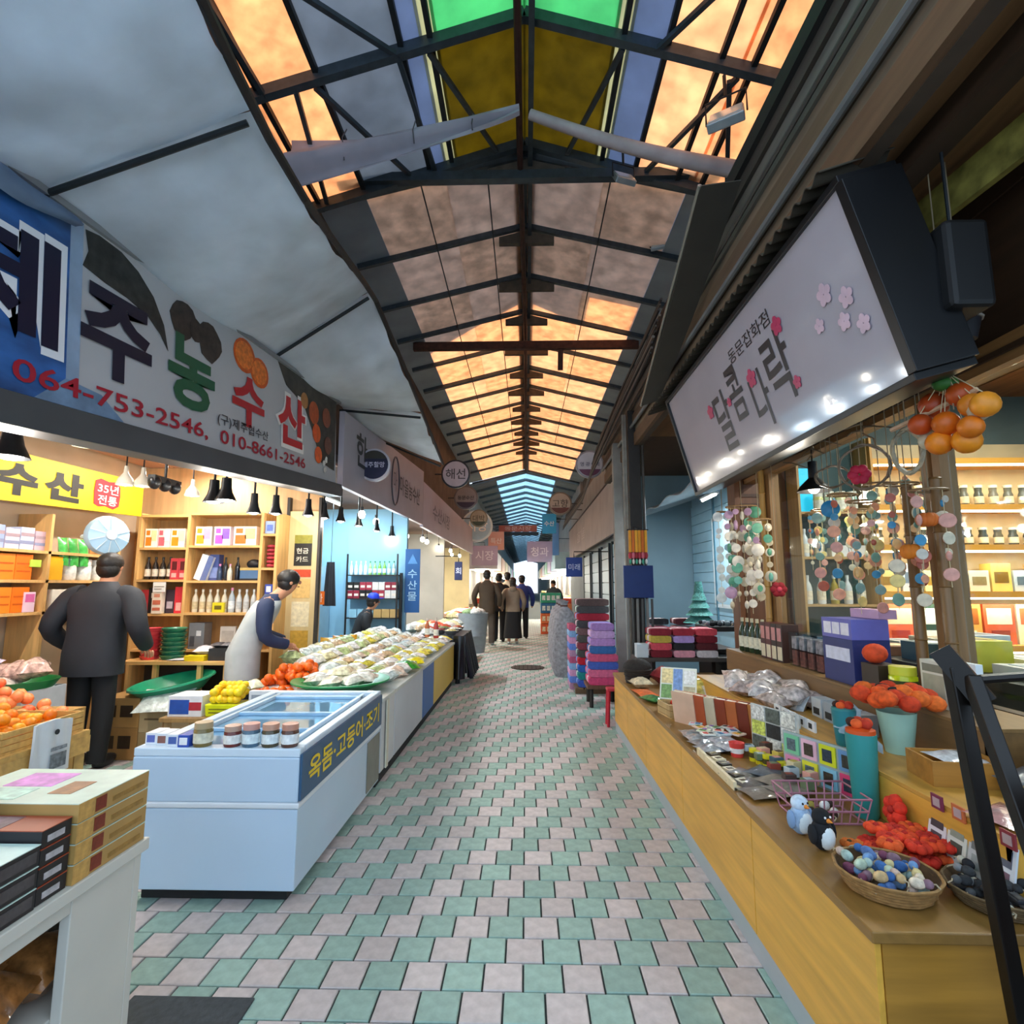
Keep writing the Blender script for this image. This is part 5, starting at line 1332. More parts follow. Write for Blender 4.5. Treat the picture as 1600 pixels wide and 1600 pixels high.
# big green tray with packs
gt = thing('green_tray', 'large round green tray full of vegetable packs behind the freezer', 'tray', (-1.50, 4.56, 0.6205))
g = G(); g.lathe([(0.24, 0), (0.36, 0.07), (0.385, 0.07), (0.385, 0.082), (0.355, 0.082), (0.235, 0.012), (0, 0.012)], 28); g.put('dish', mat('#1c8a4c', 0.35), gt, smooth=40)
for i in range(9):
    a = i * 2 * math.pi / 8
    rr = 0.19 if i < 8 else 0
    packet((-1.50 + rr * math.cos(a), 4.56 + rr * math.sin(a), 0.665 + (0.05 if i == 8 else 0)), 0.20, 0.18, 0.09, ['#dfe2d2', '#e8e0c8', '#d9dccc', '#e6d8b8', '#dfe6da'][i % 5], ('clear pack of pale sprouts on top of the green tray' if i == 8 else ORD[i] + ' clear pack of pale vegetables around the large green tray'), None if i == 8 else 'packs around the large green tray', a, 0.15, None, 'packet', 'packet', 0.2, 0.45, i)
# packs spread over the cabinets
PC = [('#d9dccb', 'pale sprout'), ('#e6dcae', 'straw yellow root'), ('#dcbd96', 'tan dried fish'), ('#ece9e2', 'white radish'), ('#b4c48a', 'light green leaf'), ('#dfc6b4', 'pinkish shellfish'), ('#cfe0d8', 'mint clear'), ('#e0cf52', 'yellow pickle')]
zone = [('the white cabinet', 4.95, 5.80, 5), ('the blue cabinet', 5.92, 6.45, 3), ('the yellow cabinet', 6.6, 8.2, 8)]
for zn, ya, yb_, ny in zone:
    for iy in range(ny):
        for ix in range(6):
            ci = rp.randrange(8)
            y = ya + (yb_ - ya) * iy / max(1, ny - 1) + rp.uniform(-.03, .03)
            x = -1.20 - ix * 0.185 + rp.uniform(-.02, .02)
            if y < 5.1 and ix > 4:
                continue
            z = 0.621 + max(0, ix - 1) * 0.028
            packet((x, y, z), 0.21, 0.19, 0.10 + 0.03 * (ix > 3), PC[ci][0], PC[ci][1] + ' pack on ' + zn + ', ' + ORD[ix] + ' from the lane in row ' + ORD[iy], 'packs on ' + zn, rp.uniform(-1.2, 1.2), rp.uniform(-.15, .25), '#f4f4f0' if rp.random() < 0.25 else None, 'packet', 'packet', 0.18, 0.45, rp.randrange(9))
packet((-1.14, 5.45, 0.66), 0.20, 0.22, 0.06, '#2f8a2c', 'dark green leaf pack at the edge of the white cabinet', None, 0.4, 0.2, None, 'packet', 'packet', 0.25, 0.5, 1)
packet((-1.12, 5.68, 0.67), 0.18, 0.16, 0.06, '#ecd81c', 'lemon yellow pack at the edge of the white cabinet', None, 0.2, 0.2, None, 'packet', 'packet', 0.25, 0.3, 2)
# tall goods at the back of the stall
for i, (x, y, c, h_) in enumerate(((-2.3, 6.5, '#e0a83a', 0.24), (-2.15, 6.75, '#d89a2a', 0.26), (-2.3, 6.9, '#c88a54', 0.22), (-2.05, 7.1, '#e6b84a', 0.2))):
    packet((x, y, 0.72), 0.2, h_, 0.12, c, ['golden', 'amber', 'tan', 'yellow'][i] + ' bag standing at the back of the stall before the seated vendor', None, 0.3 * i, R(65), None, 'bag', 'goods_bag', 0.25, 0.4, i)
for i, (x, y, c) in enumerate(((-1.25, 7.75, '#b8403a'), (-1.4, 7.9, '#c86a40'), (-1.3, 8.05, '#8a3a34'))):
    bottle((x, y, 0.73), 0.26, 0.035, c, ['red', 'orange', 'dark red'][i] + ' sauce bottle at the far end of the yellow cabinet', None, '#e8d8c8', '#f0e8da')
# black draped table
dt = thing('draped_table', 'table under a black plastic drape at the end of the left stall', 'table', (-1.25, 8.95, 0))
G().span((-0.5, -0.55, 0.66), (0.30, 0.55, 0.70)).put('top', mat('#3a3a3e', 0.6), dt)
for sx in (-0.46, 0.22):
    for sy in (-0.5, 0.5):
        G().bar((sx, sy, 0), (sx, sy, 0.66), 0.05, 0.05).put('leg', M_STEELD, dt)
g = G(); g.sheet(lambda u, v: (0.31 + 0.04 * math.sin(u * 44) * (0.3 + v) + 0.10 * v, -0.58 + 1.16 * u, 0.705 - 0.62 * v), 60, 8, 0.004); g.put('drape', mat('#121318', 0.25, 0, 0.3, 8), dt, smooth=60)
g = G(); g.sheet(lambda u, v: (-0.5 + 0.84 * u, -0.575 - 0.03 * math.sin(u * 30) * (0.3 + v) - 0.06 * v, 0.705 - 0.62 * v), 40, 8, 0.004); g.put('drape', mat('#121318', 0.25, 0, 0.3, 8), dt, smooth=60)
for i in range(5):
    x, y = -1.15 - 0.2 * (i % 2), 8.55 + 0.2 * i
    b = thing('steel_bowl', ['nearest', 'second', 'middle', 'fourth', 'farthest'][i] + ' steel bowl on the black draped table', 'bowl', (x, y, 0.7005), 0, 'steel bowls on the draped table')
    g = G(); g.lathe([(0.06, 0), (0.12, 0.07), (0.113, 0.07), (0.055, 0.01), (0, 0.01)], 16); g.put('dish', mat('#b9bec2', 0.2, 0.8, 0.05), b, smooth=40)
    g = G(); g.ell((0, 0, 0.05), (0.095, 0.095, 0.045)); g.put('food', mat(['#c9b87a', '#8a3a30', '#d8d4c4', '#6a7a3a', '#b0522a'][i], 0.6, 0, 0.5, 40, 0.3), b, smooth=60)
for i in range(4):
    packet((-1.5, 8.5 + 0.25 * i, 0.701), 0.22, 0.18, 0.12, ['#d8dcd8', '#c8463a', '#cfd6da', '#d8b040'][i], ['white', 'red', 'grey', 'gold'][i] + ' bag at the back of the black draped table', None, 0.3 * i, 0.3, None, 'bag', 'goods_bag', 0.2, 0.4, i)

# ================================================================ BLUE STALL INTERIOR
bsx = thing('wall_rack', 'dark metal rack with bottles on the blue stall wall', 'rack', (-2.45, 8.70, 0))
for z in (0.95, 1.25, 1.62):
    G().span((-0.40, 0.0, z - 0.015), (0.42, 0.24, z)).put('shelf_board', mat('#2b2a2c', 0.5), bsx)
for x in (-0.40, 0.40):
    G().span((x, 0.0, 0.0), (x + 0.025, 0.02, 1.95)).put('post', mat('#1b1c20', 0.5), bsx)
for i in range(10):
    bottle((-2.80 + 0.076 * i, 8.80, 1.6205), 0.22, 0.028, ['#cfe6ea', '#d8ecee', '#9ad08a', '#7cc05a', '#a8d8c8'][min(4, i // 2)], ORD[i] + ' bottle on the upper rack of the blue stall, ' + ['clear', 'clear', 'pale green', 'green', 'aqua'][min(4, i // 2)], 'bottles on the blue stall rack', '#3a8a5a' if i > 3 else '#e8eef0', '#e6f0f0')
for k in range(2):
    for i in range(8):
        carton((-2.79 + 0.10 * i, 8.79, 1.2505 + 0.13 * k), (0.095, 0.10, 0.125), ['#8a2438', '#1c1a1c', '#a03044', '#d8d4d0'][(i // 2 + k) % 4], ['wine red', 'black', 'crimson', 'white'][(i // 2 + k) % 4] + ' small carton on the middle rack of the blue stall', 'box', 0, 'cartons on the blue stall rack', ((0.15, 0.3, 0.85, 0.6, '#e6d8cc'),))
for i in range(6):
    carton((-2.73 + 0.13 * i, 8.78, 0.9505), (0.12, 0.12, 0.13), '#c9a468' if i > 2 else '#8fc0d8', ('kraft brown' if i > 2 else 'sky blue') + ' carton on the lowest rack of the blue stall', 'box', 0, 'low cartons of the blue stall')
bb = thing('vertical_banner', 'tall blue vertical banner with white lettering past the blue stall', 'banner', (-1.84, 8.92, 1.02))
G().span((-0.12, 0, 0), (0.12, 0.02, 1.02)).put('cloth', mat('#1a5a9c', 0.6, 0, 0.08, 3), bb)
for i, s in enumerate('수산물'):
    letter('lettering', s, 0.15, 0.14, mat('#a8d0ee', 0.5, 0, 0), bb, (0, -0.003, 0.62 - 0.18 * i), FACE_NY, 0.01)
g = G(); g.prism([(-0.08, 0.78), (0.08, 0.78), (0, 0.94)], 0.002); g.put('emblem', mat('#4a8ac8', 0.5), bb, (0, -0.001, 0), (R(90), 0, 0))
G().span((-2.02, 8.80, 0), (-1.98, 8.86, 1.65)).put('black_post', mat('#15171b', 0.6), label='black upright post beside the blue vertical banner', cat='post')
og = thing('orange_placard', 'small orange placard hanging in the blue stall', 'placard', (-3.0, 7.9, 1.18))
G().span((-0.11, 0, 0), (0.11, 0.012, 0.19)).put('board', mat('#e86a1c', 0.5, 0, 0.1), og)
letter('lettering', '대하', 0.17, 0.12, mat('#f6e8dc', 0.5, 0, 0), og, (0, -0.003, 0.095), FACE_NY, 0.01)
g = G(); g.tube([(0, 0.006, 0.19), (0, 0.006, 1.55)], 0.004, 4); g.put('cord', M_STEELD, og)
ap = thing('hanging_apron', 'dark apron hanging in the blue stall', 'apron', (-2.92, 8.2, 1.15))
g = G(); g.sheet(lambda u, v: ((u - 0.5) * (0.20 - 0.08 * v), 0.02 * math.sin(u * 12), 0.65 * v), 10, 4, 0.006); g.put('cloth', mat('#23242c', 0.8, 0, 0.2), ap, smooth=60)
g = G(); g.tube([(0, 0, 0.65), (0, 0, 1.55)], 0.004, 4); g.put('cord', M_STEELD, ap)
fr = thing('cold_cabinet', 'glass-fronted cold cabinet at the back of the blue stall', 'cold cabinet', (-3.45, 8.35, 0))
G().span((-0.3, 0.0, 0.0), (0.3, 0.5, 1.75)).put('body', mat('#9fc8e0', 0.4, 0, 0.05), fr)
G().span((-0.26, -0.015, 0.3), (0.26, -0.001, 1.55)).put('glass_door', mat('#7fb8d8', 0.08, 0, 0.15, 5), fr)
G().span((-0.3, -0.02, 1.56), (0.3, 0.0, 1.75)).put('header', mat('#2a5aa8', 0.4), fr)
# ================================================================ FAR LEFT STALLS
for k, (y0, y1, c, lb) in enumerate(((9.7, 11.6, '#aeb4b8', 'grey stall cabinet past the black draped table'), (13.6, 15.6, '#b8b0a0', 'beige stall cabinet far along the left side'), (16.0, 18.2, '#9fb0b4', 'last grey-green stall cabinet on the left'))):
    cabinet(y0, y1, c, lb, -2.4, -1.32)
    for i in range(14):
        ci = rp.randrange(8)
        packet((-1.45 - 0.2 * (i % 4), y0 + 0.2 + (y1 - y0 - 0.4) * (i // 4) / 3, 0.621), 0.3, 0.26, 0.16, PC[ci][0] if i % 5 else '#d05038', ('plastic pack of ' + PC[ci][1] if i % 5 else 'red bag of') + ' goods on the ' + lb.split(' stall')[0] + ' cabinet', 'packs on the ' + lb.split(' stall')[0] + ' cabinet', rp.uniform(-1, 1), 0.1, None, 'packet', 'packet', 0.2, 0.4, i)
tb = thing('grey_tub', 'tall grey plastic tub with greens beside the walkers', 'tub', (-1.18, 12.4, 0))
g = G(); g.lathe([(0.26, 0), (0.30, 0.35), (0.31, 0.36), (0.30, 0.40), (0.34, 0.85), (0.32, 0.85), (0.26, 0.4)], 18); g.put('shell', mat('#8d979c', 0.4), tb, smooth=40)
for i in range(5):
    g = G(); g.ell((0.13 * math.cos(i * 1.3), 0.13 * math.sin(i * 1.3), 0.87), (0.15, 0.15, 0.08), 0, 8, 6); g.put('greens', mat('#8fae7a' if i % 2 else '#dfe6da', 0.6, 0, 0.4, 30), tb, smooth=60)
for i, (p, w, h_, c, tx, tc, lb) in enumerate((((-1.474, 12.0, 1.767), 0.17, 0.40, '#2a2f58', '회', '#d8dcf0', 'narrow navy hanging sign in front of the far left stalls'),
                                     ((-1.583, 21.0, 2.587), 1.0, 0.75, '#b9a4c4', '시장', '#f0e8f6', 'lilac hanging sign over the far left side of the lane'),
                                     ((-1.308, 24.0, 3.392), 0.7, 0.8, '#e8b09a', '특산', '#fff2e8', 'salmon hanging sign over the far left side of the lane'),
                                     ((0.721, 17.0, 3.359), 0.44, 0.62, '#2a9fe0', '수산', '#e8f6ff', 'bright cyan hanging sign over the right side of the lane'),
                                     ((0.995, 18.5, 3.008), 0.22, 1.1, '#5a9ae6', '', '', 'tall narrow blue banner behind the cyan sign'),
                                     ((0.59, 24.0, 2.914), 1.1, 0.9, '#a9a4cc', '청과', '#e8e6f8', 'pale violet hanging sign far along the right side'),
                                     ((0.997, 11.5, 1.832), 0.34, 0.40, '#1d3f94', '미래', '#c8d4f4', 'royal blue square sign on the right wall'))):
    t = thing('hanging_sign', lb, 'sign', p)
    G().span((-w / 2, 0, -h_ / 2), (w / 2, 0.04, h_ / 2)).put('panel', mat(c, 0.45, 0, 0.06, 4), t, bevel=0.01)
    if tx:
        letter('lettering', tx, w * 0.7, None, mat(tc, 0.5, 0, 0), t, (0, -0.003, 0), FACE_NY, 0.01)
    s = -1 if p[0] < 0 else 1
    g = G(); g.tube([(0, 0.02, h_ / 2), (0, 0.02, h_ / 2 + 0.12), (s * max(0.05, (2.42 if p[1] > 20 else 1.98 if s < 0 else 1.745) - abs(p[0])), 0.02, h_ / 2 + 0.12)], 0.012, 5); g.put('arm', M_STEELD, t)
ob = thing('overhead_banner', 'orange-red banner strung across the lane far away', 'banner', (-0.49, 33.0, 4.852))
G().span((-1.15, 0, -0.18), (1.15, 0.05, 0.20)).put('cloth', mat('#cf5a3c', 0.6, 0, 0.1, 3), ob)
G().span((-1.25, -0.02, -0.42), (1.25, 0.03, -0.20)).put('lower_board', mat('#3c3432', 0.6), ob)
letter('lettering', '동문시장', 1.6, 0.24, mat('#f0a88a', 0.5, 0, 0), ob, (0, -0.004, 0.01), FACE_NY, 0.01)
G().span((-2.15, 0.01, 0.22), (2.35, 0.06, 0.28)).put('crossbar', M_STEELD, ob)
# distant stalls on both sides, lit by their own lamps
for k in range(7):
    y = 21.5 + k * 4.6
    for s in (-1, 1):
        t = thing('far_stall', ('left' if s < 0 else 'right') + '-hand distant stall, ' + ['first', 'second', 'third', 'fourth', 'fifth', 'sixth', 'seventh'][k] + ' beyond the orange roof', 'stall', (s * 1.75, y, 0))
        c = ['#d8d2c0', '#e0c088', '#c8d4d8', '#d88a60', '#e4dcc8', '#b8ccd4', '#d8c8a8'][(k + (s > 0) * 3) % 7]
        G().span((-0.45, 0, 0), (0.45, 3.4, 0.75)).put('counter', mat(c, 0.5, 0, 0.2, 3), t)
        G().span((-0.62, 0.1, 2.1), (0.62, 3.6, 2.75)).put('sign_box', mat(['#e8e6ea', '#9fd0e8', '#e8c0b0', '#c8b8dc', '#f0e6c8', '#a8d8c0', '#e0e0e8'][(k * 2 + (s > 0)) % 7], 0.5, 0, 0.15, 2), t)
        for j in range(4):
            G().box((0, 0.5 + 0.8 * j, 0.85), (0.7, 0.6, 0.22)).put('goods', mat(['#d8503a', '#e8c23a', '#7aa860', '#e6dcc4', '#d88a3a'][(j + k) % 5], 0.6, 0, 0.4, 20), t)
        G().span((-0.3, 0.4, 2.02), (0.3, 3.0, 2.06)).put('lamp_tube', glow('#fff4dc', 6), t)
        l = bpy.data.lights.new('stall_light', 'POINT'); l.energy = 70; l.color = (1, 0.95, 0.85); l.shadow_soft_size = 0.2
        o = bpy.data.objects.new('stall_light', l); COL.objects.link(o); o.parent = t; o.location = (0, 1.6, 1.9)

# ================================================================ RIGHT COUNTER
M_YP = wood('#d9a441', 0.16, 3, 'y', 0.4)
M_YPE = wood('#a8782c', 0.22, 3, 'x', 0.45)
CZ = 0.565
rcn = thing('sales_counter', 'long yellow plywood sales counter along the right side', 'counter', (0.90, 1.585, 0))
G().span((0.03, 0.02, 0.0), (0.98, 4.27, 0.12)).put('plinth', mat('#8f979d', 0.5, 0, 0.08, 3), rcn)
G().span((0.018, 0.018, 0.12), (1.00, 4.27, CZ - 0.03)).put('carcass', wood('#9a742c', 0.2), rcn)
ed = [0.0, 0.80, 1.81, 2.80, 3.55, 4.27]
for a, b in zip(ed, ed[1:]):
    G().span((0.0, a + 0.003, 0.09), (0.017, b - 0.003, CZ - 0.032)).put('front_panel', M_YP, rcn, bevel=0.002)
G().span((0.003, 0.0, 0.0), (0.012, 4.27, 0.088)).put('kickboard', mat('#a7b0b6', 0.45, 0.1, 0.06, 3), rcn)
G().span((0.018, 0.0, 0.02), (0.60, 0.017, CZ - 0.032)).put('end_panel', M_YPE, rcn)
G().span((0.61, 0.0, 0.02), (1.0, 0.017, CZ - 0.032)).put('end_panel', M_YPE, rcn)
G().span((-0.012, -0.012, CZ - 0.03), (1.015, 4.28, CZ)).put('worktop', wood('#8f6a34', 0.2, 3, 'y', 0.4), rcn, bevel=0.004)
for x, z in ((0.26, 0.33), (0.33, 0.50)):
    g = G(); g.lathe([(0.008, 0), (0.008, 0.003), (0, 0.003)], 10); g.put('screw', mat('#2a2018', 0.5, 0.5), rcn, (x, -0.0005, z), (R(90), 0, 0))
t2 = thing('display_step', 'lower yellow plywood step on the sales counter', 'display step', (1.36, 1.70, CZ + 0.0005))
G().span((0.0, 0.0, 0), (0.012, 2.9, 0.16)).put('front_board', M_YP, t2)
G().span((0.0, 0.0, 0), (0.69, 0.012, 0.16)).put('end_board', M_YP, t2)
G().span((0.0, 0.0, 0.161), (0.69, 2.9, 0.175)).put('top_board', wood('#c08f3c', 0.2, 3, 'y', 0.4), t2)
t3 = thing('display_step', 'upper wooden step against the shop window', 'display step', (1.72, 2.20, CZ + 0.176))
G().span((0.0, 0.0, 0), (0.012, 2.7, 0.16)).put('front_board', wood('#7a5a34', 0.2, 3, 'y'), t3)
G().span((0.0, 0.0, 0), (0.32, 0.012, 0.16)).put('end_board', wood('#7a5a34', 0.2, 3, 'y'), t3)
G().span((0.0, 0.0, 0.161), (0.32, 2.7, 0.175)).put('top_board', wood('#8a683c', 0.2, 3, 'y'), t3)
Z1, Z2, Z3 = CZ + 0.0005, CZ + 0.176, CZ + 0.352

def wicker(loc, r, h, label, col='#9a7444', rings=6):
    t = thing('wicker_basket', label, 'basket', loc)
    g = G(); g.lathe([(r * 0.80, 0.004), (r * 0.985, h), (r * 0.96, h), (r * 0.78, 0.012), (0, 0.012)], 24); g.put('lining', mat('#5a4228', 0.8, 0, 0.3, 40), t, smooth=40)
    for i in range(rings):
        f = i / (rings - 1)
        rr = r * (0.81 + 0.19 * f)
        g = G(); g.tube([(rr * math.cos(a) * (1 + 0.012 * math.sin(12 * a + i * 3.1)), rr * math.sin(a) * (1 + 0.012 * math.sin(12 * a + i * 3.1)), 0.008 + (h - 0.008) * f) for a in [k * 2 * math.pi / 48 for k in range(48)]], h / rings * 0.52, 5, closed=True)
        g.put('woven_ring', mat(col, 0.7, 0, 0.3, 50), t, smooth=60)
    return t
wicker((1.06, 1.78, Z1), 0.135, 0.055, 'round wicker basket of blue cloth keyrings at the counter corner')
wicker((1.325, 1.71, Z1), 0.125, 0.045, 'round wicker basket of black trinkets behind the dark rack legs', '#6f5a3c')
# cloth keyrings in the first basket
def trinket(loc, col, label, s=0.035, rz=0.0, two=None, group=None, shape='doll'):
    t = thing('cloth_trinket', label, 'trinket', loc, rz, group)
    if shape == 'doll':
        g = G(); g.ell((0, 0, s * 0.55), (s * 0.75, s * 0.5, s * 0.55), 0, 10, 7); g.put('body', mat(col, 0.8, 0, 0.3, 60, 0.3), t, smooth=60)
        g = G(); g.ell((s * 0.9, 0, s * 0.62), (s * 0.5, s * 0.45, s * 0.45), 0, 10, 7); g.put('head', mat(two or col, 0.8, 0, 0.2, 60), t, smooth=60)
        g = G(); g.tube([(s * 1.3, 0, s * 0.7), (s * 1.6, s * 0.3, s * 0.6), (s * 1.9, s * 0.1, s * 0.3)], s * 0.08, 5); g.put('loop', mat('#b8a88a', 0.5), t)
    elif shape == 'flower':
        for k in range(6):
            a = k * math.pi / 3
            g = G(); g.ell((s * 0.62 * math.cos(a), s * 0.62 * math.sin(a), s * 0.45), (s * 0.5, s * 0.5, s * 0.42), 0, 8, 6); g.put('petal', mat(col, 0.85, 0, 0.25, 40, 0.3), t, smooth=60)
        g = G(); g.ell((0, 0, s * 0.7), (s * 0.3, s * 0.3, s * 0.25), 0, 8, 6); g.put('centre', mat(two or '#3a1a10', 0.8), t, smooth=60)
    else:
        g = G(); g.box((0, 0, s * 0.3), (s * 1.8, s * 1.1, s * 0.5)); g.put('block', mat(col, 0.6, 0, 0.4, 60), t, bevel=0.004)
        g = G(); g.box((0, 0, s * 0.565), (s * 1.3, s * 0.7, s * 0.03)); g.put('print', mat(two or '#d8d4cc', 0.6, 0, 0.5, 80), t)
    return t
rb = random.Random(77)
BL = ['#3a6aa8', '#2f5c98', '#6f98c8', '#c9b0a0', '#8a6a78', '#b8c8b0', '#d8c890', '#5a7ab0', '#c8a878', '#7a3f58', '#a8c0b8', '#e0d0b8']
BN = ['mid blue', 'deep blue', 'sky blue', 'beige pink', 'mauve', 'sage', 'straw', 'slate blue', 'tan', 'plum', 'pale teal', 'cream']
for i in range(24):
    a, rr = i * 2.4, 0.105 * math.sqrt((i % 12 + 0.5) / 12)
    trinket((1.06 + rr * math.cos(a), 1.78 + rr * math.sin(a), Z1 + 0.024 + 0.026 * (i // 12)), BL[i % 12], BN[i % 12] + ' cloth keyring in the corner wicker basket, ' + ('lower layer' if i < 12 else 'on top'), 0.028, a * 1.7, BL[(i + 5) % 12])
for i in range(20):
    a, rr = i * 2.4, 0.10 * math.sqrt((i % 10 + 0.5) / 10)
    trinket((1.325 + rr * math.cos(a), 1.71 + rr * math.sin(a), Z1 + 0.02 + 0.024 * (i // 10)), ['#17181a', '#26282b', '#3a3c3e', '#1c1f26'][i % 4], 'small ' + ['black', 'charcoal', 'grey', 'blue-black'][i % 4] + ' trinket in the wicker basket behind the rack', 0.026, a, ['#8a8c8e', '#4a4c4e', '#c9c4b0', '#2a2c30'][(i // 3) % 4], 'trinkets in the second wicker basket', 'doll' if i % 3 else 'tag')
# penguin-like plush pair
for i, (x, y, lb) in enumerate(((1.00, 2.02, 'black and white plush bird beside the corner basket'), (0.985, 2.14, 'smaller pale blue plush bird behind the black one'))):
    t = thing('plush_bird', lb, 'plush toy', (x, y, Z1), R(200))
    g = G(); g.ell((0, 0, 0.05), (0.040, 0.036, 0.05), 0, 12, 8); g.put('body', mat('#17181c' if i == 0 else '#9fb8d4', 0.9, 0, 0.2, 50, 0.3), t, smooth=60)
    g = G(); g.ell((0, 0.018, 0.045), (0.030, 0.024, 0.038), 0, 12, 8); g.put('belly', mat('#dfe8ea', 0.9, 0, 0.1, 50), t, smooth=60)
    g = G(); g.ell((0, 0, 0.105), (0.030, 0.030, 0.028), 0, 12, 8); g.put('head', mat('#141518' if i == 0 else '#c8d8e8', 0.9, 0, 0.2, 50), t, smooth=60)
    g = G(); g.lathe([(0.008, 0), (0, 0.02)], 8); g.put('beak', mat('#e88a2a', 0.6), t, (0, 0.028, 0.102), (R(-90), 0, 0))
    for s in (-1, 1):
        g = G(); g.ell((s * 0.042, 0, 0.055), (0.008, 0.02, 0.032), 0, 8, 6); g.put('wing', mat('#17181c' if i == 0 else '#7f9cc0', 0.9), t, smooth=60)
        g = G(); g.ell((s * 0.011, 0.027, 0.112), (0.004, 0.004, 0.004), 0, 6, 5); g.put('eye', mat('#f0f0f0' if i == 0 else '#111111', 0.3), t)
# red-orange felt flower heap
RD = ['#d8361a', '#e2481c', '#c82c18', '#e65a20']
for i in range(30):
    x = 1.16 + 0.062 * (i % 5) + rb.uniform(-.01, .01) + 0.02 * (i // 10); y = 1.92 + 0.062 * ((i // 5) % 3) + 0.015 * (i % 2); z = Z1 + 0.04 * (i // 15)
    trinket((x, y, z), RD[i % 4], 'red-orange felt flower in the heap beside the postcards', 0.036, rb.uniform(0, 6), '#b02014', 'red felt flowers heaped on the counter', 'flower')
for i in range(8):
    trinket((1.10 + 0.05 * (i % 4), 1.98 + 0.06 * (i // 4), Z1), ['#c8641c', '#d8742a', '#8a5a24', '#5a4a20'][i % 4], ['orange', 'pumpkin orange', 'brown', 'olive brown'][i % 4] + ' little pumpkin charm by the plush birds', 0.028, rb.uniform(0, 6), '#4a3a18', 'pumpkin charms by the plush birds', 'flower')
# wire basket
wb = thing('wire_basket', 'pinkish wire basket of small toys on the counter', 'basket', (1.14, 2.30, Z1))
for z, s_ in ((0.005, 0.85), (0.05, 0.93), (0.095, 1.0)):
    g = G(); g.tube([(-0.14 * s_, -0.10 * s_, z), (0.14 * s_, -0.10 * s_, z), (0.14 * s_, 0.10 * s_, z), (-0.14 * s_, 0.10 * s_, z)], 0.004, 5, closed=True); g.put('wire_hoop', mat('#b87f90', 0.4, 0.3), wb)
for i in range(9):
    for s_ in (-1, 1):
        x = -0.14 + 0.035 * i
        g = G(); g.tube([(x * 0.85, s_ * 0.085, 0.005), (x, s_ * 0.10, 0.095)], 0.003, 4); g.put('wire', mat('#b87f90', 0.4, 0.3), wb)
for i in range(6):
    trinket((1.06 + 0.055 * (i % 3), 2.26 + 0.07 * (i // 3), Z1 + 0.008), ['#d8742a', '#b8a030', '#e8e0d8', '#c85030', '#9a8a3a', '#f0ece4'][i], ['orange', 'mustard', 'white', 'brick red', 'olive', 'off-white'][i] + ' small toy inside the pink wire basket', 0.034, rb.uniform(0, 6), '#3a2a20')
# flat grey pouches
for i in range(6):
    packet((1.00 + 0.11 * (i % 2), 2.38 + 0.115 * (i // 2) + 0.12, Z1 + 0.002 + 0.012 * (i % 2)), 0.17, 0.14, 0.025, ['#6b6258', '#7d746a', '#5a5450', '#857a6c', '#6a6660', '#4f5860'][i], ['grey-brown', 'taupe', 'dark grey', 'light taupe', 'ash grey', 'slate'][i] + ' flat pouch lying on the counter', None, 0.2 + 0.1 * i, 0, None, 'pouch', 'flat_pouch', 0.45, 0.3, i)
# card tray along the edge
ctb = thing('card_tray', 'slim wooden tray of printed cards on the counter edge', 'tray', (0.945, 2.82, Z1))
G().span((-0.04, -0.26, 0), (0.05, 0.26, 0.012)).put('base', wood('#d8c49a', 0.1), ctb)
G().span((-0.045, -0.26, 0.0), (-0.03, 0.26, 0.035)).put('lip', wood('#e0cda4', 0.1), ctb)
for i in range(6):
    carton((0.965, 2.62 + 0.08 * i, Z1 + 0.013), (0.05, 0.055, 0.012), ['#e6dcc0', '#3a3428', '#d8ccb0', '#2f2a22', '#e0d4b4', '#463c2c'][i], 'printed card in the slim tray, ' + ['first cream', 'first dark', 'second cream', 'second dark', 'third cream', 'third dark'][i] + ' from the near end', 'card', 0.3, None, ((0.2, 0.3, 0.8, 0.7, '#8a7a58' if i % 2 else '#5a4a34'),), 'top', bevel=0)
# silver packs, yellow rolls, magnets
for i in range(8):
    packet((0.99 + 0.10 * (i % 2), 3.12 + 0.10 * (i // 2), Z1 + 0.002 + 0.014 * (i % 2)), 0.16, 0.13, 0.035, ['#9a9ea2', '#b4b8bc', '#84888c', '#a4a8b0'][i % 4], ORD[i] + ' shiny silver wrapped sachet on the counter', 'silver sachets on the counter', rb.uniform(-.5, .5), 0.05, None, 'sachet', 'silver_sachet', 0.12, 0.5, i)
for i in range(6):
    g = G(); g.lathe([(0.024, 0), (0.024, 0.06), (0, 0.06)], 12); t = thing('candy_roll', 'yellow wrapped candy roll in the row on the counter, ' + ['first', 'second', 'third', 'fourth', 'fifth', 'sixth'][i] + ' from the red cup', 'roll', (1.16 + 0.012 * i, 2.98 - 0.052 * i, Z1), 0, 'yellow candy rolls')
    g.put('wrap', mat('#d8cc1c', 0.35, 0, 0.2, 30), t, smooth=40)
    g = G(); g.lathe([(0.0245, 0.018), (0.0245, 0.042)], 12, cap=False); g.put('band', mat('#4a4410', 0.5), t)
g = G(); g.lathe([(0.03, 0), (0.04, 0.07), (0.036, 0.07), (0, 0.01)], 14); o = g.put('paper_cup', mat('#d84038', 0.5, 0, 0.1), None, (1.10, 3.05, Z1), smooth=40, label='red and white paper cup beside the yellow rolls', cat='cup')
g = G(); g.lathe([(0.0335, 0.02), (0.0365, 0.045)], 14, cap=False); g.put('band', mat('#f0e8e4', 0.5), o)
mg = thing('magnet_board', 'clear stand of framed colour magnets beside the teal tumbler', 'magnet stand', (1.30, 2.60, Z1), R(-68))
G().span((-0.20, 0.0, 0.0), (0.20, 0.012, 0.20)).put('back_plate', mat('#a8b4b4', 0.2, 0, 0.1), mg)
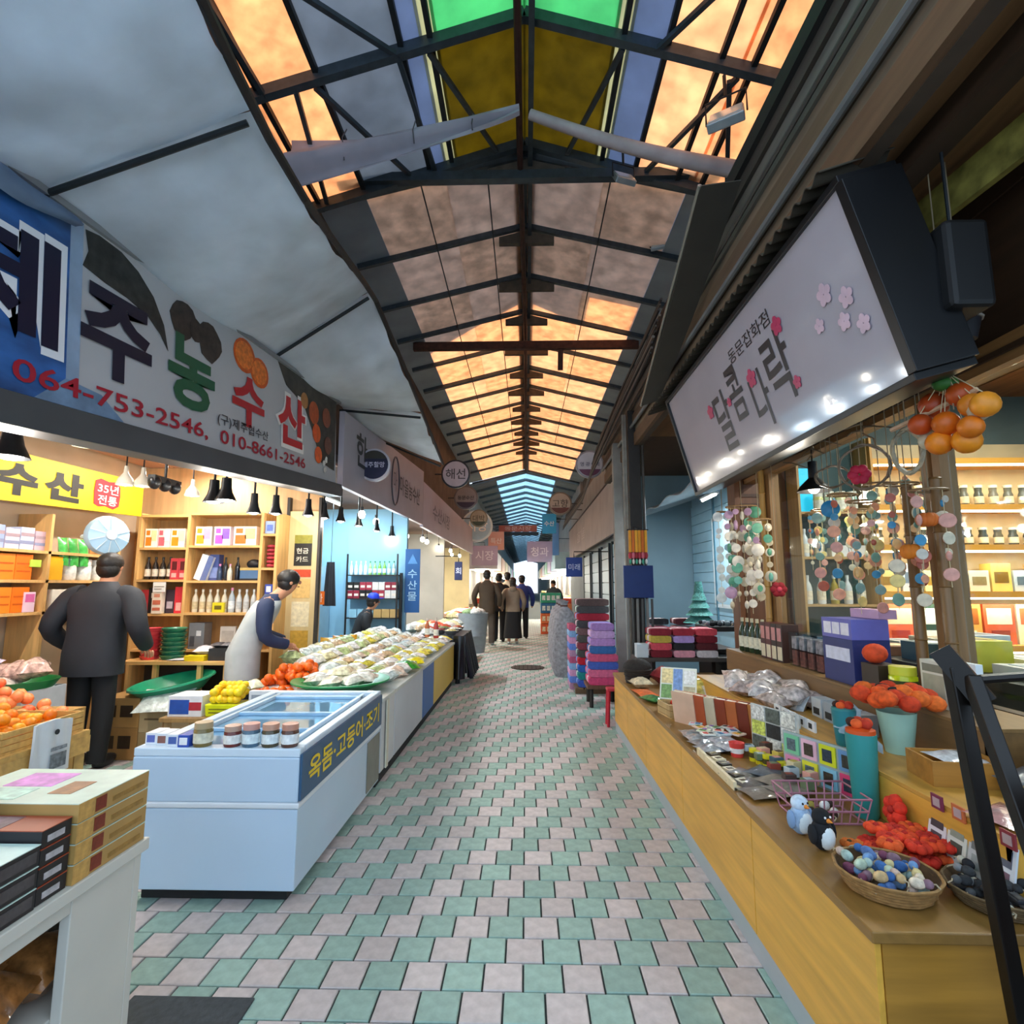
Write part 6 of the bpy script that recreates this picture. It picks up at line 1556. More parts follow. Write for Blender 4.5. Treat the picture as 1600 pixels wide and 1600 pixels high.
for i in range(4):
    for j in range(2):
        c = ['#d88ab0', '#e6e03a', '#8ac4dc', '#e04a7a', '#7ac49a', '#e8b8c8', '#d6dc2a', '#6a9ac8'][i + 4 * j]
        G().span((-0.185 + 0.095 * i, -0.008, 0.012 + 0.095 * j), (-0.105 + 0.095 * i, -0.001, 0.095 + 0.095 * j)).put('magnet_frame', mat(c, 0.4, 0, 0.1), mg)
        G().span((-0.168 + 0.095 * i, -0.011, 0.028 + 0.095 * j), (-0.122 + 0.095 * i, -0.0085, 0.079 + 0.095 * j)).put('magnet_picture', mat(['#3a3a34', '#5a6a70', '#40382c', '#2c3a4a'][(i + j) % 4], 0.5, 0, 0.5, 80), mg)
mg2 = thing('magnet_board', 'second stand of pale picture magnets behind the first', 'magnet stand', (1.30, 3.05, Z1), R(-68))
G().span((-0.16, 0.0, 0.0), (0.16, 0.012, 0.24)).put('back_plate', mat('#c4c8c4', 0.3, 0, 0.2, 30), mg2)
for i in range(3):
    for j in range(3):
        G().span((-0.15 + 0.10 * i, -0.006, 0.01 + 0.078 * j), (-0.06 + 0.10 * i, -0.001, 0.08 + 0.078 * j)).put('magnet_picture', mat(['#5a6058', '#d8d8cc', '#c8d060', '#2a2c2c', '#e0dcd0'][(i + 2 * j) % 5], 0.5, 0, 0.5, 80), mg2)
# teal tumblers
def tumbler(loc, h, r, col, label, lid):
    t = thing('tumbler', label, 'tumbler', loc)
    g = G(); g.lathe([(r * 0.72, 0), (r * 0.78, 0.01), (r, h * 0.8), (r, h * 0.86), (0, h * 0.86)], 20); g.put('cup', mat(col, 0.4, 0, 0.06, 8), t, smooth=40)
    g = G(); g.lathe([(r * 0.95, h * 0.86), (r * 0.95, h * 0.90), (r * 0.5, h * 0.93), (0, h * 0.93)], 20); g.put('lid', mat(lid, 0.5), t, smooth=40)
    for k in range(5):
        g = G(); g.ell((r * 0.5 * math.cos(k * 1.26), r * 0.5 * math.sin(k * 1.26), h * 0.965), (r * 0.4, r * 0.4, r * 0.35), 0, 8, 6); g.put('felt_ornament', mat(['#d8481c', '#c03a18', '#3a2018', '#e25a20', '#b83018'][k], 0.85, 0, 0.2, 40), t, smooth=60)
tumbler((1.315, 2.30, Z1), 0.36, 0.055, '#2f8f8c', 'tall teal tumbler topped with orange felt on the counter', '#d8541c')
tumbler((1.43, 2.62, Z2), 0.18, 0.05, '#2a7f86', 'shorter teal tumbler partly behind the tall one', '#3a8a88')
# riser front: red felt, postcards
trinket((1.345, 2.14, Z1 + 0.08), '#d83018', 'flat red felt flower pinned to the yellow step', 0.05, 0, '#b02010', None, 'flower').rotation_euler = (0, R(-80), 0)
for i in range(4):
    p = carton((1.345, 1.98 - 0.085 * i, Z1 + 0.02), (0.006, 0.078, 0.13 + 0.005 * (i % 2)), ['#d8d4d8', '#cfd2c8', '#b9bdbc', '#dde2e8'][i], ['white postcard with dark figures', 'pale green postcard with stripes', 'grey postcard', 'blue-white postcard'][i] + ' leaning on the yellow step', 'postcard', 0, None, ((0.15, 0.55, 0.85, 0.9, ['#3a3038', '#8a9080', '#6a706e', '#5a6070'][i]), (0.2, 0.15, 0.8, 0.45, ['#4a3a44', '#3c4038', '#9aa09c', '#7a5a6a'][i])), '-x', bevel=0)
    p.rotation_euler = (0, R(12), 0)
for i in range(4):
    p = carton((1.352, 1.96 - 0.09 * i, Z1 + 0.155), (0.006, 0.05, 0.045), ['#7a2a48', '#c86a3a', '#2a1c24', '#8a3038'][i], ['plum', 'orange', 'black', 'dark red'][i] + ' small badge card above the postcards', 'badge card', 0, None, ((0.2, 0.2, 0.8, 0.8, '#b8a0a0'),), '-x', bevel=0)
# mint cup with orange flowers
cp = thing('flower_cup', 'mint green paper cup holding orange felt flowers', 'flower cup', (1.60, 2.52, Z2))
g = G(); g.lathe([(0.052, 0), (0.075, 0.17), (0.070, 0.17), (0.045, 0.01)], 20); g.put('cup', mat('#a4cfbe', 0.5, 0, 0.05), cp, smooth=40)
for k in range(22):
    a = k * 2.4; rr = 0.14 * math.sqrt((k + 0.5) / 22)
    g = G(); g.ell((rr * math.cos(a) * 1.15, rr * math.sin(a), 0.235 - 0.9 * rr * rr + 0.012 * (k % 3)), (0.042, 0.042, 0.034), 0, 9, 6); g.put('flower_head', mat(['#e2561a', '#d84416', '#ec6a20', '#c83a14'][k % 4], 0.85, 0, 0.3, 40, 0.3), cp, smooth=60)
for k in range(3):
    g = G(); g.ell((0.05 * math.cos(k * 2.1), 0.05 * math.sin(k * 2.1), 0.268), (0.030, 0.022, 0.012), 0, 8, 6); g.put('dark_centre', mat('#1c1412', 0.8), cp, smooth=60)
g = G(); g.sheet(lambda u, v: (-0.13 - 0.10 * v + 0.02 * math.sin(u * 9), -0.10 + 0.20 * u, 0.02 + 0.16 * u * (1 - v) + 0.06 * v), 6, 6, 0.002); g.put('clear_wrap', mat('#b8d0e0', 0.1, 0, 0.2, 20, 0.3, alpha=0.6), cp, smooth=60)
wx = thing('drawer_box', 'small open wooden drawer box on the yellow step', 'box', (1.58, 2.18, Z2), R(-8))
for a, b in (((-0.12, -0.09, 0), (0.12, 0.09, 0.01)), ((-0.12, -0.09, 0.01), (0.12, -0.08, 0.085)), ((-0.12, 0.08, 0.01), (0.12, 0.09, 0.085)), ((-0.12, -0.08, 0.01), (-0.11, 0.08, 0.085)), ((0.11, -0.08, 0.01), (0.12, 0.08, 0.085))):
    G().span(a, b).put('board', wood('#b07a30', 0.2, 4, 'x'), wx)
packet((1.60, 2.20, Z2 + 0.06), 0.18, 0.13, 0.03, '#c9ccd0', 'silver grey wrapper on top of the drawer box', None, 0.2, 0.1, None, 'wrapper', 'wrapper', 0.12, 0.4, 1)
packet((1.75, 2.05, Z2 + 0.01), 0.24, 0.16, 0.06, '#4a5260', 'dark slate folded bag behind the drawer box', None, 0.5, 0.2, None, 'bag', 'folded_bag', 0.3, 0.4, 2)
packet((1.46, 1.82, Z2 + 0.0), 0.2, 0.14, 0.03, '#b88a88', 'rosy glossy wrapper at the near end of the step', None, 0.4, 0.05, None, 'wrapper', 'wrapper', 0.12, 0.4, 0)
for i in range(4):
    wicker((1.66 + 0.16 * (i % 2), 1.78 + 0.14 * (i // 2), Z2 + 0.0), 0.07, 0.04, ['first', 'second', 'third', 'fourth'][i] + ' tiny wicker bowl at the near end of the yellow step', '#8a7040', 4)
# ---------------- far half of the counter
def book(loc, w, d, h, col, label, rz=0.0, lean=0.0, page='#e8dfc8'):
    t = thing('book', label, 'book', loc, 0, 'books leaning on the counter', (0, lean, rz))
    G().span((0, -d / 2, 0), (0.004, d / 2, h)).put('cover', mat(col, 0.5, 0, 0.1), t)
    G().span((w - 0.004, -d / 2, 0), (w, d / 2, h)).put('cover', mat(col, 0.5, 0, 0.1), t)
    G().span((0.004, -d / 2 + 0.004, 0.003), (w - 0.004, d / 2 - 0.004, h - 0.004)).put('pages', mat(page, 0.8), t)
    G().span((0, -d / 2 - 0.003, 0), (w, -d / 2, h)).put('spine', mat(col, 0.5, 0, 0.1), t)
    return t
for i, (c, n) in enumerate((('#d8b49a', 'pale peach'), ('#b0502c', 'rust'), ('#c8bca0', 'stone'), ('#8a3a20', 'dark rust'), ('#b86434', 'terracotta'), ('#7a3220', 'oxblood'), ('#c07a3c', 'caramel'))):
    book((1.02 + 0.046 * i, 3.72 - 0.055 * i, Z1), 0.04, 0.17, 0.20, c, n + ' cloth-bound notebook leaning in the row on the counter', R(35), R(-8))
fr_ = thing('picture_card', 'large white and blue picture card propped on the counter', 'picture card', (1.10, 4.18, Z1 + 0.06), 0, None, (R(-28), R(0), R(-22)))
G().span((-0.13, 0.0, 0.0), (0.13, 0.016, 0.24)).put('board', mat('#e4e6da', 0.5, 0, 0.05), fr_)
for a, b, c in (((-0.12, -0.003, 0.12), (-0.04, 0, 0.23), '#e8d098'), ((-0.035, -0.003, 0.02), (0.03, 0, 0.23), '#7a98cc'), ((0.04, -0.003, 0.12), (0.12, 0, 0.22), '#f0efe6'), ((-0.12, -0.003, 0.01), (-0.045, 0, 0.11), '#7aa060'), ((0.04, -0.003, 0.02), (0.12, 0, 0.10), '#b8b090')):
    G().span(a, b).put('printed_field', mat(c, 0.5, 0, 0.3, 50), fr_)
crate((1.07, 3.98, Z1), 0.26, 0.20, 0.075, 'small pale wooden crate of dark red dried goods on the counter', R(10), 0, 2, wood('#b89a68', 0.2))
for i in range(12):
    g = G(); g.ell((0, 0, 0.022), (0.032, 0.028, 0.024), 0, 9, 6)
    g.put('red_knot', mat('#6a1c18' if i % 3 else '#c8381c', 0.8, 0, 0.3, 40, 0.3), None, (0.985 + 0.055 * (i % 4), 3.93 + 0.055 * (i // 4), Z1 + 0.014 + 0.03 * (i % 2)), smooth=60, label=('dark red' if i % 3 else 'bright red') + ' cloth knot in the pale wooden crate', cat='cloth knot', group=('dark red' if i % 3 else 'bright red') + ' knots in the crate')
packet((0.97, 4.70, Z1), 0.16, 0.30, 0.03, '#d8641c', 'orange cloth lying at the far corner of the counter', None, 0.1, 0, None, 'cloth', 'folded_cloth', 0.8, 0.25, 1)
packet((0.97, 4.40, Z1), 0.14, 0.20, 0.05, '#2f7a3a', 'green cloth bundle beside the pale wooden crate', None, 0.5, 0, None, 'cloth', 'folded_cloth', 0.8, 0.4, 2)
wicker((1.02, 5.25, Z1), 0.12, 0.12, 'dark round basket at the far end of the counter', '#2a211c')
g = G(); g.ell((0, 0, 0.0), (0.13, 0.12, 0.08), 0, 12, 8); g.put('dark_bundle', mat('#251f1c', 0.8, 0, 0.4, 40, 0.4), None, (1.02, 5.25, Z1 + 0.14), smooth=60, label='dark brown bundle heaped in the far round basket', cat='bundle')
packet((1.00, 5.0, Z1), 0.18, 0.22, 0.09, '#d8c8a8', 'cream fringed cloth in front of the dark basket', None, 0.1, 0, None, 'cloth', 'fringed_cloth', 0.8, 0.4, 0)
packet((1.25, 5.15, Z1), 0.24, 0.22, 0.16, '#8a1f2a', 'crimson cloth bag behind the dark basket', None, 0.4, 0, None, 'bag', 'cloth_bag', 0.7, 0.3, 1)
# clear snack bags on the step
for i in range(12):
    packet((1.44 + 0.11 * (i % 3), 3.35 + 0.20 * (i // 3), Z2 + 0.03 * (i % 2)), 0.17, 0.19, 0.10, ['#b8a8a0', '#c4b8b4', '#a89a98', '#b8b0b0'][i % 4], ORD[i] + ' clear bag of pinkish snacks on the counter step', 'clear snack bags on the step', rb.uniform(-1, 1), rb.uniform(0.1, 0.5), None, 'bag', 'snack_bag', 0.12, 0.6, i)
for i in range(5):
    carton((1.40, 2.86 + 0.09 * i, Z2), (0.01, 0.08, 0.05), '#dfe4e8', 'white price tag on the step edge, ' + ['first', 'second', 'third', 'fourth', 'fifth'][i] + ' from the teal tumbler', 'price tag', 0, None, ((0.3, 0.25, 0.7, 0.75, '#1c2226'),), '-x', bevel=0)
for i in range(4):
    carton((1.62, 2.80 + 0.12 * i, Z2), (0.08, 0.10, 0.10), ['#aab4bc', '#c8ccd0', '#9aa4ac', '#b8c0c4'][i], ['blue-grey', 'white-grey', 'steel grey', 'light grey'][i] + ' trinket case on the counter step', 'case', 0, None, ((0.2, 0.15, 0.8, 0.5, '#23282c'),), '-x')
packet((1.38, 4.50, Z1), 0.26, 0.30, 0.16, '#d8c868', 'yellow gift bag standing at the far step', None, 0.3, R(60), '#f4f0e0', 'bag', 'gift_bag', 0.3, 0.4, 1)
carton((1.30, 4.68, Z1), (0.05, 0.25, 0.09), '#e8dcc0', 'cream sign card lying before the yellow gift bag', 'card', R(20), None, ((0.1, 0.3, 0.9, 0.7, '#c8a860'),), '-x')
# goods on the upper step, against the window
for i in range(5):
    bottle((1.80 + 0.01 * i, 4.72 - 0.075 * i, Z3), 0.27, 0.032, ['#2a3a22', '#1f2c1c', '#34442a', '#26341f', '#2c3a26'][i], ORD[i] + ' dark green bottle with cream label on the upper step', 'dark green bottles on the upper step', '#c9c0a0', '#dcd8c0')
for i in range(4):
    carton((1.84, 4.28 - 0.09 * i, Z3), (0.12, 0.085, 0.26), ['#4a1a1c', '#5c2422', '#2a1816', '#3a2018'][i], ['maroon', 'brick', 'near black', 'dark brown'][i] + ' tall carton with pale lettering on the upper step', 'box', 0, None, ((0.15, 0.55, 0.85, 0.9, '#c88a88'), (0.1, 0.05, 0.9, 0.4, '#d8ceb0')), '-x')
for i in range(4):
    t = thing('clear_case', ['first', 'second', 'third', 'fourth'][i] + ' clear display case of small reddish goods by the window', 'display case', (1.86, 3.86 - 0.105 * i, Z3))
    G().span((-0.06, -0.05, 0), (0.06, 0.05, 0.22)).put('shell', pane('#e6eef2', 0.8), t)
    G().span((-0.045, -0.04, 0.004), (0.045, 0.04, 0.10)).put('goods', mat('#8a4a3c', 0.7, 0, 0.5, 40), t)
    G().span((-0.045, -0.04, 0.11), (0.045, 0.04, 0.19)).put('goods', mat('#b8a8a8', 0.7, 0, 0.5, 40), t)
carton((1.85, 3.22, Z3), (0.20, 0.30, 0.24), '#2a3470', 'navy carton under the violet printed box', 'box', 0, None, ((0.1, 0.5, 0.9, 0.8, '#d8dcf0'),), '-x')
carton((1.85, 3.22, Z3 + 0.2405), (0.20, 0.30, 0.11), '#6a6ab8', 'violet printed box on the navy carton', 'box', 0, None, ((0.08, 0.2, 0.34, 0.8, '#e8e6f2'), (0.38, 0.2, 0.62, 0.8, '#e8e6f2'), (0.66, 0.2, 0.92, 0.8, '#e8e6f2')), '-x')
carton((1.95, 3.20, Z3 + 0.352), (0.10, 0.26, 0.05), '#c9a0c0', 'pale pink box on top of the violet one', 'box')
carton((1.80, 2.92, Z3), (0.12, 0.14, 0.14), '#3a2c20', 'dark brown box between violet and lime goods', 'box')
jar((1.80, 2.76, Z3), 0.15, 0.06, '#c9d41c', 'lime yellow tin with black print on the upper step', None, '#d6d83a', '#3a4410', 'tin', 'tin')
g = G(); g.ell((0, 0, 0.05), (0.06, 0.05, 0.05), 0, 12, 8); g.put('felt_fruit', mat('#d8481c', 0.8, 0, 0.2, 40), None, (1.78, 2.93, Z3 + 0.14), smooth=60, label='red-orange felt fruit on the dark brown box', cat='felt fruit')
carton((1.84, 2.58, Z3), (0.05, 0.16, 0.20), '#d8d8c8', 'off-white desk calendar on the upper step', 'calendar', 0, None, ((0.1, 0.1, 0.9, 0.7, '#a8a890'), (0.1, 0.75, 0.9, 0.92, '#7a7a68')), '-x')
carton((1.86, 2.42, Z3), (0.03, 0.09, 0.21), '#dfe6e8', 'narrow white leaflet beside the desk calendar', 'leaflet', 0, None, ((0.2, 0.2, 0.8, 0.5, '#8ab0a0'),), '-x')
tp = thing('white_kettle', 'white enamel pump bottle and pot by the window', 'pot', (1.86, 2.02, Z2))
g = G(); g.lathe([(0.06, 0), (0.075, 0.05), (0.07, 0.14), (0.05, 0.19), (0.03, 0.22), (0.03, 0.27), (0, 0.28)], 18); g.put('body', mat('#cfe0de', 0.25, 0, 0.05), tp, smooth=40)
g = G(); g.tube([(0.0, 0, 0.27), (0, 0, 0.33), (-0.06, 0, 0.335)], 0.012, 6); g.put('spout', mat('#d8e6e6', 0.3), tp)
g = G(); g.tube([(0.06, 0.02, 0.06), (0.12, 0.03, 0.10), (0.06, 0.02, 0.16)], 0.008, 6); g.put('handle', mat('#d8e6e6', 0.3), tp)
gb = thing('glass_bowl', 'green glass bowl beside the dark rack', 'bowl', (1.62, 1.60, Z2 + 0.01))
gb.location = (1.50, 1.66, Z1)
gb.location = (1.78, 1.86, Z2 + 0.045)
g = G(); g.lathe([(0.05, 0), (0.12, 0.05), (0.15, 0.14), (0.145, 0.14), (0.11, 0.05), (0, 0.012)], 22); g.put('shell', mat('#8a9a3a', 0.08, 0, 0.15, 6, coat=0.6), gb, smooth=40)

# ================================================================ DARK CLOTHES RACK
rk = thing('folding_rack', 'dark folding rack with crossed legs at the right edge', 'rack', (1.08, 1.45, 0))
M_BLK = mat('#17120f', 0.4, 0.3, 0.2, 20)
for a, b, w in (((-0.01, 0, 1.25), (0.10, 0.0, 0.0), 0.035), ((0.01, -0.03, 1.23), (-0.03, -0.52, 0.0), 0.032), ((0.55, 0, 1.25), (0.66, 0.0, 0.0), 0.035), ((0.57, -0.03, 1.23), (0.53, -0.52, 0.0), 0.032)):
    g = G(); g.bar(a, b, w, w); g.put('leg', M_BLK, rk, bevel=0.004)
g = G(); g.tube([(0.0, -0.01, 1.215), (0.60, -0.01, 1.26)], 0.012, 8); g.put('top_rail', M_BLK, rk)
g = G(); g.bar((-0.03, 0.01, 1.29), (0.03, -0.04, 1.17), 0.03, 0.05); g.put('hinge', M_BLK, rk)
sc = thing('hanging_scarf', 'dusty pink scarf hanging from the dark rack', 'scarf', (1.13, 1.22, 0.46))
g = G(); g.sheet(lambda u, v: ((u - 0.35) * (0.26 - 0.12 * v) + 0.02 * math.sin(v * 4), 0.025 * math.sin(u * 14 + v) - 0.02, 0.60 * v), 18, 12, 0.006); g.put('cloth', mat('#8f6f76', 0.9, 0, 0.3, 25, 0.4), sc, smooth=60)

# ================================================================ LARGE WHITE SHOP SIGN (right)
rs = thing('shop_sign', 'large glossy white shop sign with brush lettering and red blossoms', 'sign')
rs.matrix_world = basis((1.23, 4.59, 3.0), (0, -1, 0), (-0.21, 0, 0.77))
g = G(); g.box((1.295, -0.40, -0.006), (2.59, 0.80, 0.012)); g.put('panel', mat('#b4aeb6', 0.10, 0, 0.04, 2.5, 0.06, coat=0.6), rs)
for a, b in (((-0.03, -0.83, -0.22), (2.62, -0.80, 0.02)), ((-0.03, 0.0, -0.22), (2.62, 0.03, 0.02)), ((-0.03, -0.80, -0.22), (0.0, 0.0, 0.02)), ((2.59, -0.80, -0.22), (2.64, 0.0, 0.02))):
    G().span(a, b).put('frame', mat('#101114', 0.4, 0.2, 0.05), rs, bevel=0.003)
G().span((0.0, -0.80, -0.22), (2.59, 0.0, -0.013)).put('case', mat('#0d0e10', 0.5), rs)
M_INK = mat('#241f24', 0.4, 0, 0)
letter('lettering', '달', 0.24, 0.40, M_INK, rs, (0.95, -0.46, 0.003), L0, 0.012)
letter('lettering', '콤', 0.20, 0.34, M_INK, rs, (1.22, -0.36, 0.003), L0, 0.012)
letter('lettering', '다', 0.20, 0.34, M_INK, rs, (1.50, -0.50, 0.003), L0, 0.012)
letter('lettering', '락', 0.26, 0.38, M_INK, rs, (1.77, -0.42, 0.003), L0, 0.012)
letter('lettering', '동문잡화점', 0.56, 0.085, M_INK, rs, (1.56, -0.155, 0.003), L0, 0.004)
def blossom(u, v, r, c='#b8305c'):
    for k in range(5):
        a = k * 2 * math.pi / 5 + 0.3
        blob(rs, 'printed_petal', oval(u + r * 0.55 * math.cos(a), v + r * 0.55 * math.sin(a), r * 0.5, r * 0.42, 10, a), 0.0045 + 0.0003 * k, mat(c, 0.4, 0, 0.1))
blossom(1.885, -0.235, 0.05); blossom(1.47, -0.36, 0.055); blossom(0.77, -0.34, 0.05); blossom(1.89, -0.55, 0.035); blossom(1.10, -0.38, 0.03)
for u, v, r in ((2.30, -0.30, 0.05), (2.42, -0.38, 0.045), (2.36, -0.46, 0.04), (2.46, -0.52, 0.04), (2.2, -0.40, 0.035)):
    blossom(u, v, r, '#d0b4c2')
for i, (a, b) in enumerate((((0.4, -0.03, -0.1), (0.35, 0.35, 0.1)), ((2.2, -0.03, -0.1), (2.15, 0.35, 0.1)))):
    g = G(); g.bar((a[0], 0.03, -0.1), (a[0], 0.16, -0.12), 0.04, 0.03); g.put('bracket', M_STEELD, rs)
# corrugated canopy strip over the sign
cs = thing('corrugated_canopy', 'dark corrugated canopy strip above the white shop sign', 'canopy')
g = G(); g.sheet(lambda u, v: (1.16 + 0.30 * v, 2.0 + 3.1 * u, 3.06 + 0.10 * v + 0.016 * math.sin(u * 2 * math.pi * 34)), 272, 1, 0.004); g.put('corrugated_sheet', mat('#3a3328', 0.7, 0, 0.2, 10), cs, smooth=60)
# dark side awning panel
g = G(); A, B, C_, D = Vector((1.00, 2.9, 3.72)), Vector((1.235, 2.9, 3.75)), Vector((1.225, 4.9, 3.14)), Vector((1.10, 5.1, 3.15))
g.sheet(lambda u, v: (A.lerp(B, u)).lerp(D.lerp(C_, u), v) + Vector((0, 0, -0.05 * math.sin(v * math.pi))), 6, 12, 0.008)
g.put('dark_awning', mat('#3a362f', 0.8, 0, 0.1, 4), smooth=60, label='dark brown awning flap folded out above the white sign', cat='awning')
g = G(); g.tube([A, D], 0.012, 6); g.put('awning_bar', mat('#8a8880', 0.4, 0.4), label='thin metal bar along the dark awning flap', cat='bar')
# cable bundle
rw = random.Random(9)
for i in range(11):
    x0, z0 = 1.06 + 0.02 * rw.random() + 0.012 * i, 3.36 + 0.05 * i
    pts = [(x0 + 0.02, 4.6, z0 + 0.1), (x0 + 0.02 * rw.random(), 6.5, z0 + 0.05 * rw.random()), (x0 + 0.02, 9.1, z0 - 0.10), (x0 + 0.25, 13, z0 - 0.05 + 0.1 * rw.random()), (x0 + 0.2, 19, z0)]
    g = G(); g.tube(pts, 0.010 + 0.006 * rw.random(), 5)
    g.put('overhead_cable', mat(['#1c1a18', '#4a4038', '#2a2522', '#6a5c50'][i % 4], 0.6), label=ORD[i] + ' overhead cable from below in the bundle along the right eaves', cat='cable', group='cables along the right eaves')

# ================================================================ RIGHT SHOP FRONT
M_FRM = wood('#8f6a40', 0.2, 4, 'z', 0.5)
tr_ = struct(G().span((2.06, 0.8, 2.50), (2.12, 5.10, 3.215)).put('trim_1', wood('#3f2b1c', 0.25, 3, 'y')))
hb = struct(G().span((2.02, 0.8, 2.38), (2.12, 5.10, 2.50)).put('trim_2', wood('#8a6238', 0.22, 3, 'y', 0.5)))
G().span((2.005, 0.8, 2.42), (2.019, 5.10, 2.445)).put('bead', wood('#3a2718', 0.2, 3, 'y'), hb)
struct(G().span((2.06, 0.8, 0.0), (2.12, 5.10, 0.915)).put('wall_right_sill', wood('#4a3524', 0.2, 3, 'y')))
w1 = struct(G().span((2.03, 4.58, 0.915), (2.11, 4.68, 2.38)).put('window_1', M_FRM))
for y in (2.78, 2.70):
    G().span((2.03, y, 0.915), (2.11, y + 0.05, 2.38)).put('window_post', M_FRM, w1)
G().span((2.035, 2.83, 0.915), (2.10, 4.58, 0.965)).put('window_sill', M_FRM, w1)
G().span((2.066, 2.84, 0.966), (2.072, 4.575, 2.378)).put('window_pane', pane('#f2f8f8', 0.9), w1)
w2 = struct(G().span((2.03, 0.8, 0.915), (2.11, 0.86, 2.38)).put('window_2', M_FRM))
G().span((2.066, 0.87, 0.916), (2.072, 2.69, 2.378)).put('window_pane', pane('#f2f8f8', 0.9), w2)
col_ = struct(G().span((1.93, 5.08, 0), (2.40, 5.26, 3.215)).put('wall_right_column', wood('#6b4324', 0.2, 3, 'z', 0.45)))
for z0, z1 in ((0.95, 1.55), (1.62, 2.20), (2.26, 2.62)):
    for a, b in (((1.98, 5.068, z0), (2.33, 5.079, z0 + 0.03)), ((1.98, 5.068, z1 - 0.03), (2.33, 5.079, z1)), ((1.98, 5.068, z0 + 0.031), (2.01, 5.079, z1 - 0.031)), ((2.30, 5.068, z0 + 0.031), (2.33, 5.079, z1 - 0.031))):
        G().span(a, b).put('moulding', wood('#4d2f18', 0.2, 3, 'z'), col_)
for i, (x, y, z1) in enumerate(((2.0, 4.66, 2.6), (1.97, 2.86, 1.75), (1.985, 2.68, 1.95))):
    t = thing('bamboo_pole', ['tall bamboo pole at the left edge of the window', 'shorter bamboo pole leaning on the window post', 'second bamboo pole leaning on the window post'][i], 'bamboo pole', (x, y, 0.92))
    zs = [0.0]
    while zs[-1] < z1 - 0.92:
        zs.append(zs[-1] + 0.26)
    prof = []
    for z in zs:
        prof += [(0.026, z), (0.030, z + 0.004), (0.026, z + 0.010)]
    g = G(); g.lathe(prof, 10); g.put('stalk', wood('#b08a4e' if i == 0 else '#7d5c34', 0.2, 6, 'z', 0.4), t, smooth=40)
# ---------------- shelves inside the right shop
ts = thing('bottle_shelf', 'teal-backed shelf with white bottles inside the right shop', 'shelf', (2.40, 4.86, 0))
G().span((0.0, 0.20, 0.6), (0.62, 0.22, 2.75)).put('back_board', mat('#2a4a4c', 0.6, 0, 0.1, 4), ts)
for z in (0.92, 1.29, 1.70, 2.095):
    G().span((0.02, 0.0, z - 0.02), (0.62, 0.199, z)).put('shelf_board', wood('#b9935a', 0.15, 4, 'x'), ts)
for x in (0.0, 0.62):
    G().span((x, 0.0, 0.6), (x + 0.02, 0.199, 2.75)).put('upright', wood('#b9935a', 0.15, 4, 'z'), ts)
bl = thing('turquoise_poster', 'bright turquoise poster with added glow at the top of the bottle shelf', 'light panel', (2.43, 5.04, 2.10))
G().span((0, 0, 0), (0.24, 0.012, 0.42)).put('glow_face', mat('#14b4d8', 0.4, 0, 0.05, 3, emit=0.7), bl)  # poster is no lamp; its lit look is put in as emission
G().span((-0.012, -0.004, -0.002), (-0.001, 0.014, 0.43)).put('edge', mat('#e8f0f0', 0.4), bl)
for i in range(5):
    bottle((2.475 + 0.115 * i, 4.95, 1.2905), 0.25, 0.035, ['#dfe3dd', '#e2e6e4', '#a89a4a', '#d3d8d8', '#cfcfc6'][i], ['white bottle, first', 'white bottle, second', 'olive gold bottle, third', 'grey-white bottle, fourth', 'ivory bottle, fifth'][i] + ' on the lower teal shelf', None, '#d8dcd8', '#e8dcc0')
for i in range(2):
    bottle((2.475 + 0.12 * i, 4.95, 1.7005), 0.25, 0.034, ['#d8e4e8', '#c8d0a8'][i], ['clear white bottle', 'pale green bottle'][i] + ' on the middle teal shelf', None, '#e6ecee', '#e4dcc4')
for i in range(4):
    carton((2.72 + 0.075 * i, 4.95, 1.7005), (0.07, 0.08, 0.08 + 0.02 * (i % 2)), ['#e6e2d8', '#d8d8d4', '#c9ccd0', '#e0dcd0'][i], ORD[i] + ' small white box on the middle teal shelf', 'box', 0, 'small white boxes on the teal shelf')
for i in range(4):
    jar((2.62 + 0.10 * i, 4.95, 2.0955), 0.19, 0.042, ['#d6d48a', '#bcd8c0', '#e0dca8', '#a8ccc0'][i], ['yellow', 'mint', 'cream', 'aqua'][i] + ' glass jar at the top of the teal shelf', None, '#e8e6d8', '#f0ecd8')
ls = thing('lit_shelf', 'warm lit display shelf at the back of the right shop', 'shelf', (3.05, 4.82, 0))
LZ = (0.95, 1.40, 1.80, 2.15, 2.56)
for z in LZ:
    G().span((0.0, 0.0, z - 0.05), (1.75, 0.28, z)).put('shelf_board', wood('#d89a3c', 0.1, 3, 'x'), ls)
    G().span((0.02, 0.005, z - 0.066), (1.73, 0.03, z - 0.051)).put('led_strip', glow('#fff1cf', 7), ls)
    l = bpy.data.lights.new('led_light', 'AREA'); l.shape = 'RECTANGLE'; l.size = 1.6; l.size_y = 0.03; l.energy = 5.5; l.color = (1, 0.88, 0.66)
    o = bpy.data.objects.new('led_light', l); COL.objects.link(o); o.parent = ls; o.location = (0.87, 0.02, z - 0.075)
G().span((0.0, 0.281, 0.4), (1.75, 0.295, 2.75)).put('back_board', mat('#c9b48a', 0.6, 0, 0.1, 4), ls)
for x in (-0.02, 0.66, 1.75):
    G().span((x, 0.0, 0.4), (x + 0.02, 0.28, 2.75)).put('upright', wood('#c08a3c', 0.1, 3, 'z'), ls)
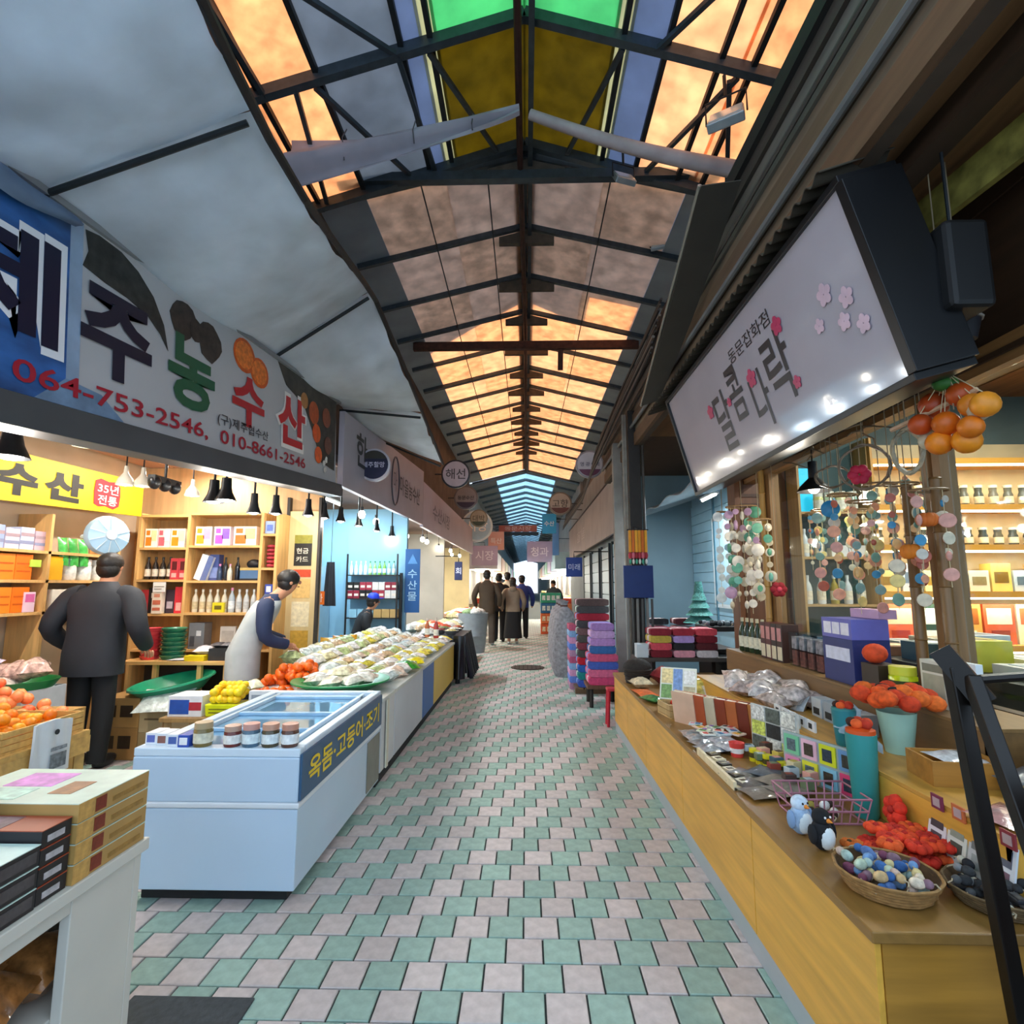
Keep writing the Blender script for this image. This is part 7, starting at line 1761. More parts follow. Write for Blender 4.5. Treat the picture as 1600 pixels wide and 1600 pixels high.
for r_, z in ((2, 1.80), (3, 2.15)):
    for i in range(13):
        bottle((3.14 + 0.13 * i, 4.97, z + 0.0005), 0.19 if r_ == 3 else 0.16, 0.036, ['#3a3a30', '#2c3028', '#4a4434'][i % 3] if r_ == 2 else ['#5a5a50', '#4a4e48', '#6a665a'][i % 3], ORD[i] + ' ' + ('dark green' if r_ == 2 else 'smoky grey') + ' jar on the ' + ('middle' if r_ == 2 else 'upper') + ' lit shelf', ('dark' if r_ == 2 else 'smoky') + ' jars on the lit shelf', '#d8d0b8', '#c9c0a0', 'jar', 0.8, 0.2, 'jar')
for i in range(9):
    carton((3.16 + 0.19 * i, 4.96, 1.4005), (0.17, 0.12, 0.18 + 0.06 * (i % 2)), ['#d8c07a', '#c9d0d4', '#e6d8a0', '#7a98b0', '#d8ccb0', '#e0c060', '#b8c4c8', '#d0a860', '#c8ccc0'][i], ['gold', 'silver grey', 'pale yellow', 'steel blue', 'parchment', 'mustard', 'ice grey', 'ochre', 'sage white'][i] + ' gift box on the lit shelf row above the orange prints', 'box', 0, None, ((0.15, 0.3, 0.85, 0.7, ['#8a6a20', '#6a7a8a', '#b08a30', '#d8e4ec', '#8a7a50', '#7a5a10', '#5a6a74', '#6a4a14', '#7a806a'][i]),))
for i in range(6):
    carton((3.22 + 0.28 * i, 4.96, 0.9505), (0.26, 0.10, 0.34), ['#d8643c', '#2f4a3c', '#e0a04a', '#c85a34', '#e8d8b0', '#d87a4a'][i], ['coral', 'forest green', 'honey', 'brick orange', 'parchment', 'salmon'][i] + ' printed carton on the lowest lit shelf', 'box', 0, None, ((0.1, 0.5, 0.9, 0.9, ['#e8c8a0', '#d8e0d0', '#a85a20', '#f0d8b0', '#c86a3a', '#f0d0b0'][i]), (0.2, 0.1, 0.8, 0.35, ['#a83a20', '#e8ece0', '#f0d8a0', '#8a2a18', '#b84a2a', '#a8402a'][i])))
itb = thing('inner_table', 'dark table of goods behind the shop window', 'table', (2.75, 3.6, 0))
G().span((-0.5, -1.0, 0.95), (0.5, 1.0, 1.0)).put('top', wood('#3a3a34', 0.2, 3, 'y'), itb)
G().span((-0.48, -0.98, 0.0), (0.48, 0.98, 0.949)).put('body', mat('#2f3b3a', 0.7), itb)
for i in range(10):
    carton((2.45 + 0.28 * (i % 2), 2.8 + 0.34 * (i // 2), 1.0005), (0.2, 0.24, 0.06 + 0.05 * (i % 3)), ['#e8e6da', '#2a4a58', '#d8cc3a', '#f0eee6', '#3a5a6a', '#c8d0d4', '#8a5a3a', '#e6dcc0', '#2f3f48', '#d8d4cc'][i], ['white', 'petrol', 'yellow', 'ivory', 'teal blue', 'silver', 'brown', 'cream', 'ink blue', 'chalk'][i] + ' flat box on the table behind the window', 'box', 0, None, ((0.2, 0.2, 0.8, 0.8, ['#8a9aa0', '#c8d8dc', '#6a5a10', '#b0b8b0', '#d8e0e0', '#4a5a60', '#d8b890', '#a8906a', '#b8c8d0', '#6a7a84'][i]),), 'top')
tube_lamp((3.2, 3.2, 3.19), 1.2, 'fluorescent tube inside the right shop, over the dark table', 30, (1, 0.93, 0.82))
tube_lamp((3.9, 3.6, 3.19), 1.2, 'fluorescent tube deep inside the right shop', 30, (1, 0.93, 0.82))
# yellow lit cornice under the ceiling
yc = thing('ceiling_cornice', 'mottled yellow cornice board under the dark ceiling', 'cornice')
G().bar((1.80, 2.40, 3.10), (1.95, 0.9, 3.10), 0.03, 0.16).put('board', mat('#8f8440', 0.5, 0, 0.5, 12), yc)
# black speaker boxes under the ceiling
for i, (p, s_) in enumerate((((1.62, 1.98, 2.62), (0.16, 0.16, 0.34)), ((2.0, 1.65, 2.62), (0.34, 0.22, 0.24)))):
    t = thing('black_case', ['black box hanging at the near end of the white sign', 'black rounded bag hanging under the dark ceiling'][i], 'box', p)
    G().box((0, 0, 0), s_).put('body', mat('#0c0c0e', 0.6), t, bevel=0.02)
    g = G(); g.tube([(0, 0, s_[2] / 2), (0, 0, 3.215 - p[2])], 0.006, 5); g.put('cord', M_STEELD, t)

# ---------------- things hanging at the shop front
def cord(t, z0, z1, x=0, y=0, c='#8a7a60', r=0.003):
    g = G(); g.tube([(x, y, z0), (x, y, z1)], r, 4); g.put('cord', mat(c, 0.7), t)
pl = thing('pendant_lamp', 'black bell pendant lamp in front of the shop window', 'pendant lamp', (1.9, 3.628, 2.065))
g = G(); g.lathe([(0.028, 0.20), (0.03, 0.09), (0.045, 0.075), (0.085, 0.035), (0.105, 0.0), (0.10, 0.0), (0.075, 0.035), (0, 0.07)], 20); g.put('shade', mat('#121315', 0.35, 0.2), pl, smooth=40)
g = G(); g.ell((0, 0, 0.02), (0.035, 0.035, 0.035)); g.put('bulb', glow('#fff2d8', 10), pl, smooth=60)
cord(pl, 0.2, 2.42 - pl.location.z + 0.75, c='#111111', r=0.005)
l = bpy.data.lights.new('bulb_light', 'POINT'); l.energy = 7; l.color = (1, 0.9, 0.75); l.shadow_soft_size = 0.04
o = bpy.data.objects.new('bulb_light', l); COL.objects.link(o); o.parent = pl; o.location = (0, 0, -0.05)
def disc(t, x, y, z, r, c, name='shell_disc', th=0.006):
    g = G(); g.lathe([(r * 0.92, 0), (r, th * 0.5), (r * 0.92, th), (0, th * 1.3)], 14); g.put(name, mat(c, 0.4, 0, 0.15, 30), t, (x, y, z), (R(90), 0, R(rb.uniform(-50, 20))), smooth=40)
HT = 3.2
def chime(loc, label, cols, rows, rad, drop, spread=0.10, strands=4, cat='wind chime'):
    t = thing('wind_chime', label, cat, loc)
    g = G(); g.tube([(spread * math.cos(a), spread * 0.7 * math.sin(a), 0) for a in [k * math.pi / 8 for k in range(16)]], 0.006, 5, closed=True); g.put('hoop', wood('#8a6a44', 0.2), t)
    cord(t, 0, max(0.05, HT - loc[2]))
    for s_ in range(strands):
        a = s_ * 2 * math.pi / strands + 0.4
        x, y = spread * 0.9 * math.cos(a), spread * 0.6 * math.sin(a)
        n = rows + (s_ % 2)
        g = G(); g.tube([(x, y, 0), (x, y, -drop * (n + 0.4))], 0.002, 4); g.put('string', mat('#c9b890', 0.7), t)
        for k in range(n):
            if rb.random() < 0.72:
                disc(t, x + rb.uniform(-.008, .008), y - 0.004, -drop * (k + 0.7 + rb.uniform(-.25, .25)), rad * rb.uniform(0.55, 1.2), rb.choice(cols))
            else:
                g = G(); g.ell((x, y, -drop * (k + 0.7)), (rad * 0.45, rad * 0.4, rad * rb.uniform(0.5, 1.1)), 0, 8, 6); g.put('bead', mat(rb.choice(cols), 0.4, 0, 0.2, 30), t, smooth=60)
    return t
SHC = ['#d8ccb4', '#e0d4c0', '#c9b898', '#6aa894', '#b890a8', '#dcd0bc', '#e8dcc8', '#5a9a7a']
chime((1.7, 4.348, 2.066), 'large chime of cream shell discs left of the wooden column', SHC, 8, 0.040, 0.088, 0.12, 7)
chime((1.62, 4.551, 2.053), 'slim chime of white shells at the left of the large one', ['#d8dcd8', '#a8c8d8', '#e6e6e0', '#c8d4d8', '#b05a3a'], 8, 0.036, 0.082, 0.045, 2)
chime((1.76, 4.184, 1.945), 'chime of cream and green discs before the wooden column', SHC, 5, 0.040, 0.092, 0.085, 5)
CC = ['#d89a8a', '#e8b878', '#3a8ab0', '#7aa08a', '#d8ccb0', '#b8604a', '#e0c878', '#88a8a0', '#e8a07a', '#c9c0b0']
for i, (px, py, n) in enumerate((((1.92, 3.55, 1.93), 0, 4), ((1.90, 3.32, 1.99), 0, 5), ((1.90, 3.12, 1.92), 0, 5), ((1.90, 2.96, 1.99), 0, 4), ((1.90, 2.80, 1.96), 0, 5), ((1.92, 2.64, 1.90), 0, 3))):
    chime(px, ['chime of coloured discs right under the pendant lamp', 'pastel disc chime second from the pendant lamp', 'coral and green disc chime in the window middle', 'mixed disc chime below the twig wreath', 'orange and cream disc chime near the bamboo poles', 'short disc chime beside the window post'][i], CC[i:] + CC[:i], n + 1, 0.030, 0.085, 0.085, 4)
for i, q in enumerate(((2.22, 4.25, 2.0), (2.25, 3.95, 2.1), (2.2, 3.7, 1.95), (2.25, 3.2, 2.12), (2.2, 2.95, 2.02))):
    chime(q, ORD[i] + ' bead string mobile hanging inside the window pane', CC[2 * i % 10:] + CC[:2 * i % 10], 4, 0.026, 0.08, 0.07, 4)
for i, q in enumerate(((1.80, 3.42, 2.30), (1.86, 3.0, 2.28), (1.84, 3.9, 2.32))):
    t = thing('twig_branch', ['twig branch beside the crimson wreath', 'twig branch over the bamboo poles', 'twig branch left of the pendant lamp'][i] + ' hung from the ceiling', 'branch', q)
    cord(t, 0, HT - q[2])
    for k in range(5):
        a_ = rb.uniform(0, 6.28)
        g = G(); g.tube([(0, 0, 0.02 * k), (0.08 * math.cos(a_), 0.08 * math.sin(a_), 0.02 * k - 0.02), (0.17 * math.cos(a_ + 0.3), 0.17 * math.sin(a_ + 0.3), 0.03 * k - 0.07)], [0.006, 0.005, 0.003], 5); g.put('twig', wood('#6f5a44', 0.2), t)
bd = thing('blue_disc', 'large flat blue disc hanging below the pendant lamp', 'disc', (1.84, 3.345, 1.91))
disc(bd, 0, 0, 0, 0.052, '#1f7fae'); cord(bd, 0.04, HT - bd.location.z)
def wreath(loc, r, label, col, flower=None, oval_=1.0, th=0.012):
    t = thing('twig_wreath', label, 'wreath', loc, R(-35))
    for k in range(3):
        g = G(); g.tube([(r * math.cos(a) * (1 + 0.05 * math.sin(5 * a + k * 2)), 0.012 * math.sin(7 * a + k * 2.1), r * oval_ * math.sin(a) * (1 + 0.05 * math.cos(4 * a + k))) for a in [j * 2 * math.pi / 32 for j in range(32)]], th * (1 - 0.25 * k), 5, closed=True); g.put('twig_ring', wood(col, 0.3), t, smooth=60)
    if flower:
        for k in range(6):
            g = G(); g.ell((0.03 * math.cos(k * 1.05) - 0.2 * r, -0.02, -r * 0.35 + 0.03 * math.sin(k * 1.05)), (0.026, 0.016, 0.026), 0, 8, 6); g.put('petal', mat(flower, 0.7, 0, 0.2), t, smooth=60)
    cord(t, r * oval_, HT - loc[2])
wreath((1.78, 2.886, 2.068), 0.115, 'thin twig wreath with crimson flower in front of the window', '#7a6a58', '#b01838', 1.0, 0.006)
wreath((1.84, 3.298, 2.098), 0.09, 'small bare twig wreath beside the pendant lamp', '#6a5a48', None, 0.7, 0.006)
wreath((1.7, 2.437, 2.043), 0.055, 'narrow oval wreath of pale beads near the orange lanterns', '#a89a80', None, 1.75, 0.010)
fl = thing('red_flower', 'dark red felt flower hanging before the wooden column', 'felt flower', (1.85, 4.127, 1.422))
for k in range(6):
    g = G(); g.ell((0.034 * math.cos(k * 1.05), -0.005, 0.030 * math.sin(k * 1.05)), (0.030, 0.016, 0.028), 0, 8, 6); g.put('petal', mat('#8a0f1c', 0.8, 0, 0.2), fl, smooth=60)
g = G(); g.ell((0, -0.018, 0), (0.02, 0.012, 0.02), 0, 8, 6); g.put('centre', mat('#c03a4a', 0.8), fl, smooth=60)
cord(fl, 0.03, HT - fl.location.z)
# orange slice mobile
om = thing('orange_mobile', 'hanging mobile of orange fruit discs below the end of the white sign', 'mobile', (1.66, 2.106, 2.127))
cord(om, 0.0, HT - om.location.z)
g = G(); g.tube([(-0.10, 0.22, -0.02), (0.05, -0.06, 0.06)], 0.010, 6); g.put('stick', wood('#c09a78', 0.1), om)
for k, (x, y, z, r_, c) in enumerate(((-0.02, 0.02, -0.05, 0.05, '#d86a14'), (0.03, -0.05, 0.0, 0.048, '#e88a24'), (-0.06, 0.10, -0.03, 0.045, '#c9501a'), (0.02, -0.12, -0.02, 0.05, '#f09a2a'), (-0.03, 0.05, -0.12, 0.05, '#e8861a'), (0.02, -0.02, -0.13, 0.052, '#f0941e'), (0.0, 0.10, 0.05, 0.055, '#b8481a'), (0.03, 0.0, 0.06, 0.05, '#c8541a'), (0.0, -0.07, -0.09, 0.045, '#e07a1a'), (-0.01, 0.13, -0.09, 0.04, '#d8ccb0'), (0.03, -0.08, -0.03, 0.04, '#cfc4a8'))):
    g = G(); g.ell((x, y, z), (r_, r_ * 0.9, r_ * 0.95), 0, 12, 8); g.put('fruit', mat(c, 0.4, 0, 0.15, 20, trans=0.2), om, smooth=60)
    g = G(); g.tube([(x, y, z + r_ * 0.9), (0, 0.02, 0.16)], 0.002, 4); g.put('string', mat('#c9b890', 0.7), om)
g = G(); g.ell((0.0, 0.03, 0.115), (0.05, 0.035, 0.03), 0, 10, 6); g.put('leaf', mat('#2f6a24', 0.6, 0, 0.2), om, smooth=60)
for k, (p, r_, c, lb) in enumerate((((1.9, 2.64, 1.76), 0.045, '#c8641c', 'orange felt pumpkin hanging beside the bamboo poles'), ((1.88, 2.732, 1.614), 0.05, '#d87a1c', 'larger orange pumpkin hanging under the disc chimes'), ((1.86, 2.813, 1.545), 0.034, '#f0a070', 'peach felt ball hanging lowest among the disc chimes'))):
    t = thing('felt_pumpkin', lb, 'felt pumpkin', p)
    for j in range(7):
        a = j * 2 * math.pi / 7
        g = G(); g.ell((r_ * 0.5 * math.cos(a), r_ * 0.5 * math.sin(a), 0), (r_ * 0.55, r_ * 0.55, r_ * 0.72), 0, 8, 7); g.put('lobe', mat(c, 0.7, 0, 0.2), t, smooth=60)
    g = G(); g.tube([(0, 0, r_ * 0.6), (r_ * 0.1, 0, r_ * 1.0)], r_ * 0.1, 6); g.put('stem', mat('#5a4a20', 0.7), t)
    cord(t, r_ * 0.7, HT - p[2])
db = thing('hanging_basket', 'small dark hanging basket with pale hoop under the ceiling', 'basket', (1.75, 2.127, 2.477))
g = G(); g.lathe([(0.04, -0.06), (0.06, 0.02), (0.055, 0.02), (0.03, -0.05)], 14); g.put('bowl', mat('#15131a', 0.7), db, smooth=40)
g = G(); g.tube([(0.062 * math.cos(a), 0.062 * math.sin(a), 0.022) for a in [k * math.pi / 8 for k in range(16)]], 0.006, 5, closed=True); g.put('hoop', mat('#9a8f84', 0.6), db)
for a in (0.3, 2.4, 4.5):
    g = G(); g.tube([(0.06 * math.cos(a), 0.06 * math.sin(a), 0.022), (0, 0, 0.16)], 0.003, 4); g.put('string', mat('#9a8f84', 0.6), db)
cord(db, 0.16, HT - db.location.z)

# ================================================================ FARTHER RIGHT SIDE
pil = thing('steel_pillar', 'dark steel pillar carrying the right eaves', 'pillar', (1.30, 6.55, 0))
G().span((-0.07, -0.07, 0), (0.07, 0.07, 3.55)).put('shaft', mat('#2f2a27', 0.6, 0.2, 0.25, 8), pil, bevel=0.005)
for x in (-0.10, -0.125, 0.10):
    g = G(); g.tube([(x, -0.05, 0), (x, -0.05, 3.5)], 0.018, 6); g.put('conduit', mat('#8a8278' if x < 0 else '#4a4540', 0.5, 0.1, 0.2), pil)
G().span((-0.11, -0.10, 0.0), (0.11, 0.10, 0.03)).put('base_plate', M_STEELD, pil)
pil2 = thing('steel_pillar', 'pale wrapped pillar just behind the dark one', 'pillar', (1.27, 7.5, 0))
G().span((-0.07, -0.06, 0), (0.05, 0.06, 3.4)).put('shaft', mat('#8f8a84', 0.7, 0, 0.15, 6), pil2)
blu = thing('blue_board', 'deep blue square board fixed to the dark pillar', 'board', (1.29, 6.40, 1.31))
G().span((-0.17, 0, 0), (0.17, 0.03, 0.37)).put('panel', mat('#12306e', 0.5, 0, 0.08), blu, bevel=0.004)
sl = thing('slat_rack', 'dark slatted rack standing below the blue board', 'rack', (1.29, 6.36, 0))
for i in range(6):
    G().span((-0.15 + 0.055 * i, 0, 0), (-0.125 + 0.055 * i, 0.02, 1.30)).put('slat', mat('#4a4a48' if i % 2 else '#7a7a76', 0.5), sl)
ty = thing('orange_streamers', 'bunch of orange and red streamers hanging on the dark pillar', 'streamers', (1.27, 6.28, 2.08))
for i in range(6):
    x = -0.09 + 0.036 * i
    g = G(); g.box((x, 0, -0.13), (0.028, 0.02, 0.25)); g.put('ribbon', mat(['#e89a1c', '#d8701a', '#f0aa2a'][i % 3], 0.6), ty)
    g = G(); g.ell((x, 0, -0.29), (0.022, 0.018, 0.04), 0, 8, 6); g.put('tassel', mat(['#c03a4a', '#d86a7a', '#a02a34'][i % 3], 0.7), ty, smooth=60)
    g = G(); g.ell((x, 0, -0.36), (0.014, 0.012, 0.03), 0, 8, 6); g.put('tip', mat(['#4aa88a', '#e0e0d8'][i % 2], 0.7), ty, smooth=60)
g = G(); g.bar((-0.12, 0, 0.0), (0.12, 0, 0.0), 0.015, 0.015); g.bar((0, 0, 0), (0, 0.2, 0.05), 0.012, 0.012); g.put('bar', M_STEELD, ty)
# blue stall: siding boards, windows, light, canopy
sb_ = thing('siding_wall', 'pale blue clapboard siding of the stall behind the pillars', 'siding', (2.69, 5.4, 0.9))
for i in range(12):
    G().span((-0.02, 0, 0.15 * i), (0.0 + 0.004, 3.5, 0.15 * i + 0.14)).put('siding_board', mat('#9fcbe0', 0.5, 0, 0.06, 4), sb_)
for y in (0.5, 1.5, 2.4):
    G().span((-0.04, y, 0.0), (-0.021, y + 0.05, 1.9)).put('batten', mat('#4f7c90', 0.5), sb_)
g = G(); g.sheet(lambda u, v: (1.75 + 0.95 * u, 5.4 + 3.5 * v, 2.52 + 0.32 * u + 0.03 * math.sin(v * 20)), 4, 30, 0.01)
g.put('stall_canopy', mat('#8a9094', 0.6, 0, 0.12, 4), smooth=60, label='grey sheet canopy over the pale blue stall', cat='canopy')
tube_lamp((2.3, 6.9, 2.55), 0.5, 'short white tube lamp under the grey canopy', 26, (0.85, 0.95, 1.0))
for i, (y0, y1, c) in enumerate(((9.15, 9.9, '#a9c8d8'), (10.1, 11.0, '#8fb4c8'), (11.4, 12.6, '#b4ccd6'), (13.0, 14.4, '#86a4b4'), (14.8, 16.4, '#a8bcc4'))):
    t = thing('shutter_door', ['nearest', 'second', 'third', 'fourth', 'farthest'][i] + ' pale blue shutter on the right wall', 'shutter', (1.745, (y0 + y1) / 2, 0.0))
    w = (y1 - y0) / 2
    for k in range(9):
        G().span((-0.03, -w, 0.02 + 0.25 * k), (0.0, w, 0.02 + 0.25 * k + 0.235)).put('slat', mat(c, 0.5, 0.1, 0.06, 4), t)
    for s in (-1, 1):
        G().span((-0.05, s * w - 0.03, 0), (0.0, s * w + 0.03, 2.32)).put('post', mat('#27343c', 0.6), t)
rbn = thing('stall_banner', 'long dusty beige banner on the right above the shutters', 'sign')
rbn.matrix_world = basis((1.58, 8.9, 2.36), (0, 1, 0), (0, 0, 1))
G().span((0, 0, -0.05), (10.6, 0.98, 0.0)).put('panel', mat('#9f948f', 0.6, 0, 0.12, 2), rbn)
letter('lettering', '감귤 기념품', 2.0, 0.3, mat('#b8b0ac', 0.5, 0, 0), rbn, (6.5, 0.48, -0.053), (R(180), 0, R(180)), 0.01)
G().span((0.0, 0.98, -0.06), (10.6, 1.02, 0.02)).put('rail', M_STEELD, rbn)

# folded textiles
def blanket(loc, w, d, h, col, label, group, stripe=None):
    t = thing('folded_blanket', label, 'blanket', loc, 0, group)
    def fn(u, v):
        a = u * 2 * math.pi
        sx = math.copysign(abs(math.cos(a)) ** 0.35, math.cos(a)); sz = math.copysign(abs(math.sin(a)) ** 0.35, math.sin(a))
        return (sx * w / 2, (v - 0.5) * d, h / 2 + sz * h / 2 * 0.98)
    g = G(); g.sheet(fn, 20, 2)
    n = 3
    g.f.append(tuple(i * n for i in range(20))); g.m.append(0)
    g.f.append(tuple(i * n + 2 for i in range(19, -1, -1))); g.m.append(0)
    g.put('cloth', mat(col, 0.9, 0, 0.15, 40, 0.2), t, smooth=50)
    g = G(); g.sheet(lambda u, v: (fn(u, v)[0] * 1.004, (v - 0.5) * d * 0.3, h / 2 + (fn(u, v)[2] - h / 2) * 1.01), 20, 1); g.put('stripe', mat(stripe or col, 0.9, 0, 0.1), t, smooth=50)
    return t
BC = ['#3a5ab8', '#1f8a8a', '#2f6ac0', '#c81f34', '#4a4a48', '#8a3a4a', '#55524e', '#7a5a5c', '#48464a', '#a8283c', '#4a4a4c', '#5c4a48']
BNm = ['blue', 'teal', 'cobalt', 'scarlet', 'charcoal', 'wine', 'stone grey', 'mauve brown', 'graphite', 'crimson', 'slate black', 'umber']
ps = thing('pallet', 'low pallet under the tall stack of blankets', 'pallet', (0.90, 7.95, 0))
for i in range(4):
    G().span((-0.24 + 0.13 * i, -0.25, 0.06), (-0.13 + 0.13 * i, 0.25, 0.08)).put('plank', wood('#7a6040', 0.2), ps)
for s in (-0.2, 0.2):
    G().span((-0.24, s - 0.03, 0), (0.37, s + 0.03, 0.06)).put('runner', wood('#6a5034', 0.2), ps)
for i in range(12):
    blanket((0.92, 7.95, 0.081 + 0.099 * i), 0.44, 0.46, 0.098, BC[i], BNm[i] + ' folded blanket in the tall stack, layer ' + ['one', 'two', 'three', 'four', 'five', 'six', 'seven', 'eight', 'nine', 'ten', 'eleven', 'twelve'][i] + ' from below', 'tall blanket stack', ['#8aa8e8', '#c8e0d8', '#e8c8d8'][i % 3])
for i in range(10):
    blanket((0.66, 8.25, 0.09 * i), 0.10, 0.44, 0.089, ['#b88aa8', '#6a8ad8', '#d89ac0', '#8ab0d8', '#c05a7a'][i % 5], ['lilac', 'periwinkle', 'rose', 'sky', 'raspberry'][i % 5] + ' striped cloth roll in the narrow side stack, ' + ('lower half' if i < 5 else 'upper half'), 'narrow side stack of cloth rolls')
cart = thing('hand_cart', 'low brown cart under the pink and blue striped bedding', 'cart', (0.93, 7.05, 0))
G().span((-0.20, -0.22, 0.22), (0.20, 0.22, 0.26)).put('deck', wood('#6a4630', 0.2), cart)
for sx in (-0.15, 0.15):
    for sy in (-0.17, 0.17):
        G().bar((sx, sy, 0), (sx, sy, 0.22), 0.035, 0.035).put('leg', mat('#2a2422', 0.6), cart)
PCs = [('#d84a78', 'raspberry pink'), ('#e06a90', 'rose pink'), ('#4a62b8', 'royal blue'), ('#d8587e', 'coral pink'), ('#3a6aa8', 'steel blue'), ('#b88ac8', 'lilac'), ('#c8a0d4', 'pale lilac'), ('#a880c0', 'violet')]
for i in range(8):
    blanket((0.93, 7.05, 0.2605 + 0.092 * i), 0.36 - 0.012 * i * (i > 3), 0.38, 0.091, PCs[i][0], PCs[i][1] + ' folded bedding on the low cart', 'bedding on the low cart', ['#f0c8d8', '#8a9ae0'][i % 2])
for i in range(3):
    t = thing('net_bag', ['near', 'middle', 'far'][i] + ' grey net bag of goods left of the tall blanket stack', 'bag', (0.62, 9.2 + 0.65 * i, 0), 0, 'grey net bags')
    g = G(); g.lathe([(0.16, 0), (0.22, 0.15), (0.21, 0.7), (0.16, 1.0), (0.05, 1.12), (0.08, 1.2), (0, 1.2)], 14); g.put('sack', mat('#8f8d92', 0.8, 0, 0.35, 20, 0.4), t, smooth=60)
    g = G(); g.tube([(0.055 * math.cos(a), 0.055 * math.sin(a), 1.12) for a in [k * math.pi / 6 for k in range(12)]], 0.012, 5, closed=True); g.put('tie', mat('#5a3a34', 0.8), t)
# textile tables past the counter
for k, (x0, x1, y0, y1, lb) in enumerate(((1.15, 2.3, 5.95, 6.25, 'low table of textiles right behind the counter'), (1.45, 2.5, 6.75, 7.9, 'table of textiles behind the pillars'))):
    t = thing('textile_table', lb, 'table', ((x0 + x1) / 2, (y0 + y1) / 2, 0))
    w, d = (x1 - x0) / 2, (y1 - y0) / 2
    G().span((-w, -d, 0.66), (w, d, 0.70)).put('top', mat('#4a4440', 0.7), t)
    for sx in (-w + 0.04, w - 0.08):
        G().span((sx, -d, 0), (sx + 0.04, d, 0.66)).put('side', mat('#3a3532', 0.7), t)
TT = [('#7a1c2a', 'burgundy'), ('#d8505e', 'watermelon'), ('#c8ac4a', 'straw'), ('#8a2232', 'garnet'), ('#e8a0b0', 'blush'), ('#2a2a30', 'ink'), ('#b89ad8', 'lavender'), ('#a83040', 'cherry'), ('#d8d0d4', 'ash white'), ('#5a2028', 'maroon')]
for i in range(20):
    c, n = TT[i % 10]
    a = i // 4; b = i % 4
    if a < 3:
        loc = (1.30 + 0.24 * a + 0.12, 6.10, 0.7005 + 0.075 * b)
        lb = 'front textile table'
    else:
        loc = (1.65 + 0.3 * (a - 3), 7.1, 0.7005 + 0.09 * b)
        lb = 'rear textile table'
    blanket(loc, 0.22, 0.26, 0.074, c, n + ' folded cloth, ' + ['bottom', 'second', 'third', 'top'][b] + ' of pile ' + ['one', 'two', 'three', 'four', 'five'][a] + ' on the ' + lb, 'cloth piles on the ' + lb, '#e0c8c8')
carton((1.22, 6.02, 0.7005), (0.12, 0.12, 0.14), '#c9d4dc', 'pale blue-white box at the corner of the front textile table', 'box')
pnt = thing('teal_tree', 'small teal tinsel tree among dark trinkets behind the textiles', 'ornament tree', (2.12, 6.9, 1.0))
for k in range(5):
    g = G(); g.lathe([(0.20 - 0.035 * k, 0.09 * k), (0.04, 0.09 * k + 0.14)], 14); g.put('tier', mat('#4f8f86', 0.6, 0, 0.5, 60, 0.5), pnt, smooth=40)
g = G(); g.tube([(0, 0, -0.30), (0, 0, 0.1)], 0.02, 6); g.put('trunk', mat('#3a2c20', 0.8), pnt)
rkk = thing('trinket_shelf', 'dark shelf of black trinkets behind the textile tables', 'shelf', (2.35, 6.35, 0))
G().span((-0.35, -0.15, 0.95), (0.30, 0.35, 1.0)).put('board', mat('#2a2422', 0.6), rkk)
for sx in (-0.33, 0.26):
    G().span((sx, -0.13, 0), (sx + 0.04, 0.33, 0.95)).put('side', mat('#2a2422', 0.6), rkk)
for i in range(18):
    trinket((2.06 + 0.085 * (i % 7), 6.27 + 0.13 * (i // 7), 1.001), ['#1c1e22', '#3a3e44', '#5a6a70', '#23262a', '#8a9298'][i % 5], ['black', 'dark grey', 'blue-grey', 'ink', 'silver'][i % 5] + ' trinket on the dark shelf behind the textiles', 0.05, rb.uniform(0, 6), ['#6a7078', '#c8ccd0', '#2a2c30'][i % 3], 'trinkets on the dark shelf')
st = thing('plastic_stool', 'red plastic stool tucked at the far end of the counter', 'stool', (0.95, 6.02, 0))
G().box((0, 0, 0.37), (0.22, 0.14, 0.03)).put('seat', mat('#c0283a', 0.5), st, bevel=0.008)
for sx in (-1, 1):
    for sy in (-1, 1):
        G().bar((sx * 0.09, sy * 0.055, 0.36), (sx * 0.105, sy * 0.065, 0), 0.022, 0.022).put('leg', mat('#c0283a', 0.5), st)
# crates by the far right stalls
for i, (x, y, z, c, lb) in enumerate(((0.75, 17.2, 0, '#d85a2a', 'orange-red crate stacked by the far right stalls, bottom'), (0.75, 17.2, 0.31, '#e0703a', 'orange crate stacked by the far right stalls, second'), (0.75, 17.2, 0.62, '#2a6a9a', 'blue crate near the top of the far right stack'), (0.75, 17.2, 0.93, '#2f9a7a', 'green crate on top of the far right stack'))):
    t = thing('plastic_crate', lb, 'crate', (x, y, z))
    G().box((0, 0, 0.15), (0.62, 0.5, 0.30)).put('tub', mat(c, 0.5, 0, 0.2, 10), t, bevel=0.01)
    for k in range(4):
        G().box((-0.22 + 0.145 * k, -0.252, 0.15), (0.10, 0.006, 0.14)).put('slot', mat('#f0d8b8' if i < 2 else '#d8e6e6', 0.6, 0, 0.3, 30), t)

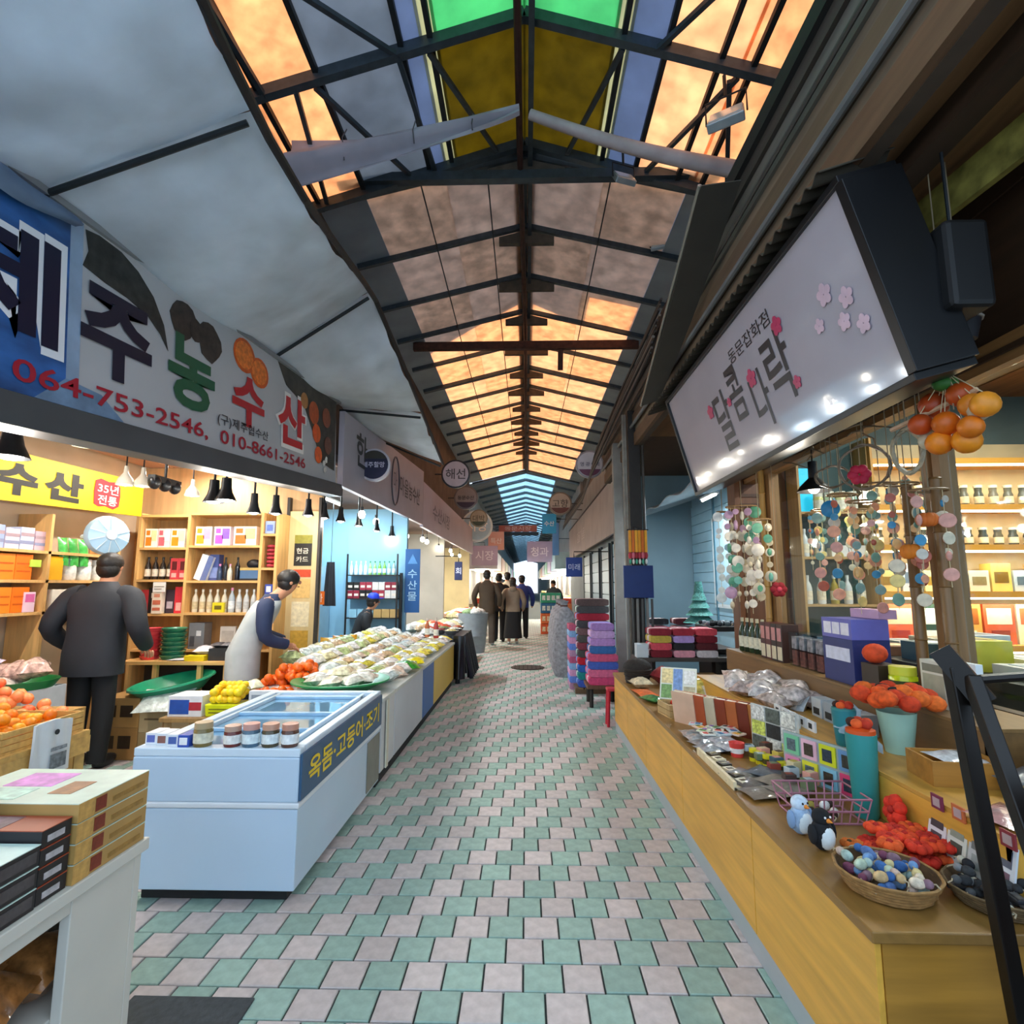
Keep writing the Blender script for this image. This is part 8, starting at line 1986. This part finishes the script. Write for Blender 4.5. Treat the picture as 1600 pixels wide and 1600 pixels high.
w3 = struct(G().span((2.655, 6.0, 1.15), (2.67, 7.9, 1.20)).put('window_3', mat('#e6f0f4', 0.4)))
for y in (6.0, 6.62, 7.24, 7.86):
    G().span((2.65, y, 1.2), (2.67, y + 0.04, 2.35)).put('window_bar', mat('#e6f0f4', 0.4), w3)
G().span((2.65, 6.0, 2.35), (2.67, 7.9, 2.40)).put('window_bar', mat('#e6f0f4', 0.4), w3)
for y in (6.05, 6.67, 7.29):
    G().span((2.660, y, 1.205), (2.664, y + 0.56, 2.345)).put('window_pane', mat('#bfe4f4', 0.1, 0, 0.08, 3), w3)
# more small goods on the free parts of the counter
EX = [('#d8c8a0', 'sand'), ('#8a3a2c', 'rust red'), ('#3a5a6a', 'petrol'), ('#c8b050', 'mustard'), ('#6a7a5a', 'moss'), ('#d89a8a', 'salmon'), ('#4a3a34', 'cocoa'), ('#b8c4c8', 'silver blue')]
for i in range(16):
    y = 4.16 + 0.055 * i if i < 4 else 2.50 + 0.05 * (i - 4)
    if i < 4:
        x = 1.18
    else:
        x = 1.16 + 0.035 * (i % 3)
    carton((x, y, Z1 + (0.03 if i >= 4 else 0)), (0.05, 0.042, 0.03 + 0.012 * (i % 3)), EX[i % 8][0], ORD[i // 8] + ' ' + EX[i % 8][1] + ' trinket box among the small goods on the counter', 'trinket box', 0.2 * (i % 3), None, ((0.2, 0.2, 0.8, 0.8, EX[(i + 3) % 8][0]),), 'top')
for i in range(10):
    carton((1.03 + 0.085 * (i % 3), 3.30 + 0.075 * (i // 3), Z1 + 0.045), (0.075, 0.06, 0.008), ['#e6e2d6', '#c9d6da', '#e0c8b8', '#d8dcc4'][i % 4], ORD[i] + ' small printed sticker sheet lying over the silver sachets', 'sticker sheet', 0.3 * i, None, ((0.15, 0.2, 0.5, 0.8, ['#c8504a', '#3a7aa8', '#d8a030', '#5a8a4a'][i % 4]), (0.6, 0.3, 0.9, 0.7, ['#2a2a2c', '#e08a9a', '#4a6a3a', '#8a5ab0'][i % 4])), 'top', bevel=0)
for i in range(8):
    packet((1.60 + 0.02 * (i % 2), 3.35 + 0.11 * i, Z2), 0.12, 0.15, 0.07, ['#c8d0d4', '#d8b0a8', '#b8c8a8', '#e0d4b0'][i % 4], ORD[i] + ' glossy gift pouch in the row behind the snack bags', 'gift pouches behind the snack bags', R(-80), R(62), '#f0ece4', 'pouch', 'gift_pouch', 0.2, 0.35, i)
